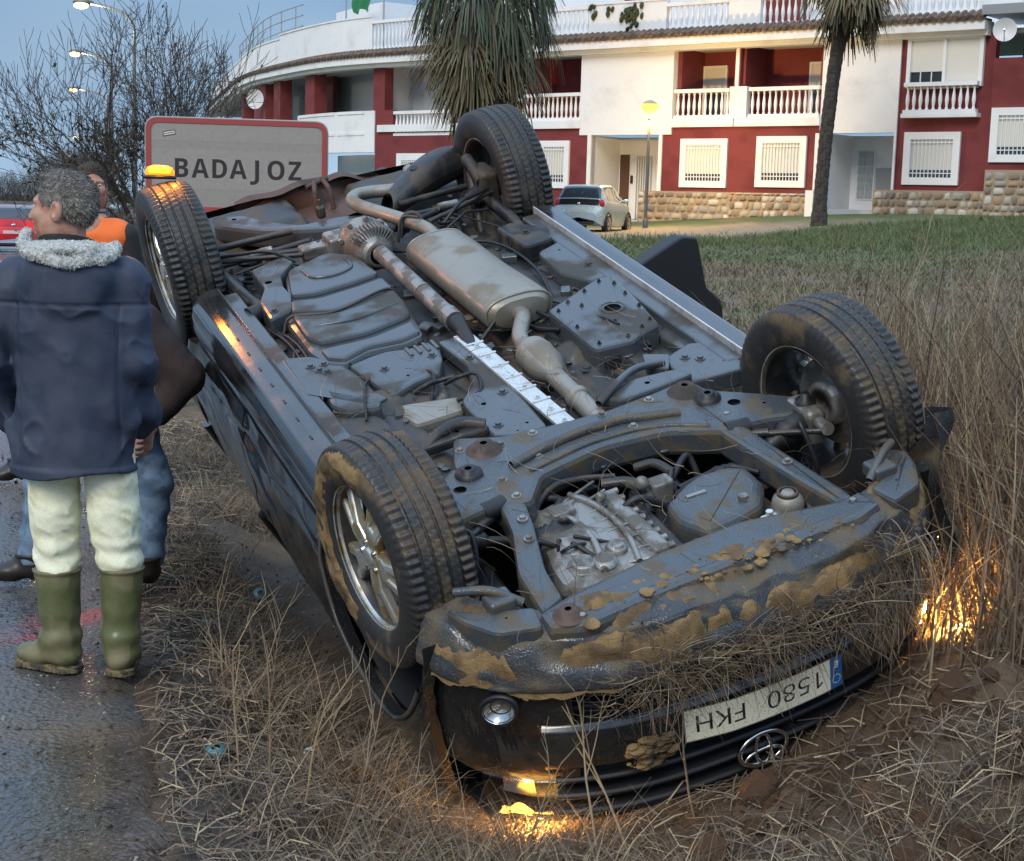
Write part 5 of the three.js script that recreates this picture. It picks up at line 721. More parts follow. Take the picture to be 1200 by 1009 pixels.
// third house
house('terraced_house', 'house with a warm lit white porch and curtained door behind the silver car', 5);
hm('wall', [wallBox(5.34, 8.4, 2.28, 4.62, -0.3, 0)], MH.red);
hm('white_wall', [wallBox(1.55, 5.75, 4.36, 7.5, -0.25, 0.06), wallBox(1.95, 2.12, 1.0, 4.36, -0.25, 0.06), wallBox(5.22, 5.36, 1.0, 4.36, -0.25, 0.06)], MH.white);
loggia(5.8, 8.35, MH.red); balustrade(5.8, 8.15, 4.92, 5.98); balconyDoor(5.95, 7.0, 4.92, 6.95, -1.7); eave(1.6, 8.4); parapet(1.8, 5.3, 9.2); balustrade(5.3, 7.95, 8.05, 9.1); parapet(7.95, 8.4);
win(6.2, 8.2, 2.45, 4.2); stoneWall(4.4, 8.4, 1.1, 2.30, 0.08, 14);
{ const d = porch(2.12, 5.22, 1.15); hm('front_door', wallBox(2.2, 2.62, 1.2, 3.7, d, d + 0.06), MH.wood); const g = grp('curtained_door'); hm('frame', wallBox(2.85, 3.85, 1.2, 3.75, d, d + 0.04), MH.white, g); hm('curtain', wallBox(2.98, 3.72, 1.25, 3.65, d + 0.04, d + 0.06), MH.blind, g); const b = []; for (let k = 0; k < 7; k++) b.push(wallBox(3.02 + k * 0.11, 3.045 + k * 0.11, 1.25, 3.65, d + 0.06, d + 0.09)); hm('door_bars', b, MH.metal, g); hm('meter_cabinet', wallBox(4.0, 4.62, 2.1, 2.85, d, d + 0.1), MH.cream); hm('glass_strip', wallBox(4.8, 5.15, 1.9, 3.7, d, d + 0.05), MH.glassBlock); hm('bell_box', wallBox(2.7, 2.8, 2.6, 2.9, d, d + 0.05), MH.dark); }
{ const r = rngOf(9), l = []; for (const [u, y, n] of [[2.05, 8.95, 6], [2.7, 8.95, 4], [3.5, 8.75, 16], [4.0, 8.9, 10], [3.8, 8.45, 8]]) for (let k = 0; k < n; k++) { const p = fpt(u + (r() - 0.5) * 0.5, y + (r() - 0.5) * 0.45, 0.05 + r() * 0.05); l.push(xf(new THREE.SphereGeometry(0.07 + r() * 0.06, 6, 4).scale(1, 1.3, 0.35), ...p, r(), 0.7, r() * 3)); } const m = mesh('wall_creeper', l, MH.plant); tag(m, 'dark creeper clinging to the white roof parapet', 'plant', null, 'stuff'); }
// fourth house, half behind the palm
house('terraced_house', 'house with a dark red loggia half hidden by the shaggy palm', -1);
hm('wall', [wallBox(-4.8, 1.95, 0.6, 4.62, -0.3, 0)], MH.red);
hm('white_wall', [wallBox(-4.8, -1.5, 4.62, 7.5, -0.25, 0.04)], MH.white);
loggia(-1.4, 1.55, MH.red); balustrade(-1.4, 1.8, 4.92, 5.98); balconyDoor(0.7, 1.45, 4.92, 7.0, -1.7); eave(-4.8, 1.6); balustrade(-0.5, 1.78, 8.1, 9.2); parapet(-4.8, -0.5, 9.2); win(-0.45, 1.08, 2.33, 4.16);
// fifth house
house('terraced_house', 'house with a white balcony and red wall behind the town sign', -8);
hm('wall', [wallBox(-10.5, -4.85, 0.5, 4.5, -0.3, 0), wallBox(-10.6, -9.35, 4.5, 5.55, -0.28, 0.0), wallBox(-5.55, -4.85, 4.5, 5.5, -0.28, 0)], MH.red);
hm('pillar', wallBox(-10.65, -9.9, 5.55, 7.45, -0.5, 0), MH.red); loggia(-10.2, -4.9, MH.grey, -1.8, 4.5); balustrade(-9.3, -5.6, 4.45, 5.5); win(-9.0, -6.35, 2.45, 3.7, 0.3); eave(-10.6, -4.8); balustrade(-10.8, -7.5, 8.1, 9.4); parapet(-7.5, -4.8, 9.4);
hm('porch_lantern', rod(fpt(-7.3, 7.3, -0.8), fpt(-7.3, 6.9, -0.8), 0.06), MH.dark);
// curved end of the row
house('terraced_house', 'curved white end of the row with red pillars and a railed roof terrace', -22);
hm('white_wall', [wallBox(-18, -10.5, 3.75, 5.55, -0.3, 0.05), wallBox(-60, -18, 0.5, 5.3, -0.3, 0)], MH.white); hm('porch_back', wallBox(-18, -10.6, 0.4, 3.75, -2.2, -2.0), MH.white); hm('porch_opening', [wallBox(-12.6, -11.8, 1.0, 3.0, -2.0, -1.95)], MH.dark);
hm('upper_wall', wallBox(-60, -10.6, 5.0, 7.5, -2.4, -2.2), MH.grey);
balustrade(-13.3, -11.2, 4.5, 5.55, 0.06); balustrade(-17.8, -13.6, 4.5, 5.55, 0.06);
hm('pillar', wallBox(-17.1, -15.9, 5.2, 7.45, -0.6, 0), MH.red); hm('pillar', wallBox(-22, -20.9, 5.2, 7.45, -0.6, 0), MH.red); hm('red_infill', wallBox(-20.9, -17.1, 5.2, 7.45, -1.6, -1.4), MH.red); hm('red_infill', wallBox(-26.5, -23.6, 5.2, 7.45, -0.5, 0), MH.red);
hm('pillar', wallBox(-33, -31.8, 4.8, 7.45, -0.6, 0), MH.red); { const g = grp('window'); hm('pane', [wallBox(-12.2, -11.6, 5.85, 6.65, -2.2, -2.15)], MH.pane, g); } for (const u of [-28, -30, -36, -40]) { const g = grp('window'); hm('pane', wallBox(u - 0.7, u + 0.5, 5.4, 7.0, -2.2, -2.14), MH.pane, g); hm('frame', [wallBox(u - 0.8, u - 0.7, 5.3, 7.1, -2.2, -2.1), wallBox(u + 0.5, u + 0.6, 5.3, 7.1, -2.2, -2.1)], MH.white, g); }
eave(-60, -10.6); parapet(-21, -10.8, 9.55); parapet(-60, -21, 9.35);
{ const g = grp('roof_railing'); const r = []; for (let u = -42; u < -19; u += 2.4) r.push(rod(fpt(u, 9.3, -0.6), fpt(u, 10.9, -0.6), 0.035, 0.035, 6)); hm('posts', r, MH.metal, g); const q = []; for (const y of [9.9, 10.4, 10.9]) q.push(tube(Array.from({ length: 12 }, (_, k) => fpt(lerp(-42, -19.3, k / 11), y, -0.6)), 0.03, 40, 6)); hm('rails', q, MH.metal, g); }
dishOn(-23.9, 6.6, 0.4, 0.5, 'white satellite dish on the curved end of the row');
// set-back attic floor behind the roof terraces
house('attic_storey', 'white attic storey set back behind the roof terraces', 6); House.userData.category = 'building'; delete House.userData.group;
hm('wall', [wallBox(-14, 30, 7.6, 11.2, -6.2, -6)], MH.white); hm('wall', [wallBox(-1.4, 0.9, 8, 11, -6, -5.9)], MH.red); hm('wall', wallBox(5.6, 7.9, 8, 11, -6, -5.9), MH.red); hm('roof_terrace', wallBox(-60, 30, 7.45, 7.6, -7, -0.3), MH.grey);
hm('stair_hut', [wallBox(-19, -13, 7.6, 10.6, -5, -2.2)], MH.white);
hm('awning_frame', [rod(fpt(-14.2, 8, -0.8), fpt(-14.2, 10.9, -0.8), 0.04), rod(fpt(-14.2, 10.9, -0.8), fpt(-9.5, 10.75, -0.8), 0.06), rod(fpt(-11, 8, -0.8), fpt(-11, 10.7, -0.8), 0.04)], MH.metal);
{ const p = fpt(-12.6, 10.3, -0.6); const m = mesh('green_tarpaulin', gridGeo(16, 10, (u, v) => { const q = fpt(lerp(-13.3, -11.9, u), 10.75 - v * (0.75 + 0.1 * Math.sin(u * 9)) - 0.2 * u * (1 - v), -0.72 + 0.12 * Math.sin(u * 12 + v * 3)); return q; }), std(0.02, 0.19, 0.08, 0.55)); tag(m, 'green tarpaulin bundled on the roof terrace', 'tarpaulin'); }
// ---------------------------------------------------------------- sign, beacon, lamps, parked cars
const pole = std(0.16, 0.165, 0.17, 0.5, 0.6);
// town sign
{
  const W = 1.40, H = 0.725, cv = document.createElement('canvas'); cv.width = 1400; cv.height = 726; const x = cv.getContext('2d');
  x.fillStyle = '#8f8984'; x.fillRect(0, 0, 1400, 726);
  const rn = rngOf(8); for (let k = 0; k < 2600; k++) { x.globalAlpha = 0.05; x.fillStyle = rn() < 0.5 ? '#655d58' : '#a8a29c'; const s = 4 + rn() * 26; x.fillRect(rn() * 1400, rn() * 726, s * (0.4 + rn()), s); }
  x.globalAlpha = 0.35; x.fillStyle = '#6d655f'; x.fillRect(40, 176, 1320, 4); x.fillRect(40, 400, 1320, 3); x.fillRect(40, 545, 1320, 3); x.globalAlpha = 0.12; x.fillRect(40, 180, 1320, 60); x.fillRect(0, 545, 1400, 181);
  x.globalAlpha = 1; x.fillStyle = '#211d1d'; x.font = 'bold 205px sans-serif'; x.textAlign = 'center';
  const word = 'BADAJOZ', n = word.length; for (let i = 0; i < n; i++) x.fillText(word[i], 272 + i * 146, 458);
  x.save(); x.translate(182, 122); x.rotate(-0.2); x.fillStyle = '#3a3534'; x.fillRect(-48, -20, 96, 40); x.fillStyle = '#d9d5cf'; x.fillRect(-42, -13, 84, 24); x.fillStyle = '#4a4442'; for (let k = 0; k < 6; k++) x.fillRect(-38 + k * 13, -6, 9, 11); x.restore();
  const t = new THREE.CanvasTexture(cv); t.colorSpace = THREE.SRGBColorSpace; t.anisotropy = 8;
  const o = thing('town_sign', 'grey town sign with red border reading BADAJOZ behind the overturned car', 'sign', [-2.2032, 0, -12.16], 0.1);
  const y0 = height(-2.2, -12.16); o.position.y = y0; const cy = 1.875 - y0;
  const rr = (w, h, r) => { const s = new THREE.Shape(); s.moveTo(-w + r, -h); s.lineTo(w - r, -h); s.quadraticCurveTo(w, -h, w, -h + r); s.lineTo(w, h - r); s.quadraticCurveTo(w, h, w - r, h); s.lineTo(-w + r, h); s.quadraticCurveTo(-w, h, -w, h - r); s.lineTo(-w, -h + r); s.quadraticCurveTo(-w, -h, -w + r, -h); return s; };
  const f = new THREE.ShapeGeometry(rr(W / 2 - 0.02, H / 2 - 0.02, 0.09), 10); { const p = f.attributes.position, u = f.attributes.uv; for (let i = 0; i < p.count; i++) u.setXY(i, p.getX(i) / W + 0.5, p.getY(i) / H + 0.5); } f.translate(0, cy, 0.022);
  mesh('sign_face', f, new THREE.MeshPhysicalMaterial({ map: t, roughness: 0.55 }), o, { raw: true });
  mesh('sign_panel', new THREE.ExtrudeGeometry(rr(W / 2, H / 2, 0.1), { depth: 0.02, bevelEnabled: true, bevelThickness: 0.006, bevelSize: 0.006, bevelSegments: 2 }).translate(0, cy, -0.005), std(0.3, 0.3, 0.3, 0.6, 0.3), o);
  const b = rr(W / 2 - 0.004, H / 2 - 0.004, 0.098); b.holes.push(new THREE.Path(rr(W / 2 - 0.043, H / 2 - 0.043, 0.062).getPoints(10)));
  mesh('sign_border', new THREE.ExtrudeGeometry(b, { depth: 0.004, bevelEnabled: false, curveSegments: 10 }).translate(0, cy, 0.0235), std(0.30, 0.045, 0.042, 0.55), o);
  for (const s of [-1, 1]) mesh('post', [rbox(s * 0.45 - 0.04, s * 0.45 + 0.04, -0.3, cy + 0.25, -0.095, -0.015, 0.01)], pole, o);
}
// amber beacon standing on the rear tyre
{
  const o = thing('warning_beacon', 'glowing amber warning beacon on top of the rear tyre', 'beacon', [-1.568, 1.718, -6.79], 0.2); o.scale.set(0.95, 0.8, 0.95);
  mesh('base', [lathe([[0, -0.012], [0.058, -0.012], [0.060, 0.0], [0.055, 0.008], [0, 0.01]], 28).scale(1.25, 1, 0.8)], std(0.02, 0.02, 0.02, 0.5), o);
  mesh('lens', [lathe([[0.052, 0.009], [0.053, 0.03], [0.046, 0.05], [0.03, 0.06], [0, 0.063]], 28).scale(1.25, 1, 0.8)], new THREE.MeshPhysicalMaterial({ color: C(0.6, 0.12, 0.0), emissive: C(1, 0.20, 0.0), emissiveIntensity: 1.4, roughness: 0.2 }), o);
  mesh('lamp_core', [rbox(-0.05, 0.05, 0.018, 0.048, 0.03, 0.05, 0.012)], new THREE.MeshStandardMaterial({ color: 0x000000, emissive: C(1, 0.42, 0.03), emissiveIntensity: 1.9 }), o);
  const l = new THREE.PointLight(C(1, 0.3, 0.02), 0.9); l.position.set(0, 0.085, 0.03); l.castShadow = true; l.shadow.radius = 3; o.add(l);
}
// tall road lamps along the verge
const bulbOf = k => new THREE.MeshStandardMaterial({ color: 0x000000, emissive: C(1, 0.72, 0.27), emissiveIntensity: k * 0.36 });
function roadLamp(label, head, base, k) {
  const y = height(base[0], base[1]), o = thing('road_lamp', label, 'street lamp', [base[0], y, base[1]], 0, 'road lamps along the verge'), q = [head[0] - base[0], head[1] - y, head[2] - base[1]], h = q[1];
  mesh('pole', rod([0, 0, 0], [0, h - 1.5, 0], 0.10, 0.065, 10), pole, o);
  mesh('arm', tube([[0, h - 1.55, 0], [0, h - 0.9, 0], [q[0] * 0.14, h - 0.42, q[2] * 0.14], [q[0] * 0.45, h - 0.14, q[2] * 0.45], [q[0] * 0.85, h + 0.03, q[2] * 0.85]], 0.055, 40, 8), pole, o);
  mesh('head', [new THREE.SphereGeometry(0.28, 14, 8).scale(1.5, 0.42, 0.8).translate(q[0], q[1] + 0.08, q[2])], pole, o);
  mesh('lamp_glass', [new THREE.SphereGeometry(0.22, 14, 8).scale(1.35, 0.6, 0.85).translate(q[0] - 0.06, q[1] - 0.06, q[2] + 0.1)], bulbOf(k), o);
  const l = new THREE.PointLight(C(1, 0.85, 0.55), 40); l.position.set(q[0] - 0.06, q[1] - 0.32, q[2] + 0.12); l.castShadow = true; l.shadow.radius = 8; o.add(l);
}
roadLamp('tall lit road lamp whose pole rises through the bare tree', [-17.2, 8.92, -61.7], [-15.15, -61.4], 9);
roadLamp('lit road lamp with its arm in the crown of the bare tree', [-23.8, 9.0, -84], [-21.9, -83.8], 9);
roadLamp('lit road lamp third along the verge, beyond the bare tree', [-31.95, 8.93, -112], [-29.6, -112], 10);
roadLamp('small lit road lamp fourth along the verge', [-57, 8.7, -200], [-54.4, -200], 14);
roadLamp('lit road lamp farthest along the verge', [-90, 8.9, -312], [-86, -312], 22);
// low lantern in front of the houses
{
  const x = 4.33, z = -52.7, y = height(x, z), o = thing('garden_lantern', 'lit yellow lantern on a thin post in front of the stone plinth', 'street lamp', [x, y, z]); const h = 4.95 - y;
  mesh('post', [rod([0, 0, 0], [0, h - 0.25, 0], 0.06, 0.045, 12), lathe([[0.09, 0], [0.09, 0.25], [0.06, 0.32]], 12)], pole, o);
  mesh('cap', lathe([[0, 0.30], [0.1, 0.28], [0.24, 0.2], [0.25, 0.17], [0, 0.18]], 16).translate(0, h, 0), std(0.35, 0.33, 0.25, 0.5), o);
  mesh('lamp_glass', lathe([[0.08, -0.24], [0.2, -0.1], [0.30, 0.08], [0.27, 0.17], [0.0, 0.175]], 16).translate(0, h, 0), new THREE.MeshStandardMaterial({ color: 0x000000, emissive: C(1, 0.6, 0.12), emissiveIntensity: 1.3 }), o);
  const l = new THREE.PointLight(C(1, 0.6, 0.18), 95); l.position.set(0, h - 0.36, 0.0); l.castShadow = true; l.shadow.radius = 8; o.add(l);
}
// small information sign and thin posts by the road
{
  const x = -11.75, z = -45.4, y = height(x, z), o = thing('information_sign', 'small pale rectangular road sign on a thin post by the bare tree', 'sign', [x, y, z], 0.25), h = 1.75 - y;
  mesh('post', rod([0.05, -0.2, -0.05], [0.05, h + 1.6, -0.05], 0.05, 0.045, 8), pole, o); mesh('board', rbox(-0.19, 0.19, h - 0.27, h + 0.27, -0.02, 0.02, 0.01), std(0.42, 0.47, 0.5, 0.5), o); mesh('dark_field', [rbox(-0.14, 0.14, h - 0.2, h - 0.04, 0.019, 0.026, 0.003), rbox(-0.14, 0.14, h + 0.10, h + 0.17, 0.019, 0.026, 0.003)], std(0.05, 0.06, 0.07, 0.5), o);
  const p = mesh('utility_post', rod([0, 0, 0], [0, 4.2, 0], 0.05, 0.04, 8), pole); p.position.set(-10.8, height(-10.8, -41), -41); tag(p, 'thin bare post standing left of the small road sign', 'post');
}
// parked and passing cars
function hatch(name, label, paint, pos, turn, scl, opt = {}) {
  const o = thing(name, label, 'car', pos, turn); o.scale.set(scl[0], scl[1], scl[2]);
  const St = [[-1.71, 0.36, 0.52, 0.60, 0.50, 0.56, 0.45], [-1.695, 0.28, 0.62, 0.74, 0.66, 0.72, 0.60], [-1.64, 0.22, 0.78, 0.92, 0.73, 0.78, 0.66], [-1.56, 0.2, 0.86, 1.10, 0.75, 0.795, 0.63], [-1.42, 0.2, 0.90, 1.36, 0.77, 0.80, 0.58], [-1.30, 0.2, 0.91, 1.43, 0.77, 0.805, 0.575], [-0.8, 0.2, 0.91, 1.47, 0.77, 0.81, 0.585], [-0.1, 0.2, 0.90, 1.47, 0.77, 0.81, 0.59], [0.30, 0.2, 0.89, 1.39, 0.77, 0.81, 0.60], [0.65, 0.2, 0.88, 1.18, 0.77, 0.81, 0.63], [0.98, 0.2, 0.86, 0.97, 0.77, 0.80, 0.66], [1.3, 0.21, 0.80, 0.89, 0.75, 0.78, 0.62], [1.55, 0.24, 0.68, 0.78, 0.68, 0.72, 0.55], [1.68, 0.3, 0.55, 0.62, 0.55, 0.6, 0.45], [1.72, 0.36, 0.48, 0.52, 0.4, 0.45, 0.3]];
  const at = x => { const r = []; for (let k = 1; k < 7; k++) r.push(piece(x, St.map(s => [s[0], s[k]]))); return r; };
  const surf = (x, v, off = 0) => { const [yb, ybe, yt, wb, wbe, wt] = at(x); const s = v < 0.5 ? -1 : 1, q = v < 0.5 ? v * 2 : (1 - v) * 2; const P = [[wb, yb], [wbe + 0.012, lerp(yb, ybe, 0.55)], [wbe, ybe], [lerp(wbe, wt, 0.55), lerp(ybe, yt, 0.55)], [wt, lerp(ybe, yt, 0.93)], [wt * 0.7, yt], [0, yt + 0.012]]; const c = q * 6, i = Math.min(5, Math.floor(c)), t = c - i; const a = P[Math.max(0, i - 1)], b = P[i], d = P[i + 1], e = P[Math.min(6, i + 2)]; const cr = k => 0.5 * (2 * b[k] + (d[k] - a[k]) * t + (2 * a[k] - 5 * b[k] + 4 * d[k] - e[k]) * t * t + (3 * b[k] - a[k] - 3 * d[k] + e[k]) * t * t * t); const l = Math.min(1, 1 + off); return [x, cr(1) + off * 0.4, s * (Math.max(0, cr(0)) + off)]; };
  const patch = (x0, x1, v0, v1, off, n = 10, m = 10) => gridGeo(n, m, (u, v) => { const p = surf(lerp(x0, x1, u), lerp(v0, v1, v), off); return p; });
  mesh('body', [gridGeo(70, 60, (u, v) => surf(lerp(-1.71, 1.72, u), v)), gridGeo(2, 12, (u, v) => { const p = surf(-1.71, v); return [p[0], lerp(p[1], 0.45, u), p[2] * (1 - u)]; }), gridGeo(30, 2, (u, v) => { const x = lerp(-1.7, 1.7, u), a = surf(x, 0); return [x, a[1], lerp(a[2], -a[2], v)]; })], paint, o);
  const back = (x, k) => x - 0.012 * k;
  const rg = patch(-1.585, -1.345, 0.30, 0.70, 0.010, 12, 16).translate(-0.01, 0, 0); mesh('rear_window', rg, MH.pane, o);
  mesh('hatch_panel', patch(-1.668, -1.60, 0.30, 0.70, 0.006, 6, 16).translate(-0.008, 0, 0), opt.panel || std(0.015, 0.015, 0.017, 0.2), o);
  mesh('windscreen', patch(0.38, 0.95, 0.36, 0.64, 0.008, 12, 12), MH.pane, o);
  for (const s of [0, 1]) for (const [a, b] of [[-1.15, -0.42], [-0.36, 0.52]]) mesh('side_window', patch(a, b, s ? 1 - 0.185 : 0.185, s ? 1 - 0.315 : 0.315, 0.008), MH.pane, o);
  for (const s of [-1, 1]) { mesh('tail_light', new THREE.SphereGeometry(0.13, 14, 10).scale(0.6, 1.05, 0.7).translate(-1.60, 0.88, s * 0.72), opt.tail || std(0.42, 0.02, 0.03, 0.15), o); mesh('headlight', new THREE.SphereGeometry(0.13, 12, 8).scale(1, 0.7, 0.8).translate(1.52, 0.68, s * 0.56), MT.chrome, o); mesh('mirror', [new THREE.SphereGeometry(0.1, 12, 8).scale(0.7, 0.75, 1).translate(0.58, 0.98, s * 0.87)], paint, o);
    for (const x of [-1.12, 1.16]) { const w = new THREE.Group(); w.name = 'wheel'; o.add(w); w.position.set(x, 0.28, s * 0.70); const f = g => g.rotateX(s * Math.PI / 2); mesh('arch', f(new THREE.CylinderGeometry(0.35, 0.35, 0.14, 28)).translate(0, 0.02, s * 0.05), MT.black, w); mesh('tyre', f(lathe([[0.17, 0.0], [0.2, 0.105], [0.26, 0.115], [0.28, 0.09], [0.28, -0.06], [0.2, -0.08]], 28)).translate(0, 0, s * 0.03), MT.black, w); mesh('rim', f(lathe([[0, 0.10], [0.06, 0.10], [0.08, 0.085], [0.16, 0.095], [0.19, 0.11], [0.2, 0.10]], 20)).translate(0, 0, s * 0.03), MT.alloy, w); } }
  mesh('number_plate', rbox(-1.715, -1.70, 0.60, 0.70, -0.25, 0.25, 0.004), std(0.5, 0.5, 0.48, 0.5), o); mesh('emblem', new THREE.SphereGeometry(0.05, 12, 8).scale(0.3, 0.8, 1).translate(-1.68, 0.87, 0), MT.chrome, o);
  mesh('bumper_trim', [rbox(-1.70, -1.64, 0.24, 0.32, -0.5, 0.5, 0.02)], MT.black, o);
  return o;
}
{ const x = 2.5, z = -51.0; hatch('parked_car', 'pale silver-blue hatchback parked in front of the lit porch', patchy({ n: 128, a: [0.46, 0.55, 0.56], b: [0.43, 0.51, 0.53], p: 4, ra: 0.28, rb: 0.36, rep: 1, seed: 81, metal: 0.3, extra: { clearcoat: 0.7 } }), [x, height(x, z) - 0.02, z], 1.22, [1, 1.03, 1.03], {}); }
{ const x = -14.0, z = -42.6, o = hatch('red_car', 'red car with its tail lights on, standing on the wet road', std(0.34, 0.012, 0.016, 0.25, 0, { clearcoat: 1 }), [x, 0.0, z], 1.95, [1.15, 0.86, 1.08], { tail: new THREE.MeshStandardMaterial({ color: C(0.4, 0.01, 0.01), emissive: C(1, 0.06, 0.03), emissiveIntensity: 1.6 }), panel: std(0.34, 0.012, 0.016, 0.3) });
  for (const s of [-1, 1]) { const l = new THREE.PointLight(C(1, 0.08, 0.05), 1.5); l.position.set(-1.8, 0.88, s * 0.72); l.castShadow = true; o.add(l); } }
{ const x = -10.1, z = -38; hatch('white_car', 'pale car parked beyond the person in the orange vest', std(0.55, 0.56, 0.57, 0.3, 0, { clearcoat: 0.6 }), [x - 0.3, height(x, z), z], 1.9, [1.1, 0.95, 1.05]); }
// ---------------------------------------------------------------- trees, palms, shrubs
const MP = {
  bark: patchy({ n: 256, a: [0.105, 0.083, 0.066], b: [0.06, 0.048, 0.04], p: 6, oct: 5, ra: 0.85, rb: 0.95, rep: 3, bump: 0.01, seed: 91 }),
  trunk: patchy({ n: 256, a: [0.035, 0.028, 0.024], b: [0.07, 0.055, 0.045], p: 8, oct: 5, ra: 0.9, rb: 0.95, rep: 2, bump: 0.03, seed: 93 }),
  frond: new THREE.MeshPhysicalMaterial({ color: 0xffffff, roughness: 0.75, vertexColors: true, side: THREE.DoubleSide }),
  leaf: new THREE.MeshPhysicalMaterial({ color: C(0.055, 0.05, 0.03), roughness: 0.8, side: THREE.DoubleSide }),
};
function ribbon(pts, w, col, nrm) {       // a tapering leaf strip through points
  const pos = [], c = [], idx = []; const n = pts.length;
  for (let i = 0; i < n; i++) { const a = pts[Math.max(0, i - 1)], b = pts[Math.min(n - 1, i + 1)]; const t = V(b[0] - a[0], b[1] - a[1], b[2] - a[2]).normalize(), s = nrm.clone().cross(t).normalize().multiplyScalar(w * Math.sin(Math.PI * (0.12 + 0.88 * (1 - i / (n - 1)) * 0.98)) * 0.5 + 0.003); pos.push(pts[i][0] - s.x, pts[i][1] - s.y, pts[i][2] - s.z, pts[i][0] + s.x, pts[i][1] + s.y, pts[i][2] + s.z); c.push(...col, ...col); if (i) { const k = i * 2; idx.push(k - 2, k - 1, k + 1, k - 2, k + 1, k); } }
  const g = new THREE.BufferGeometry(); g.setAttribute('position', new THREE.Float32BufferAttribute(pos, 3)); g.setAttribute('color', new THREE.Float32BufferAttribute(c, 3)); g.setIndex(idx); g.computeVertexNormals(); return g;
}
function palm(label, x, z, trunkH, r0, lean, seed, nFr, Lf, skirt) {
  const y = height(x, z), o = thing('palm_tree', label, 'palm tree', [x, y - 0.1, z], 0, 'palms in front of the houses'), r = rngOf(seed);
  const top = [lean[0], trunkH, lean[1]];
  const ax = t => [lean[0] * t * t, trunkH * t, lean[1] * t * t];
  mesh('trunk', [gridGeo(18, 90, (u, v) => { const c = ax(v), a = u * Math.PI * 2, ring = 0.07 * ((v * 34 + 0.3 * Math.sin(a)) % 1), rr = r0 * (1.25 - 0.3 * sstep(0, 0.12, v)) * (1 + ring * 1.6 + 0.10 * (vnoise(Math.cos(a) * 2.5 + 5, Math.sin(a) * 2.5 + v * 60) - 0.5)); return [c[0] + rr * Math.cos(a), c[1], c[2] + rr * Math.sin(a)]; })], MP.trunk, o);
  const dry = [];
  for (let k = 0; k < nFr; k++) {
    const el = lerp(1.2, -1.25, Math.pow(k / nFr, 0.85)) + (r() - 0.5) * 0.25, az = k * 2.39996 + r() * 0.5, dir = V(Math.cos(el) * Math.cos(az), Math.sin(el), Math.cos(el) * Math.sin(az));
    const pl = Lf * (0.42 + r() * 0.16), side = V(-Math.sin(az), 0, Math.cos(az)), upv = dir.clone().cross(side).negate(); const dead = el < -0.35;
    const base = V(top[0], top[1] + (dead ? -0.2 - r() * 0.5 : 0.1), top[2]), hub = base.clone().addScaledVector(dir, pl); hub.y -= 0.08 * pl;
    const geos = [ribbon([base.toArray(), base.clone().lerp(hub, 0.5).toArray(), hub.toArray()], 0.07, dead ? [0.07, 0.055, 0.035] : [0.06, 0.075, 0.035], upv)];
    const nl = 21; for (let j = 0; j < nl; j++) {
      const f = lerp(-1.15, 1.15, j / (nl - 1)) + (r() - 0.5) * 0.12, d2 = dir.clone().multiplyScalar(Math.cos(f)).addScaledVector(side, Math.sin(f)).normalize(), L = Lf * (0.55 + 0.15 * r()) * (1 - 0.2 * Math.abs(f)), pts = [];
      const droop = (dead ? 0.7 : 1.4) * (0.6 + 0.7 * r()); for (let q = 0; q <= 5; q++) { const t = q / 5; const p = hub.clone().addScaledVector(d2, L * t * (1 - 0.22 * t * droop)); p.y -= droop * L * t * t * 0.75; pts.push(p.toArray()); }
      const gc = dead ? [0.10 + r() * 0.05, 0.085 + r() * 0.035, 0.05] : [0.04 + r() * 0.04, 0.052 + r() * 0.04, 0.03 + r() * 0.022]; geos.push(ribbon(pts, 0.042, gc, upv));
    }
    mesh('frond', geos, MP.frond, o, { keep: true });
  }
  if (skirt) { const g = []; for (let k = 0; k < skirt; k++) { const a = r() * Math.PI * 2, h = top[1] - 0.1 - r() * r() * skirt * 0.0018, rr = r0 * (1.05 + 0.5 * r()), out = 0.2 + r() * 0.55, L = 0.5 + r() * 1.1; const p = []; for (let q = 0; q <= 4; q++) { const t = q / 4; p.push([top[0] + (rr + out * Math.sin(t * 2.2)) * Math.cos(a), h - L * t, top[2] + (rr + out * Math.sin(t * 2.2)) * Math.sin(a)]); } const c = r(); g.push(ribbon(p, 0.06 + r() * 0.05, [0.06 + c * 0.08, 0.05 + c * 0.055, 0.032 + c * 0.03], V(Math.cos(a), 0.1, Math.sin(a)))); } mesh('dead_leaf_skirt', g, MP.frond, o, { keep: true }).userData.kind = 'stuff'; }
  return o;
}
palm('shaggy palm with drooping fronds in front of the dark red loggia', -1.15, -46, 6.9, 0.46, [0.0, 0], 31, 84, 2.6, 1500);
palm('slim dark palm trunk with a hanging dead skirt beside the glass-block porch', 9.0, -46.4, 8.1, 0.2, [0.62, 0], 33, 40, 1.9, 900);
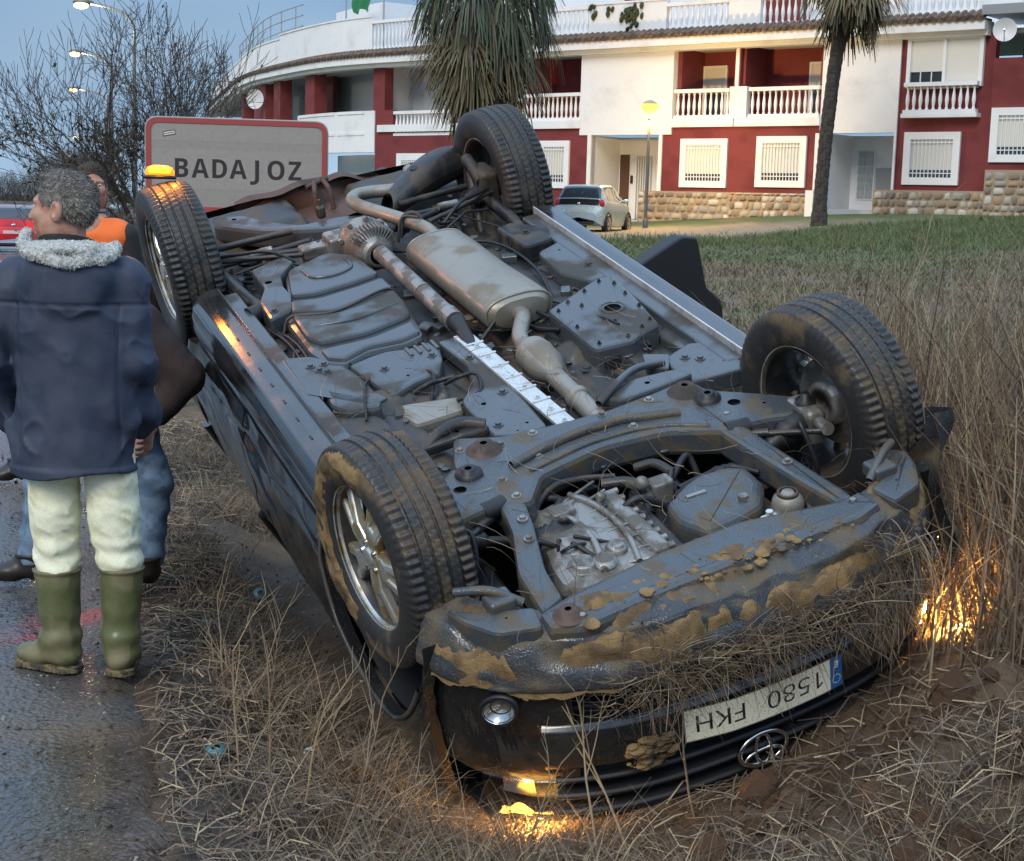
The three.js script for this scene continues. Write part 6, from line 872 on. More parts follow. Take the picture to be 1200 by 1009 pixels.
// bare tree with a few clinging leaves
function bareTree(label, x, z, seed, limbs, depth, leafN, group, r0 = 0.11) {
  const y = height(x, z), o = thing('bare_tree', label, 'tree', [x, y - 0.05, z], 0, group), r = rngOf(seed), trunk = [], twigs = [], lv = [];
  function grow(p, d, L, rad, lev) {
    const n = lev < 3 ? 4 : 3, pts = [p.clone()]; let q = p.clone(), dd = d.clone();
    for (let k = 0; k < n; k++) { dd.add(V((r() - 0.5) * 0.34, (r() - 0.5) * 0.25 + 0.05, (r() - 0.5) * 0.34)).normalize(); q = q.clone().addScaledVector(dd, L / n); pts.push(q); }
    for (let k = 0; k < n; k++) (lev < 2 ? trunk : twigs).push(rod(pts[k], pts[k + 1], Math.max(0.0065, lerp(rad, rad * 0.62, k / n)), Math.max(0.005, lerp(rad, rad * 0.62, (k + 1) / n)), lev < 2 ? 8 : 3, true));
    if (lev >= depth) { const m = leafN(q, r); for (let k = 0; k < m; k++) { const t = pts[1 + Math.floor(r() * n)], s = 0.025 + r() * 0.035; const g = new THREE.PlaneGeometry(s, s * 1.6); lv.push(xf(g, t.x + (r() - 0.5) * 0.08, t.y - r() * 0.05, t.z + (r() - 0.5) * 0.08, r() * 6, r() * 6, r() * 6)); } return; }
    const kids = lev === 0 ? 4 : 3 + (r() < 0.4 ? 1 : 0);
    for (let k = 0; k < kids; k++) { const f = k === 0 ? 1 : (lev === 0 ? 0.66 : 0.3) + r() * (lev === 0 ? 0.34 : 0.7), i = Math.max(1, Math.round(f * n)), a = r() * Math.PI * 2, sp = k === 0 ? 0.22 : 0.62 + r() * 0.35; const e = pts[i].clone().sub(pts[i - 1]).normalize(), s1 = V(e.y, -e.x, 0.3).normalize(), s2 = e.clone().cross(s1); const nd = e.multiplyScalar(Math.cos(sp)).addScaledVector(s1, Math.sin(sp) * Math.cos(a)).addScaledVector(s2, Math.sin(sp) * Math.sin(a)); nd.y += 0.12; grow(pts[i], nd.normalize(), L * (0.62 + r() * 0.2), rad * (k === 0 ? 0.62 : 0.5), lev + 1); }
  }
  for (const [d, L, rr] of limbs) grow(V(0, 0, 0), V(...d).normalize(), L, rr || r0, 0);
  mesh('trunk', trunk, MP.bark, o); const t = mesh('twigs', twigs, MP.bark, o); t.userData.kind = 'stuff'; if (lv.length) { const l = mesh('leaves', lv, MP.leaf, o); l.userData.kind = 'stuff'; }
  return o;
}
const mainTree = bareTree('bare branching tree with a few clinging leaves beside the town sign', -5.75, -25.2, 43, [[[-0.36, 1, 0.1], 1.5, 0.08], [[-0.08, 1, -0.2], 2.0, 0.066], [[0.36, 1, 0.05], 1.85, 0.06], [[-0.14, 1, 0.3], 1.4, 0.05], [[0.16, 1, 0.2], 1.95, 0.055]], 5, (q, r) => q.x < -0.3 && q.y < 3.4 ? (r() < 0.6 ? 2 : 0) : (r() < 0.04 ? 1 : 0));
mainTree.scale.set(0.74, 0.86, 0.74);
// roadside scrub and the far tree line
function shrub(name, label, x, z, w, h, n, seed, group, mat = MP.bark) { const y = height(x, z), o = thing(name, label, 'shrub', [x, y - 0.05, z], 0, group), r = rngOf(seed), g = [], lf = []; for (let k = 0; k < n; k++) { const a = r() * Math.PI * 2, s = r(), b = V((r() - 0.5) * w * 0.6, 0, (r() - 0.5) * w * 0.4), e = V(b.x + Math.cos(a) * w * 0.5 * s, h * (0.45 + 0.55 * r()), b.z + Math.sin(a) * w * 0.4 * s), m = b.clone().lerp(e, 0.5).add(V((r() - 0.5) * 0.12 * w, 0, (r() - 0.5) * 0.12 * w)); const t = 0.0035 * h + 0.002; g.push(rod(b, m, t * 1.6, t, 4, true), rod(m, e, t, t * 0.5, 3, true)); for (let q = 0; q < 4; q++) { const p = m.clone().lerp(e, r()), f = p.clone().add(V((r() - 0.5) * 0.2 * w, h * 0.12 * r(), (r() - 0.5) * 0.2 * w)); g.push(rod(p, f, t * 0.6, t * 0.3, 3, true)); if (r() < 0.8) { const s2 = (0.02 + r() * 0.025) * Math.max(1, h * 0.6); lf.push(xf(new THREE.PlaneGeometry(s2, s2 * 1.7), f.x, f.y, f.z, r() * 6, r() * 6, r() * 6)); } } } const m1 = mesh('branches', g, mat, o); m1.userData.kind = 'stuff'; const m2 = mesh('leaves', lf, MP.leaf, o); m2.userData.kind = 'stuff'; return o; }
shrub('roadside_shrub', 'tangle of leafless scrub behind the rear wheel', -3.15, -13.2, 1.5, 1.55, 120, 51, 'scrub along the verge');
shrub('roadside_shrub', 'leafless scrub below the bare tree', -4.6, -18.5, 2.0, 1.6, 130, 52, 'scrub along the verge');
shrub('roadside_shrub', 'leafless scrub around the foot of the small road sign', -9.0, -34, 3.2, 1.8, 140, 53, 'scrub along the verge');
for (let k = 0; k < 16; k++) { const r = rngOf(600 + k), x = -92 - r() * 30 + k * 4.6, z = -235 - r() * 40 - k * 3; if (roadS(x, z) > -9) continue; shrub('distant_tree', 'dark leafless tree in the far tree line beyond the road', x, z, 9 + r() * 5, 5 + r() * 4.5, 170, 620 + k, 'far tree line'); }
for (let k = 0; k < 9; k++) { const r = rngOf(700 + k), x = -62 - k * 3.4, z = -218 - k * 10; shrub('distant_tree', 'dark leafless tree in the far tree line behind the road lamps', x + r() * 6, z, 9 + r() * 4, 6 + r() * 4, 150, 720 + k, 'far trees behind the lamps'); }
// ---------------------------------------------------------------- people
const MC = {
  skin: patchy({ n: 256, a: [0.42, 0.235, 0.165], b: [0.36, 0.17, 0.12], p: 5, oct: 5, lo: 0.45, hi: 0.75, ra: 0.5, rb: 0.6, rep: 8, seed: 101 }),
  navy: patchy({ n: 512, a: [0.022, 0.032, 0.06], b: [0.034, 0.044, 0.074], c: [0.05, 0.06, 0.085], speck: 0.03, p: 6, oct: 6, ra: 0.62, rb: 0.8, rep: 2.2, bump: 0.0016, seed: 103, extra: { sheen: 0.25, sheenRoughness: 0.6 } }),
  fleece: patchy({ n: 512, a: [0.62, 0.63, 0.60], b: [0.46, 0.47, 0.45], p: 24, oct: 4, ra: 0.95, rb: 1, rep: 5, bump: 0.012, seed: 105 }),
  cream: patchy({ n: 512, a: [0.76, 0.76, 0.57], b: [0.63, 0.61, 0.40], c: [0.20, 0.18, 0.09], speck: 0.025, p: 5, oct: 6, lo: 0.45, hi: 0.72, ra: 0.8, rb: 0.9, rep: 2.5, bump: 0.002, seed: 107 }),
  boot: patchy({ n: 512, a: [0.105, 0.115, 0.048], b: [0.16, 0.145, 0.075], c: [0.24, 0.21, 0.13], speck: 0.05, p: 4, oct: 6, lo: 0.45, hi: 0.7, ra: 0.3, rb: 0.65, rep: 3, seed: 109 }),
  sole: patchy({ n: 256, a: [0.05, 0.045, 0.03], b: [0.17, 0.13, 0.07], p: 6, oct: 5, ra: 0.8, rb: 0.9, rep: 6, bump: 0.004, seed: 111 }),
  jean: patchy({ n: 512, a: [0.14, 0.21, 0.30], b: [0.085, 0.14, 0.22], c: [0.22, 0.28, 0.35], speck: 0.05, p: 8, oct: 6, ra: 0.85, rb: 0.95, rep: 3, bump: 0.001, seed: 113 }),
  brown: patchy({ n: 256, a: [0.022, 0.013, 0.012], b: [0.035, 0.02, 0.018], p: 8, oct: 5, ra: 0.85, rb: 0.95, rep: 3, bump: 0.002, seed: 115 }),
  black: std(0.012, 0.012, 0.014, 0.75), orange: std(0.75, 0.15, 0.02, 0.7), band: std(0.55, 0.56, 0.55, 0.35), leather: std(0.022, 0.017, 0.014, 0.45),
  greyHair: patchy({ n: 256, a: [0.16, 0.145, 0.13], b: [0.08, 0.07, 0.06], c: [0.24, 0.23, 0.21], speck: 0.10, p: 12, oct: 5, ra: 0.55, rb: 0.7, rep: 9, bump: 0.004, seed: 117 }), darkHair: patchy({ n: 256, a: [0.03, 0.02, 0.013], b: [0.055, 0.035, 0.02], p: 12, oct: 5, ra: 0.5, rb: 0.7, rep: 9, bump: 0.004, seed: 119 }),
  eyeWhite: std(0.6, 0.58, 0.55, 0.25), iris: std(0.03, 0.02, 0.012, 0.15),
};
function strands(g, n, len, w, dir, cols, seed) {     // short fibres standing on a surface
  const r = rngOf(seed), P = g.attributes.position, N = g.attributes.normal, I = g.index, T = I.count / 3, pos = [], col = [], idx = [];
  for (let k = 0; k < n; k++) {
    const t = Math.floor(r() * T) * 3, i = I.getX(t), q = V(P.getX(i), P.getY(i), P.getZ(i)), m = V(N.getX(i), N.getY(i), N.getZ(i)); const b = I.getX(t + 1), c = I.getX(t + 2), u = r(), v = r() * (1 - u);
    q.multiplyScalar(1 - u - v).addScaledVector(V(P.getX(b), P.getY(b), P.getZ(b)), u).addScaledVector(V(P.getX(c), P.getY(c), P.getZ(c)), v);
    const d = dir(q, m, r).normalize(), s = d.clone().cross(m).normalize().multiplyScalar(w * (0.6 + 0.8 * r())), L = len * (0.5 + r()), cc = cols[Math.floor(r() * cols.length)], f = 0.75 + 0.5 * r(), o = pos.length / 3; if (!(s.lengthSq() > 0)) continue;
    for (let e = 0; e < 3; e++) { const x = q.clone().addScaledVector(d, L * e / 2).addScaledVector(m, -0.002 + L * 0.18 * Math.sin(e * 1.3)), h = e === 2 ? 0.25 : 1; pos.push(x.x - s.x * h, x.y - s.y * h, x.z - s.z * h, x.x + s.x * h, x.y + s.y * h, x.z + s.z * h); for (let z = 0; z < 2; z++) col.push(cc[0] * f, cc[1] * f, cc[2] * f); }
    idx.push(o, o + 1, o + 3, o, o + 3, o + 2, o + 2, o + 3, o + 5, o + 2, o + 5, o + 4);
  }
  const h = new THREE.BufferGeometry(); h.setAttribute('position', new THREE.Float32BufferAttribute(pos, 3)); h.setAttribute('color', new THREE.Float32BufferAttribute(col, 3)); h.setIndex(idx); h.computeVertexNormals(); return h;
}
const fibre = new THREE.MeshPhysicalMaterial({ color: 0xffffff, roughness: 0.6, vertexColors: true, side: THREE.DoubleSide });
function hairOn(o, g, mat, cols, HP, HE, seed) { const f = (q, m, r) => V(q.x * 2 + (r() - 0.5) * 0.7, 0.25 + (r() - 0.5) * 0.6 - (q.y < 0.05 ? 1.1 : 0), (q.z + 0.03) * 5 + 0.35 + (r() - 0.5) * 0.6).addScaledVector(m, 0.10 - m.dot(V(q.x, 0, q.z)) * 0.5); mesh('hair', placed(g, HP, HE), mat, o); const s = placed(strands(g, 7500, 0.0115, 0.0007, f, cols, seed), HP, HE), k = mesh('hair_strands', s, fibre, o, { raw: true }); k.userData.kind = 'stuff'; }
const nets = (mn, mx, cell, f) => surfaceNets(mn, mx, cell, f);
// head looking along -z, centre of the skull at the origin
function headSkin() {
  return nets([-0.11, -0.22, -0.14], [0.11, 0.15, 0.13], 0.0042, (x, y, z) => {
    const ax = Math.abs(x);
    let d = ellD(x, y, z, [0, 0.035, 0.012], [0.076, 0.094, 0.097]);
    d = smin(d, ellD(x, y, z, [0, -0.035, -0.032], [0.06, 0.082, 0.066]), 0.04);
    d = smin(d, ellD(ax, y, z, [0.05, -0.06, -0.01], [0.024, 0.04, 0.035]), 0.035);
    d = smin(d, ellD(x, y, z, [0, -0.103, -0.064], [0.026, 0.02, 0.026]), 0.025);
    d = smin(d, capD(x, y, z, [0, 0.02, -0.090], [0, -0.026, -0.111], 0.008, 0.0125), 0.014);
    d = smin(d, ellD(ax, y, z, [0.011, -0.030, -0.101], [0.009, 0.007, 0.011]), 0.006);
    d = smin(d, capD(ax, y, z, [0.012, 0.030, -0.090], [0.05, 0.028, -0.072], 0.010, 0.009), 0.014);
    d = smin(d, ellD(ax, y, z, [0.042, -0.018, -0.066], [0.022, 0.018, 0.02]), 0.025);
    d = -smin(-d, ellD(ax, y, z, [0.032, 0.010, -0.102], [0.017, 0.011, 0.014]), 0.012);
    d = smin(d, capD(ax, y, z, [0, -0.056, -0.0985], [0.019, -0.060, -0.088], 0.0055, 0.003), 0.006); d = smin(d, capD(ax, y, z, [0, -0.069, -0.096], [0.016, -0.067, -0.087], 0.0065, 0.004), 0.006);
    const ear = Math.max(ellD(ax, y, z, [0.079, 0.0, 0.016], [0.013, 0.035, 0.021]), -ellD(ax, y, z, [0.092, 0.002, 0.010], [0.010, 0.022, 0.011]));
    d = smin(d, ear, 0.008);
    d = smin(d, capD(x, y, z, [0, -0.07, 0.022], [0, -0.21, 0.045], 0.054, 0.058), 0.035);
    return d;
  });
}
const skinHead = headSkin();
function hairGeo(len, seed, tuft) {
  return nets([-0.12, -0.11, -0.14], [0.12, 0.18, 0.15], 0.0042, (x, y, z) => {
    const ax = Math.abs(x);
    let d = ellD(x, y, z, [0, 0.036, 0.014], [0.077 + len * 0.6, 0.094 + len, 0.097 + len * 0.75]);
    if (d > 0.05 || d < -0.05) return d;
    d += (vnoise(x * 110 + y * 30 + seed, y * 26, z * 110) - 0.5) * 0.004 + (vnoise(x * 260, y * 60 + seed, z * 260) - 0.5) * 0.003;
    d -= tuft * 0.02 * sstep(0.07, 0.12, y) * sstep(0.02, -0.09, z);
    // hairline: brow, temples, round the ears, nape
    const line = Math.max(-(z + 0.078 - 0.9 * Math.max(0, 0.07 - y) * (y > 0.012 ? 0.72 : 1.3)), -(y + 0.07 + 0.9 * Math.min(0, z - 0.05) * -1.0));
    return smin(Math.max(d, line), 9, 0.001);
  });
}
const hand = (() => nets([-0.06, -0.05, -0.05], [0.09, 0.21, 0.09], 0.0033, (x, y, z) => {
  let d = capD(x, y, z, [0, -0.06, 0], [0, 0.02, 0], 0.027, 0.028);
  const bx = Math.max(Math.abs(x) - 0.030, Math.abs(y - 0.055) - 0.038, Math.abs(z) - 0.004); const q = [Math.max(Math.abs(x) - 0.030, 0), Math.max(Math.abs(y - 0.055) - 0.038, 0), Math.max(Math.abs(z) - 0.004, 0)];
  d = smin(d, Math.hypot(...q) + Math.min(bx, 0) - 0.0115, 0.02);
  [[-0.030, 0.090, 0.024, 0.018, 0.016], [-0.0105, 0.097, 0.032, 0.022, 0.018], [0.0100, 0.096, 0.033, 0.023, 0.018], [0.0295, 0.090, 0.029, 0.02, 0.017]].forEach(([fx, fy, a, b, c], i) => { const p0 = [fx * 0.95, fy - 0.012, 0], p1 = [fx * 1.1, fy + a * 0.92, a * 0.35], p2 = [p1[0], p1[1] + b * 0.62, p1[2] + b * 0.78], p3 = [p2[0], p2[1] + c * 0.2, p2[2] + c * 0.95]; let f = Math.min(capD(x, y, z, p0, p1, 0.0095, 0.0085), capD(x, y, z, p1, p2, 0.0085, 0.0078), capD(x, y, z, p2, p3, 0.0078, 0.0065)); d = smin(d, f, 0.005); });
  let th = Math.min(capD(x, y, z, [0.024, 0.022, 0.004], [0.052, 0.060, 0.014], 0.0135, 0.011), capD(x, y, z, [0.052, 0.060, 0.014], [0.056, 0.092, 0.024], 0.0105, 0.008)); return smin(d, th, 0.012);
}))();
const placed = (g, pos, euler, s = 1) => g.clone().applyMatrix4(new THREE.Matrix4().compose(V(...pos), new THREE.Quaternion().setFromEuler(new THREE.Euler(...euler, 'YXZ')), V(s, s, s)));
const placeDir = (g, pos, dir, palm) => { const y = V(...dir).normalize(), z0 = V(...palm), x = y.clone().cross(z0).normalize(), z = x.clone().cross(y); return g.clone().applyMatrix4(new THREE.Matrix4().makeBasis(x, y, z).setPosition(...pos)); };
function limbs(list, k = 0.03) { return (x, y, z) => { let d = 9; for (const [a, b, ra, rb] of list) d = smin(d, capD(x, y, z, a, b, ra, rb), k); return d; }; }
function eyes(o, pos, euler) { const w = [], i = []; for (const s of [-1, 1]) { w.push(new THREE.SphereGeometry(0.0125, 12, 10).translate(s * 0.031, 0.010, -0.0775)); i.push(new THREE.SphereGeometry(0.0068, 10, 8).translate(s * 0.031, 0.009, -0.0845)); } const f = g => placed(mergeGeometries(g), pos, euler); const a = mesh('eyes', f(w), MC.eyeWhite, o); const b = mesh('irises', f(i), MC.iris, o); a.userData.kind = b.userData.kind = 'stuff'; }
function bootGeo(heel, toe, top, rTop, rAnk) {
  const mn = [Math.min(heel[0], toe[0], top[0]) - 0.12, -0.01, Math.min(heel[2], toe[2], top[2]) - 0.12], mx = [Math.max(heel[0], toe[0], top[0]) + 0.12, top[1] + 0.03, Math.max(heel[2], toe[2], top[2]) + 0.12];
  return nets(mn, mx, 0.006, (x, y, z) => {
    const ank = [lerp(heel[0], toe[0], 0.14), 0.105, lerp(heel[2], toe[2], 0.14)], ball = [lerp(heel[0], toe[0], 0.68), 0.048, lerp(heel[2], toe[2], 0.68)];
    let d = capD(x, y, z, ank, top, rAnk, rTop); const wr = 0.004 * Math.sin(y * 70 + 3 * vnoise(x * 9, y * 6, z * 9)) * (1 - sstep(0.12, 0.28, y));
    d = smin(d, capD(x, y, z, heel, ank, 0.046, 0.055), 0.03); d = smin(d, capD(x, y, z, ank, ball, 0.052, 0.047), 0.035); d = smin(d, capD(x, y, z, ball, toe, 0.047, 0.038), 0.02);
    d -= 0.005 * sstep(top[1] - 0.016, top[1] - 0.008, y); d = Math.max(d + wr, -y + 0.014, y - top[1]);
    return d + (vnoise(x * 30, y * 30, z * 30) - 0.5) * 0.003;
  });
}
function soleGeo(heel, toe) { return nets([Math.min(heel[0], toe[0]) - 0.08, -0.006, Math.min(heel[2], toe[2]) - 0.08], [Math.max(heel[0], toe[0]) + 0.08, 0.045, Math.max(heel[2], toe[2]) + 0.08], 0.0055, (x, y, z) => { const d = capD(x, y * 0.001, z, [heel[0], 0, heel[2]], [toe[0], 0, toe[2]], 0.052, 0.046); return Math.max(d + 0.004 * Math.sin((x + z) * 260) * (y < 0.012 ? 1 : 0.3), y - 0.026, 0.0005 - y); }); }

// person in the navy parka, seen from behind, head turned to the road
{
  const o = thing('person', 'person in navy parka, cream trousers and green rubber boots with back turned', 'person', [-1.465, 0.006, -5.13]);
  const HP = [-0.04, 1.572, 0.0], HE = [0.05, 1.38, 0];
  const body = limbs([[[0, 0.95, 0], [0, 1.32, 0.01], 0.12, 0.11], [[-0.08, 0.92, 0], [-0.08, 0.5, 0], 0.08, 0.055], [[-0.08, 0.5, 0], [-0.06, 0.12, 0], 0.05, 0.035], [[0.09, 0.92, 0], [0.13, 0.5, 0], 0.08, 0.055], [[0.13, 0.5, 0], [0.14, 0.12, 0], 0.05, 0.035], [[-0.18, 1.33, 0], [-0.285, 1.09, 0.03], 0.045, 0.04], [[-0.285, 1.09, 0.03], [-0.235, 0.86, -0.15], 0.038, 0.028], [[0.16, 1.33, 0], [0.225, 1.08, 0.02], 0.045, 0.04], [[0.225, 1.08, 0.02], [0.20, 0.86, -0.15], 0.038, 0.028], [[0, 1.34, 0.02], [-0.03, 1.46, 0.01], 0.07, 0.058]]);
  mesh('body', [nets([-0.4, 0.05, -0.3], [0.4, 1.56, 0.25], 0.013, body), placed(skinHead, HP, HE), placeDir(hand, [-0.232, 0.85, -0.16], [0.1, -0.75, -0.5], [0.9, 0, 0.1]), placeDir(hand, [0.198, 0.85, -0.16], [-0.1, -0.75, -0.5], [-0.9, 0, 0.1])], MC.skin, o);
  eyes(o, HP, HE); hairOn(o, hairGeo(0.007, 3, 1.0), MC.greyHair, [[0.20, 0.185, 0.165], [0.11, 0.095, 0.08], [0.32, 0.30, 0.27], [0.07, 0.06, 0.05]], HP, HE, 71);
  const coatD = (x, y0, z) => { const y = y0 > 1.0 ? 1.0 + (y0 - 1.0) * 1.105 : y0;
    const rx = pieceS(y, [[0.68, 0.206], [0.85, 0.196], [1.0, 0.198], [1.2, 0.212], [1.34, 0.205], [1.42, 0.14], [1.5, 0.085]]), rz = pieceS(y, [[0.68, 0.155], [1.0, 0.15], [1.2, 0.152], [1.36, 0.135], [1.45, 0.10], [1.52, 0.085]]), cx = pieceS(y, [[0.7, -0.012], [1.1, 0.005], [1.5, -0.02]]);
    const q = Math.hypot((x - cx) / rx, (z - 0.005) / rz); let d = (q - 1) * Math.min(rx, rz) * 0.95;
    d = Math.max(d, y - 1.50); d = smin(d, capD(x, y, z, [-0.165, 1.385, 0.0], [0.155, 1.385, 0.0], 0.078, 0.078), 0.06);
    const la = Math.min(capD(x, y, z, [-0.20, 1.37, 0.0], [-0.295, 1.09, 0.035], 0.082, 0.072), capD(x, y, z, [-0.295, 1.09, 0.035], [-0.245, 0.845, -0.12], 0.070, 0.058)), ra = Math.min(capD(x, y, z, [0.16, 1.37, 0], [0.192, 1.08, 0.02], 0.08, 0.068), capD(x, y, z, [0.192, 1.08, 0.02], [0.175, 0.85, -0.12], 0.066, 0.056));
    d = smin(d, la, 0.025); d = smin(d, ra, 0.022);
    d = smin(d, ellD(x, y, z, [0.0, 1.395, 0.105], [0.145, 0.10, 0.07]), 0.04); d = smin(d, ellD(x, y, z, [0.015, 1.335, 0.135], [0.10, 0.075, 0.045]), 0.03);       // folded hood
    if (d > 0.08 || d < -0.08) return Math.max(d, 0.70 - y0) * 0.85;
    const f1 = fbm(x * 5 + 3, y * 3.2, z * 5 + 2, 3) - 0.5, rg = 1 - Math.abs(2 * fbm(x * 6 + y * 3 + 11, y * 4.5 - x * 2, z * 6 + 7, 3) - 1), fold = 0.02 * f1 + 0.011 * Math.pow(rg, 4) - 0.005 * Math.exp(-Math.pow((y - 1.30) / 0.006, 2)) - 0.004 * Math.exp(-Math.pow((Math.abs(x) - 0.165) / 0.005, 2)) * (y < 1.3 ? 1 : 0) + 0.007 * Math.sin(x * 26 + y * 9 + 6 * f1) * sstep(1.3, 0.8, y) + 0.012 * Math.sin(y * 34 + x * 12 + 5 * f1) * sstep(0.17, 0.24, Math.abs(x)) * sstep(1.25, 1.1, y);
    d -= fold * sstep(0.69, 0.78, y); d -= 0.005 * sstep(0.735, 0.72, y) ; return Math.max(d, 0.70 + 0.012 * Math.sin(x * 14) - y) * 0.85;
  };
  mesh('parka', nets([-0.45, 0.66, -0.26], [0.38, 1.56, 0.27], 0.0082, coatD), MC.navy, o);
  const rim = (t) => { const a = t * Math.PI * 2; return [-0.005 + 0.15 * Math.cos(a), 1.468 - 0.055 * Math.sin(a) - 0.02 * Math.cos(a), 0.05 + 0.135 * Math.sin(a)]; };
  const ringPts = Array.from({ length: 25 }, (_, k) => rim(-0.03 + 0.56 * k / 24));
  const fl = nets([-0.22, 1.34, -0.12], [0.22, 1.56, 0.26], 0.0065, (x, y, z) => { let d = 9; for (let k = 0; k < 24; k++) d = Math.min(d, capD(x, y, z, ringPts[k], ringPts[k + 1], 0.017, 0.017)); d = smin(d, ellD(x, y, z, [-0.0, 1.452, 0.085], [0.135, 0.03, 0.11]), 0.03); return d + (vnoise(x * 130, y * 130, z * 130) - 0.5) * 0.007 + (vnoise(x * 30, y * 30, z * 30) - 0.5) * 0.012; }); mesh('fleece_lining', fl.clone(), MC.fleece, o); mesh('fleece_fibres', strands(fl, 9000, 0.0055, 0.0010, (q, m, r) => V(r() - 0.5, r() - 0.6, r() - 0.5).addScaledVector(m, 0.5), [[0.60, 0.61, 0.58], [0.5, 0.51, 0.49], [0.68, 0.69, 0.66]], 81), fibre, o, { raw: true }).userData.kind = 'stuff';
  mesh('collar', nets([-0.16, 1.37, -0.14], [0.13, 1.53, 0.12], 0.007, (x, y, z) => { const q = Math.hypot((x + 0.025) / 0.082, (z - 0.005) / 0.082), d = Math.abs(q - 1) * 0.082 - 0.012; return Math.max(d, y - 1.478 - 0.25 * (z), 1.38 - y); }), MC.black, o);
  const leg = (h, kn, an) => (x, y, z) => { let d = smin(capD(x, y, z, h, kn, 0.098, 0.076), capD(x, y, z, kn, an, 0.076, 0.07), 0.03); const w = 0.006 * Math.sin(y * 78 + 5 * vnoise(x * 12, y * 5, z * 12)) * sstep(0.52, 0.42, y) + 0.018 * (fbm(x * 7, y * 9, z * 7 + 3, 3) - 0.5) + 0.007 * Math.pow(1 - Math.abs(2 * fbm(x * 9 + 4, y * 14 + x * 6, z * 9 + 1, 3) - 1), 5); return Math.max(d - w, 0.335 - y) * 0.9; };
  mesh('trousers', [nets([-0.24, 0.32, -0.16], [0.02, 0.95, 0.16], 0.009, leg([-0.092, 0.92, 0.0], [-0.088, 0.55, -0.005], [-0.078, 0.34, 0])), nets([-0.03, 0.32, -0.16], [0.26, 0.95, 0.16], 0.009, leg([0.085, 0.92, 0], [0.118, 0.55, -0.005], [0.140, 0.34, 0]))], MC.cream, o);
  mesh('boot', bootGeo([-0.045, 0.055, 0.01], [-0.20, 0.045, -0.05], [-0.078, 0.362, 0.0], 0.078, 0.062), MC.boot, o); mesh('boot', bootGeo([0.142, 0.055, 0.03], [0.122, 0.045, -0.155], [0.142, 0.372, 0.0], 0.074, 0.06), MC.boot, o);
  mesh('boot_sole', soleGeo([-0.045, 0, 0.01], [-0.20, 0, -0.05]), MC.sole, o); mesh('boot_sole', soleGeo([0.142, 0, 0.03], [0.122, 0, -0.155]), MC.sole, o);
}
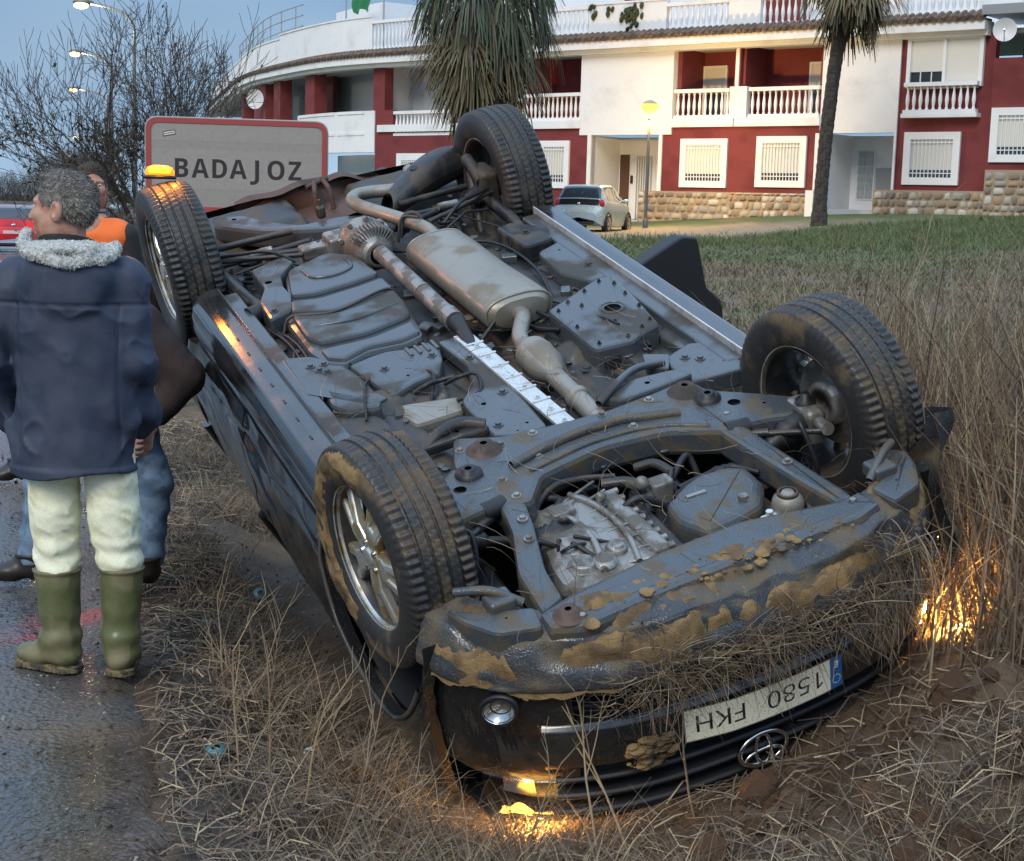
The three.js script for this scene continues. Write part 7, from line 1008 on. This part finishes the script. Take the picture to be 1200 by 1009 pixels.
// person in an orange vest further up the road, walking to the left
{
  const o = thing('person', 'dark-haired person in an orange vest standing on the road behind the parka', 'person', [-2.365, 0.006, -8.6]);
  const HP = [0.0, 1.66, 0.0], HE = [0.08, Math.PI + 0.42, 0];
  const J = { hipL: [-0.09, 0.92, 0], kneeL: [-0.30, 0.52, 0.03], ankL: [-0.40, 0.11, 0.02], hipR: [0.09, 0.92, 0], kneeR: [0.13, 0.5, -0.02], ankR: [0.20, 0.11, -0.05] };
  mesh('body', [nets([-0.5, 0.05, -0.3], [0.45, 1.6, 0.25], 0.014, limbs([[[0, 0.95, 0], [0, 1.42, 0], 0.12, 0.12], [J.hipL, J.kneeL, 0.075, 0.052], [J.kneeL, J.ankL, 0.048, 0.034], [J.hipR, J.kneeR, 0.075, 0.052], [J.kneeR, J.ankR, 0.048, 0.034], [[-0.18, 1.41, 0], [-0.25, 1.12, 0.02], 0.045, 0.04], [[-0.25, 1.12, 0.02], [-0.24, 0.88, 0.08], 0.036, 0.028], [[0.18, 1.41, 0], [0.24, 1.12, 0.0], 0.045, 0.04], [[0.24, 1.12, 0.0], [0.24, 0.88, 0.06], 0.036, 0.028], [[0, 1.42, 0], [0, 1.54, -0.01], 0.07, 0.056]])), placed(skinHead, HP, HE), placeDir(hand, [-0.24, 0.87, 0.085], [0, -1, 0.2], [0.9, 0, 0.1]), placeDir(hand, [0.24, 0.87, 0.065], [0, -1, 0.2], [-0.9, 0, 0.1])], MC.skin, o);
  eyes(o, HP, HE); hairOn(o, hairGeo(0.009, 9, 0.8), MC.darkHair, [[0.04, 0.026, 0.016], [0.07, 0.045, 0.026], [0.02, 0.014, 0.01]], HP, HE, 72);
  const tor = (e) => (x, y, z) => { const rx = pieceS(y, [[0.8, 0.18], [1.2, 0.19], [1.38, 0.18], [1.48, 0.10]]), rz = pieceS(y, [[0.8, 0.13], [1.2, 0.135], [1.4, 0.11], [1.5, 0.075]]); let d = (Math.hypot(x / (rx + e), z / (rz + e)) - 1) * Math.min(rx, rz); d = smin(Math.max(d, y - 1.50), capD(x, y, z, [-0.15, 1.40, 0], [0.15, 1.40, 0], 0.075 + e, 0.075 + e), 0.05); return d - 0.012 * (fbm(x * 8, y * 6, z * 8 + 2, 3) - 0.5); };
  const jk = (x, y, z) => { let d = tor(0)(x, y, z); d = smin(d, Math.min(capD(x, y, z, [-0.19, 1.40, 0], [-0.25, 1.12, 0.02], 0.075, 0.065), capD(x, y, z, [-0.25, 1.12, 0.02], [-0.24, 0.89, 0.08], 0.063, 0.052)), 0.02); d = smin(d, Math.min(capD(x, y, z, [0.19, 1.40, 0], [0.24, 1.12, 0.0], 0.075, 0.065), capD(x, y, z, [0.24, 1.12, 0], [0.24, 0.89, 0.06], 0.063, 0.052)), 0.02); d = smin(d, capD(x, y, z, [0, 1.45, 0], [0, 1.52, -0.005], 0.075, 0.07), 0.02); return Math.max(d, 0.84 - y, y - 1.535) * 0.9; };
  mesh('jacket', nets([-0.4, 0.8, -0.25], [0.4, 1.6, 0.25], 0.012, jk), MC.black, o);
  mesh('vest', nets([-0.3, 0.86, -0.25], [0.3, 1.56, 0.25], 0.011, (x, y, z) => Math.max(tor(0.016)(x, y, z), 0.88 - y, y - 1.50, Math.abs(x) - 0.215, 0.07 - Math.hypot(x, (y - 1.50) * 0.9) - (z < 0 ? 0.03 : 0))), MC.orange, o);
  mesh('reflective_band', nets([-0.3, 0.98, -0.25], [0.3, 1.12, 0.25], 0.011, (x, y, z) => Math.max(tor(0.021)(x, y, z), 1.02 - y, y - 1.07, Math.abs(x) - 0.23)), MC.band, o);
  const leg = (h, k, a) => (x, y, z) => Math.max(smin(capD(x, y, z, h, k, 0.098, 0.07), capD(x, y, z, k, a, 0.068, 0.056), 0.03) - 0.012 * (fbm(x * 9, y * 8, z * 9 + 2, 3) - 0.5), 0.07 - y) * 0.9;
  mesh('trousers', [nets([-0.52, 0.05, -0.16], [0.05, 1.0, 0.18], 0.012, leg(J.hipL, J.kneeL, J.ankL)), nets([-0.05, 0.05, -0.2], [0.34, 1.0, 0.16], 0.012, leg(J.hipR, J.kneeR, J.ankR))], MC.black, o);
  mesh('shoe', bootGeo([-0.39, 0.05, 0.02], [-0.54, 0.04, 0.06], [-0.39, 0.14, 0.02], 0.055, 0.05), MC.leather, o); mesh('shoe', bootGeo([0.205, 0.05, -0.05], [0.07, 0.04, 0.03], [0.2, 0.14, -0.05], 0.055, 0.05), MC.leather, o);
}
// person in a dark sweater and jeans, bent forward with a hand on the thigh, behind the parka
{
  const o = thing('person', 'bent person in dark brown sweater and blue jeans with a hand on one thigh', 'person', [-1.66, 0.006, -6.32]);
  const hR = [0.06, 0.78, 0.05], kR = [0.165, 0.45, 0.0], aR = [0.135, 0.10, -0.02], hL = [-0.08, 0.78, -0.05], kL = [-0.28, 0.45, 0.02], aL = [-0.34, 0.10, 0.0];
  const sh = [0.13, 1.10, 0.06], el = [0.31, 0.90, 0.06], wr = [0.17, 0.69, 0.10];
  const sl = [-0.18, 1.12, -0.10], ell = [-0.32, 0.86, -0.05], wl = [-0.24, 0.62, 0.04];
  const HP = [-0.20, 1.30, -0.02], HE = [-0.25, 1.1, 0];
  mesh('body', [nets([-0.55, 0.05, -0.3], [0.45, 1.35, 0.3], 0.014, limbs([[[-0.02, 0.82, 0], [-0.04, 1.08, -0.02], 0.12, 0.12], [hR, kR, 0.075, 0.052], [kR, aR, 0.048, 0.034], [hL, kL, 0.075, 0.052], [kL, aL, 0.048, 0.034], [sh, el, 0.045, 0.04], [el, wr, 0.036, 0.028], [sl, ell, 0.045, 0.04], [ell, wl, 0.036, 0.028], [[-0.06, 1.10, -0.02], [-0.17, 1.20, -0.02], 0.07, 0.056]])), placed(skinHead, HP, HE), placeDir(hand, [0.165, 0.665, 0.11], [-0.62, -0.72, 0.12], [-0.3, -0.2, -1]), placeDir(hand, [-0.235, 0.605, 0.045], [0.1, -0.9, 0.3], [0.2, -0.2, -1])], MC.skin, o);
  eyes(o, HP, HE); hairOn(o, hairGeo(0.008, 15, 0.5), MC.darkHair, [[0.04, 0.026, 0.016], [0.07, 0.045, 0.026]], HP, HE, 73);
  mesh('sweater', nets([-0.45, 0.66, -0.3], [0.45, 1.28, 0.3], 0.011, (x, y, z) => { let d = smin(capD(x, y, z, [-0.02, 0.80, 0.0], [-0.04, 1.06, -0.02], 0.165, 0.16), capD(x, y, z, sh, sl, 0.10, 0.10), 0.08); d = smin(d, smin(capD(x, y, z, sh, el, 0.095, 0.085), capD(x, y, z, el, wr, 0.082, 0.046), 0.02), 0.03); d = smin(d, smin(capD(x, y, z, sl, ell, 0.085, 0.07), capD(x, y, z, ell, wl, 0.066, 0.046), 0.02), 0.03); d = smin(d, capD(x, y, z, [-0.08, 1.12, -0.02], [-0.13, 1.17, -0.02], 0.09, 0.075), 0.03); d -= 0.02 * (fbm(x * 9, y * 9, z * 9 + 2, 3) - 0.5); return Math.max(d, 0.70 - y + 0.3 * (x > 0.13 ? -1 : 0) * 0.0) * 0.85; }), MC.brown, o);
  const leg = (h, k, a, e = 0) => (x, y, z) => Math.max(smin(capD(x, y, z, h, k, 0.105, 0.078), capD(x, y, z, k, a, 0.076, 0.064), 0.03) - 0.02 * (fbm(x * 8, y * 9, z * 8 + 2, 3) - 0.5) - 0.004 * Math.sin(y * 60 + x * 30), 0.085 - y) * 0.85;
  mesh('jeans', [nets([-0.1, 0.05, -0.18], [0.32, 0.92, 0.22], 0.0105, leg(hR, kR, aR)), nets([-0.48, 0.05, -0.22], [0.08, 0.92, 0.18], 0.0105, leg(hL, kL, aL))], MC.jean, o);
  mesh('shoe', bootGeo([0.145, 0.05, 0.0], [0.06, 0.04, 0.12], [0.135, 0.13, -0.015], 0.056, 0.052), MC.leather, o); mesh('shoe', bootGeo([-0.31, 0.05, 0.0], [-0.485, 0.038, 0.03], [-0.33, 0.13, 0.0], 0.056, 0.052), MC.leather, o);
}
// ---------------------------------------------------------------- dry grass, straw, clods, litter
const carInv = (() => { car.updateMatrixWorld(true); return car.matrixWorld.clone().invert(); })();
const inCar = (x, y, z, m = 0) => { const p = V(x, y, z).applyMatrix4(carInv); return Math.abs(p.x) < 0.9 + m && p.z > -2.1 - m && p.z < 2.08 + m && p.y < 0.1; };
function stalk(bend, segs = 4, r = 0.5) {      // unit-high three-sided stem bending towards +x, unit thickness
  const pos = [], idx = []; for (let i = 0; i <= segs; i++) { const t = i / segs, x = bend * t * t, y = t * (1 - 0.28 * bend * t), w = r * (1 - 0.75 * t); for (let k = 0; k < 3; k++) { const a = k * 2.0944; pos.push(x + w * Math.cos(a) * 0.01, y, w * Math.sin(a) * 0.01); } if (i) for (let k = 0; k < 3; k++) { const a = (i - 1) * 3 + k, b = (i - 1) * 3 + (k + 1) % 3; idx.push(a, a + 3, b, b, a + 3, b + 3); } }
  const g = new THREE.BufferGeometry(); g.setAttribute('position', new THREE.Float32BufferAttribute(pos, 3)); g.setIndex(idx); g.computeVertexNormals(); g.setAttribute('uv', new THREE.Float32BufferAttribute(new Float32Array(pos.length / 3 * 2), 2)); return g;
}
const strawMat = new THREE.MeshPhysicalMaterial({ color: 0xffffff, roughness: 0.8 });
function scatter(name, label, category, geo, mat, items) {
  const m = new THREE.InstancedMesh(geo, mat, items.length), M4 = new THREE.Matrix4(), q = new THREE.Quaternion(), e = new THREE.Euler(), c = new THREE.Color();
  items.forEach((it, i) => { if (it.q) q.copy(it.q); else q.setFromEuler(e.set(it.rx || 0, it.ry, it.rz || 0, 'YXZ')); M4.compose(V(...it.p), q, V(...it.s)); m.setMatrixAt(i, M4); m.setColorAt(i, c.setRGB(...it.c)); });
  m.castShadow = m.receiveShadow = true; m.name = numbered(name); tag(m, label, category, null, 'stuff'); scene.add(m); return m;
}
const straw = r => { const t = r(), k = 0.75 + 0.5 * r(); if (t < 0.2) return [0.34 * k, 0.265 * k, 0.165 * k]; if (t < 0.5) return [0.19 * k, 0.145 * k, 0.098 * k]; if (t < 0.85) return [0.085 * k, 0.062 * k, 0.045 * k]; return [0.13 * k, 0.08 * k, 0.048 * k]; };
const toWorld = (s, r) => [E0[0] + RN[0] * s + RD[0] * r, E0[1] + RN[1] * s + RD[1] * r];
class Blades {              // many thin leaf blades gathered into one sheet of triangles
  constructor() { this.p = []; this.c = []; this.i = []; }
  add(x, y, z, head, lean, tall, bend, w, c, segs = 3) {
    const ch = Math.cos(head), sh = Math.sin(head), b0 = this.p.length / 3, tw = head * 3.7;
    for (let k = 0; k <= segs; k++) { const t = k / segs, a = lean + bend * t * t; const up = tall * t * Math.cos(lean + bend * t * t * 0.6), out = tall * t * Math.sin(a), hw = w * (1 - 0.82 * t), wx = Math.cos(tw) * hw, wz = Math.sin(tw) * hw; const X = x + ch * out, Z = z + sh * out, Y = y + up; this.p.push(X - wx, Y, Z - wz, X + wx, Y, Z + wz); this.c.push(...c, ...c); if (k) { const q = b0 + k * 2; this.i.push(q - 2, q - 1, q + 1, q - 2, q + 1, q); } }
  }
  flat(x, y, z, head, len, w, c, rise) { const ch = Math.cos(head), sh = Math.sin(head), b = this.p.length / 3; for (let k = 0; k < 3; k++) { const t = k / 2 - 0.5; const X = x + ch * len * t, Z = z + sh * len * t, Y = y + rise * (0.25 - t * t) * 4 + t * rise; this.p.push(X - sh * w, Y, Z + ch * w, X + sh * w, Y + w, Z - ch * w); this.c.push(...c, ...c); if (k) { const q = b + k * 2; this.i.push(q - 2, q - 1, q + 1, q - 2, q + 1, q); } } }
  build(name, label, category) { const g = new THREE.BufferGeometry(); g.setAttribute('position', new THREE.Float32BufferAttribute(this.p, 3)); g.setAttribute('color', new THREE.Float32BufferAttribute(this.c, 3)); g.setIndex(this.i); g.computeVertexNormals(); const m = new THREE.Mesh(g, bladeMat); m.castShadow = m.receiveShadow = true; m.name = numbered(name); scene.add(m); return tag(m, label, category, null, 'stuff'); }
}
const bladeMat = new THREE.MeshPhysicalMaterial({ color: 0xffffff, roughness: 0.8, vertexColors: true, side: THREE.DoubleSide });
const bareSoil = (x, z) => { const s = roadS(x, z), q = roadR(x, z); return sstep(1.0, 1.5, s) * (1 - sstep(2.3, 2.8, s + 0.3 * Math.sin(q * 5))) * (1 - sstep(0.1, 0.55, q)); };
{
  const r = rngOf(201), B = new Blades(), N = new Blades(), F = new Blades();
  for (let n = 0; n < 7600; n++) {           // tall matted stems on the bank
    const s = 1.9 + Math.pow(r(), 1.4) * 7.5, rr = -0.6 + Math.pow(r(), 1.05) * 12, [x, z] = toWorld(s, rr), D = Math.hypot(x, z);
    const c = fbm(x * 1.1 + 3, z * 1.1, 0, 3); if (r() < bareSoil(x, z) * 0.96) continue; if (D > 6.8 && r() < sstep(6.8, 10.2, D) * 0.985) continue; if (r() > 0.45 + c) continue;
    if (inCar(x, height(x, z) + 0.1, z, 0.08)) continue;
    const h = (0.55 + 0.5 * r() + 0.4 * c) * 0.72 * (1 - 0.72 * sstep(6, 10.5, D)) * (0.6 + 0.4 * sstep(1.9, 3.2, s)), main = r() * 6.28, nb = 22;
    for (let k = 0; k < nb; k++) { const px = x + (r() - 0.5) * 0.36, pz = z + (r() - 0.5) * 0.36; const up = r() < 0.45; B.add(px, height(px, pz) - 0.02, pz, main + (r() - 0.5) * 2.2, up ? r() * 0.3 : 0.05 + r() * 0.6, h * (up ? 0.75 + 0.6 * r() : 0.35 + 0.7 * r()), up ? r() * 0.35 : 0.15 + r() * 0.9, 0.0024 + 0.0048 * r() * r(), straw(r)); }
  }
  for (let n = 0; n < 8200; n++) {           // thinner, shorter growth on the near verge
    const s = 0.12 + Math.pow(r(), 0.85) * 3.1, rr = -1.3 + Math.pow(r(), 1.2) * 9, [x, z] = toWorld(s, rr); const c = fbm(x * 2.2 + 30, z * 2.2, 0, 3); if (r() > sstep(0.28, 0.6, c) * sstep(0.05, 0.6, s) + 0.1) continue; if (r() < bareSoil(x, z) * 0.55) continue;
    const y = height(x, z); if (inCar(x, y + 0.1, z, 0.02)) continue; const fr = V(x, y, z).applyMatrix4(carInv); if (fr.z > 2 && fr.z < 2.7 && Math.abs(fr.x - 0.1) < 0.6 && r() < 0.8) continue;
    for (let k = 0; k < 15; k++) { const px = x + (r() - 0.5) * 0.2, pz = z + (r() - 0.5) * 0.2; N.add(px, height(px, pz) - 0.01, pz, r() * 6.28, 0.2 + r() * 0.9, 0.06 + 0.26 * r() * r() + 0.1 * c, 0.2 + r() * 0.9, 0.0011 + 0.0013 * r(), straw(r)); }
  }
  for (let n = 0; n < 52000; n++) { const s = 0.0 + r() * 5, rr = -1.3 + Math.pow(r(), 1.3) * 9.5, [x, z] = toWorld(s, rr); if (r() < bareSoil(x, z) * 0.3) continue; const y = height(x, z); if (inCar(x, y + 0.1, z, 0)) continue; F.flat(x, y + 0.004 + r() * 0.02, z, r() * 6.28, 0.06 + r() * 0.2, 0.0011 + r() * 0.0012, straw(r), (r() - 0.3) * 0.05); }
  { const lp = V(...nose(0.24, -0.66, -0.10)).applyMatrix4(car.matrixWorld); for (let k = 0; k < 420; k++) { const px = lp.x + (r() - 0.5) * 0.5, pz = lp.z + (r() - 0.25) * 0.3; N.add(px, height(px, pz) - 0.01, pz, r() * 6.28, r() * 0.9, 0.05 + 0.13 * r(), 0.3 + r(), 0.0012 + 0.0014 * r(), straw(r)); } }
  B.build('dry_grass', 'matted dead grass on the bank beyond the overturned car', 'grass'); N.build('verge_grass', 'thin dead grass along the muddy verge and in front of the car', 'grass'); F.build('fallen_straw', 'fallen straw littering the earth around the car', 'straw');
  // thin tussocks over the field and green lawn by the houses
  const FG = new Blades(), LW = new Blades();
  for (let n = 0; n < 21000; n++) {
    const D = 10 + Math.pow(r(), 0.8) * 36, a = -0.12 + r() * 0.6, x = Math.sin(a) * D, z = -Math.cos(a) * D, s = roadS(x, z); if (s < 3) continue; const fd = facD(x, z), u = facU(x, z); if (fd < 2.2) continue;
    const n1 = fbm(x * 0.9, z * 0.9, 0, 3), n2 = fbm(x * 0.16 + 5, z * 0.16, 0, 3), lawn = fd + (n1 - 0.5) * 3 < 17.5;
    const sand = lawn && fd > 3.8 && fd + (u - 12) * 0.4 < 14.5 && u < 16; if (sand && r() < 0.96) continue;
    for (let q = 0; q < 5; q++) { const k = 0.7 + 0.6 * r(), px = x + (r() - 0.5) * 0.3, pz = z + (r() - 0.5) * 0.3, y = height(px, pz) - 0.01; if (lawn) LW.add(px, y, pz, r() * 6.28, r() * 0.8, 0.10 + r() * 0.14, r() * 0.8, 0.012, r() < 0.3 ? [0.13 * k, 0.11 * k, 0.06 * k] : [0.085 * k, 0.125 * k, 0.042 * k], 2); else { const gr = n2 * 0.6 + n1 * 0.4 > 0.52 + (r() - 0.5) * 0.2; FG.add(px, y, pz, r() * 6.28, 0.2 + r() * 0.9, 0.06 + r() * 0.12, r(), 0.006 + 0.0002 * D, gr ? [0.10 * k, 0.12 * k, 0.05 * k] : [0.165 * k, 0.13 * k, 0.085 * k], 2); } }
  }
  FG.build('field_grass', 'short brown and green grass over the rising field', 'grass'); LW.build('lawn', 'green grass strip in front of the houses', 'grass');
}
// clods of turned earth by the nose of the car
{
  const r = rngOf(211), g = new THREE.IcosahedronGeometry(1, 3); { const p = g.attributes.position; for (let i = 0; i < p.count; i++) { const v = V(p.getX(i), p.getY(i), p.getZ(i)), k = 0.45 + 0.75 * fbm(v.x * 1.6 + 4, v.y * 1.6, v.z * 1.6 + 2.3, 3) + 0.45 * fbm(v.x * 4.5, v.y * 4.5 + 9, v.z * 4.5 + 1.7, 3); p.setXYZ(i, v.x * k, v.y * k * 0.8, v.z * k); } g.computeVertexNormals(); }
  const L = []; for (let n = 0; n < 4200; n++) { const s = 0.2 + Math.pow(r(), 0.7) * 3.6, rr = -1.2 + Math.pow(r(), 1.6) * 5, [x, z] = toWorld(s, rr); const dens = sstep(0.9, 2.0, s) * (1 - sstep(0.2, 1.4, rr)) + 0.12; if (r() > dens) continue; const y = height(x, z); if (inCar(x, y + 0.1, z, 0.16)) continue; const q = 0.006 + Math.pow(r(), 4) * 0.06, k = 0.75 + r() * 0.5; L.push({ p: [x, y + q * 0.15, z], ry: r() * 6.28, rx: r() * 3, s: [q, q * 0.8, q], c: [0.21 * k, 0.112 * k, 0.055 * k] }); }
  scatter('soil_clods', 'clods of reddish-brown turned earth beside the nose of the car', 'earth', boxUV(g, 6), soilMat, L);
  const P = []; for (let n = 0; n < 6500; n++) { const s = -1.6 + Math.pow(r(), 0.7) * 2.5, rr = -1.5 + r() * 8, [x, z] = toWorld(s, rr); if (r() > sstep(-1.7, 0.3, s) * 0.9) continue; const q = 0.002 + Math.pow(r(), 4) * 0.008, k = 0.6 + r() * 0.8; P.push({ p: [x, s < -0.08 ? 0.003 : height(x, z) + 0.002, z], ry: r() * 6.28, rx: r() * 3, s: [q, q * 0.7, q], c: r() < 0.25 ? [0.22 * k, 0.21 * k, 0.19 * k] : [0.06 * k, 0.045 * k, 0.03 * k] }); }
  scatter('road_grit', 'grit and crumbs of mud along the edge of the wet road', 'grit', boxUV(g.clone()), new THREE.MeshPhysicalMaterial({ color: 0xffffff, roughness: 0.7 }), P);
}
// straw and mud caught on the nose of the car
{
  const r = rngOf(221), L = [], put = (p, d, len, w, c) => { const P = V(...p).applyMatrix4(car.matrixWorld), Dv = V(...d).transformDirection(car.matrixWorld); L.push({ p: P.toArray(), q: new THREE.Quaternion().setFromUnitVectors(V(0, 1, 0), Dv), s: [w, len, w], c }); };
  for (let n = 0; n < 1500; n++) { const x = -0.42 + 0.72 * (r() + r()) / 2 * 1.25, u = 0.5 + x / 2.3, k = r(), y = 0.02 - Math.pow(k, 0.8) * 0.22, ins = y > -0.02 ? 0.05 : -0.012 - r() * 0.03; const b = nose(clamp(u, 0.08, 0.95), y, ins - 0.01); if (fbm(b[0] * 6 + 3, b[1] * 8, 0, 2) < 0.45) continue; put(b, [(r() - 0.5) * 2.4, -0.2 + (r() - 0.5) * 1.5, 0.05 + (r() - 0.3) * 0.5], 0.05 + r() * r() * 0.16, 0.22 + r() * 0.28, straw(r)); }
  for (let n = 0; n < 90; n++) { const x = 0.34 + (r() - 0.5) * 0.26, b = nose(0.5 + x / 2.3, 0.0 - r() * 0.13, -0.02 - r() * 0.03); put(b, [0.42 + (r() - 0.5) * 0.4, -0.72, 0.30 + (r() - 0.5) * 0.3], 0.12 + r() * 0.12, 0.3 + r() * 0.3, straw(r)); }
  for (let n = 0; n < 240; n++) { const x = -0.1 + (r() - 0.5) * 1.3, z = lerp(0.2, 1.98, r()); put([x, 0.03 + r() * 0.02, z], [(r() - 0.5), (r() - 0.5) * 0.12, (r() - 0.5)], 0.05 + r() * 0.16, 0.16 + r() * 0.15, straw(r)); }
  scatter('straw_litter', 'dry straw caught on the bumper and underside of the overturned car', 'straw', stalk(0.3), strawMat, L);
}
{
  const lumps = (name, label, cen, ext, n, seed) => { const r = rngOf(seed), g = []; for (let k = 0; k < n; k++) { const c = [0, 1, 2].map(i => cen[i] + (r() + r() - 1) * ext[i]), q = 0.002 + Math.pow(r(), 5) * 0.016; const s = new THREE.IcosahedronGeometry(q, q > 0.008 ? 2 : 0), p = s.attributes.position; for (let i = 0; i < p.count; i++) { const f = 0.7 + 0.6 * vnoise(p.getX(i) * 70 + k, p.getY(i) * 70, p.getZ(i) * 70 + 3); p.setXYZ(i, p.getX(i) * f * 1.5, p.getY(i) * f * 0.5, p.getZ(i) * f * 1.3); } s.computeVertexNormals(); g.push(s.translate(...c)); } const m = mesh(name, g, MT.mud, car); m.userData.kind = 'stuff'; m.userData.label = label; };
  const sheet = (label, u0, u1, i0, i1, thick, cut, seed) => { const m = mesh('mud_cake', gridGeo(150, 34, (u, v) => { const uu = lerp(u0, u1, u), ins = lerp(i0, i1, v), y = piece(ins, [[0.0, -0.125], [0.014, -0.085], [0.038, -0.045], [0.075, -0.008], [0.12, 0.014], [0.17, 0.016], [0.22, 0.024]]); const p = crumple(nose(uu, y, ins), uu), e = Math.min(u, 1 - u, v * 1.2, (1 - v) * 1.2), t = thick * (fbm(p[0] * 5 + seed, p[2] * 9, 0, 3) * 0.75 + fbm(p[0] * 24, p[2] * 24 + seed, 0, 3) * 0.42 - cut - 0.5 * (1 - sstep(0, 0.16, e))); p[1] += t; return p; }), MT.mud, car, { label }); return m; };
  sheet('ochre mud packed along the radiator beam', 0.24, 0.72, 0.20, 0.0, 0.085, 0.555, 4); sheet('ochre mud on the bumper end', 0.04, 0.26, 0.16, 0.0, 0.07, 0.61, 9); sheet('mud on the front corner', 0.70, 0.90, 0.18, 0.01, 0.06, 0.62, 14);
  lumps('mud_lumps', 'mud lump by the plate', [-0.36, -0.40, 2.118], [0.075, 0.06, 0.008], 420, 233); lumps('mud_lumps', 'crumbs of mud on the beam', [0.0, 0.02, 1.96], [0.5, 0.008, 0.07], 260, 234);
}
// branching dead weeds in front of the car
function weed(x, z, h, seed, lean, label) {
  const y = height(x, z), o = thing('dead_weed', label, 'weed', [x, y - 0.02, z], 0, 'dead weeds on the verge'), r = rngOf(seed), g = [];
  const c = r() < 0.5 ? std(0.20, 0.155, 0.10, 0.85) : std(0.27, 0.21, 0.13, 0.85);
  function br(p, d, L, t, lev) { let q = p.clone(), dd = d.clone(); const n = 5; for (let k = 0; k < n; k++) { dd.add(V((r() - 0.5) * 0.22, (r() - 0.5) * 0.1, (r() - 0.5) * 0.22)).normalize(); const e = q.clone().addScaledVector(dd, L / n); g.push(rod(q, e, t * (1 - 0.12 * k), t * (1 - 0.12 * (k + 1)), 5, true)); q = e; if (lev < 2 && k > 0 && r() < (lev ? 0.75 : 0.9)) { const a = r() * 6.28; br(q, dd.clone().add(V(Math.cos(a) * 0.6, 0.15, Math.sin(a) * 0.6)).normalize(), L * (0.32 + r() * 0.2), t * 0.55, lev + 1); } } }
  br(V(0, 0, 0), V(...lean).normalize(), h, 0.0032 + h * 0.0015, 0); mesh('stem', g, c, o); return o;
}
const weedSpots = [[-0.66, -4.2, 0.55, 301, [0.03, 1, 0.05], 'branching dead weed in front of the muddy wheel'], [-0.56, -4.1, 0.42, 302, [0.1, 1, 0.1], 'short dead weed at the foot of the branching weed'], [-0.78, -4.35, 0.38, 303, [-0.12, 1, 0], 'dead weed on the verge beside the muddy wheel'], [-0.30, -3.9, 0.30, 304, [0.4, 1, 0.2], 'dead weed below the fog lamp'], [0.27, -3.95, 0.62, 305, [-0.15, 1, -0.22], 'tall thin weed crossing the number plate'], [0.36, -3.98, 0.50, 306, [-0.3, 1, -0.2], 'leaning weed stem in front of the plate and emblem'], [0.55, -4.15, 0.42, 307, [-0.35, 1, 0.05], 'bent weed stem under the number plate'], [1.62, -6.9, 0.8, 308, [0.05, 1, 0], 'dead weed behind the front wheel beside the open door'], [1.3, -7.9, 0.85, 309, [0.12, 1, 0], 'tall dead weed past the open door'], [-0.98, -5.2, 0.34, 310, [-0.05, 1, 0.1], 'small dead weed at the road edge'], [0.8, -8.6, 0.7, 311, [0.05, 1, 0.05], 'thin dead weed behind the open door'], [-1.05, -6.2, 0.45, 312, [0.05, 1, 0.02], 'dead weed beside the dented door'], [-0.45, -3.8, 0.5, 313, [0.25, 1, -0.1], 'dead weed leaning to the lit headlamp'], [0.05, -3.85, 0.35, 314, [0.2, 1, -0.1], 'dead weed by the headlamp glow']];
for (const [x, z, h, sd, l, lb] of weedSpots) weed(x, z, h, sd, l, lb);
// litter on the verge
{
  const frag = mesh('plastic_fragment', [xf(gridGeo(14, 4, (u, v) => [lerp(-0.15, 0.15, u), 0.03 * Math.sin(u * 3) + 0.012 * v, lerp(-0.03, 0.03, v) + 0.03 * Math.sin(u * 5)]), 0, 0, 0, 0, 0.25, 0)], std(0.012, 0.014, 0.018, 0.35)); frag.position.set(-1.17, height(-1.17, -5.66) + 0.03, -5.66); tag(frag, 'black curved plastic fragment on the muddy road edge', 'fragment');
  const cup = (x, z, c, label, s = 1) => { const m = mesh('litter', [lathe([[0, 0], [0.02, 0.002], [0.026, 0.02], [0.024, 0.04], [0.012, 0.045]], 9).scale(s, s * 0.7, s * 1.2)], c); m.geometry.attributes.position && (() => { const p = m.geometry.attributes.position; for (let i = 0; i < p.count; i++) p.setXYZ(i, p.getX(i) * (1 + 0.3 * vnoise(p.getY(i) * 90, p.getZ(i) * 90)), p.getY(i), p.getZ(i)); })(); m.position.set(x, height(x, z) + 0.01, z); m.rotation.set(0.6, x * 9, 0.4); tag(m, label, 'litter', 'litter on the verge'); };
  cup(-0.86, -4.42, std(0.04, 0.14, 0.15, 0.4), 'crumpled teal scrap on the verge near the muddy wheel', 1.1); cup(-1.12, -6.75, std(0.05, 0.22, 0.27, 0.4), 'bright teal scrap below the dented door', 1.0); cup(-1.2, -5.95, std(0.03, 0.13, 0.14, 0.4), 'dark teal scrap beside the plastic fragment', 0.8); cup(-0.62, -4.75, std(0.55, 0.55, 0.52, 0.5), 'white scrap of paper behind the muddy wheel', 0.7); cup(-1.28, -5.62, std(0.5, 0.5, 0.48, 0.4), 'small white chips at the road edge', 0.6);
}
renderer.render(scene, camera);
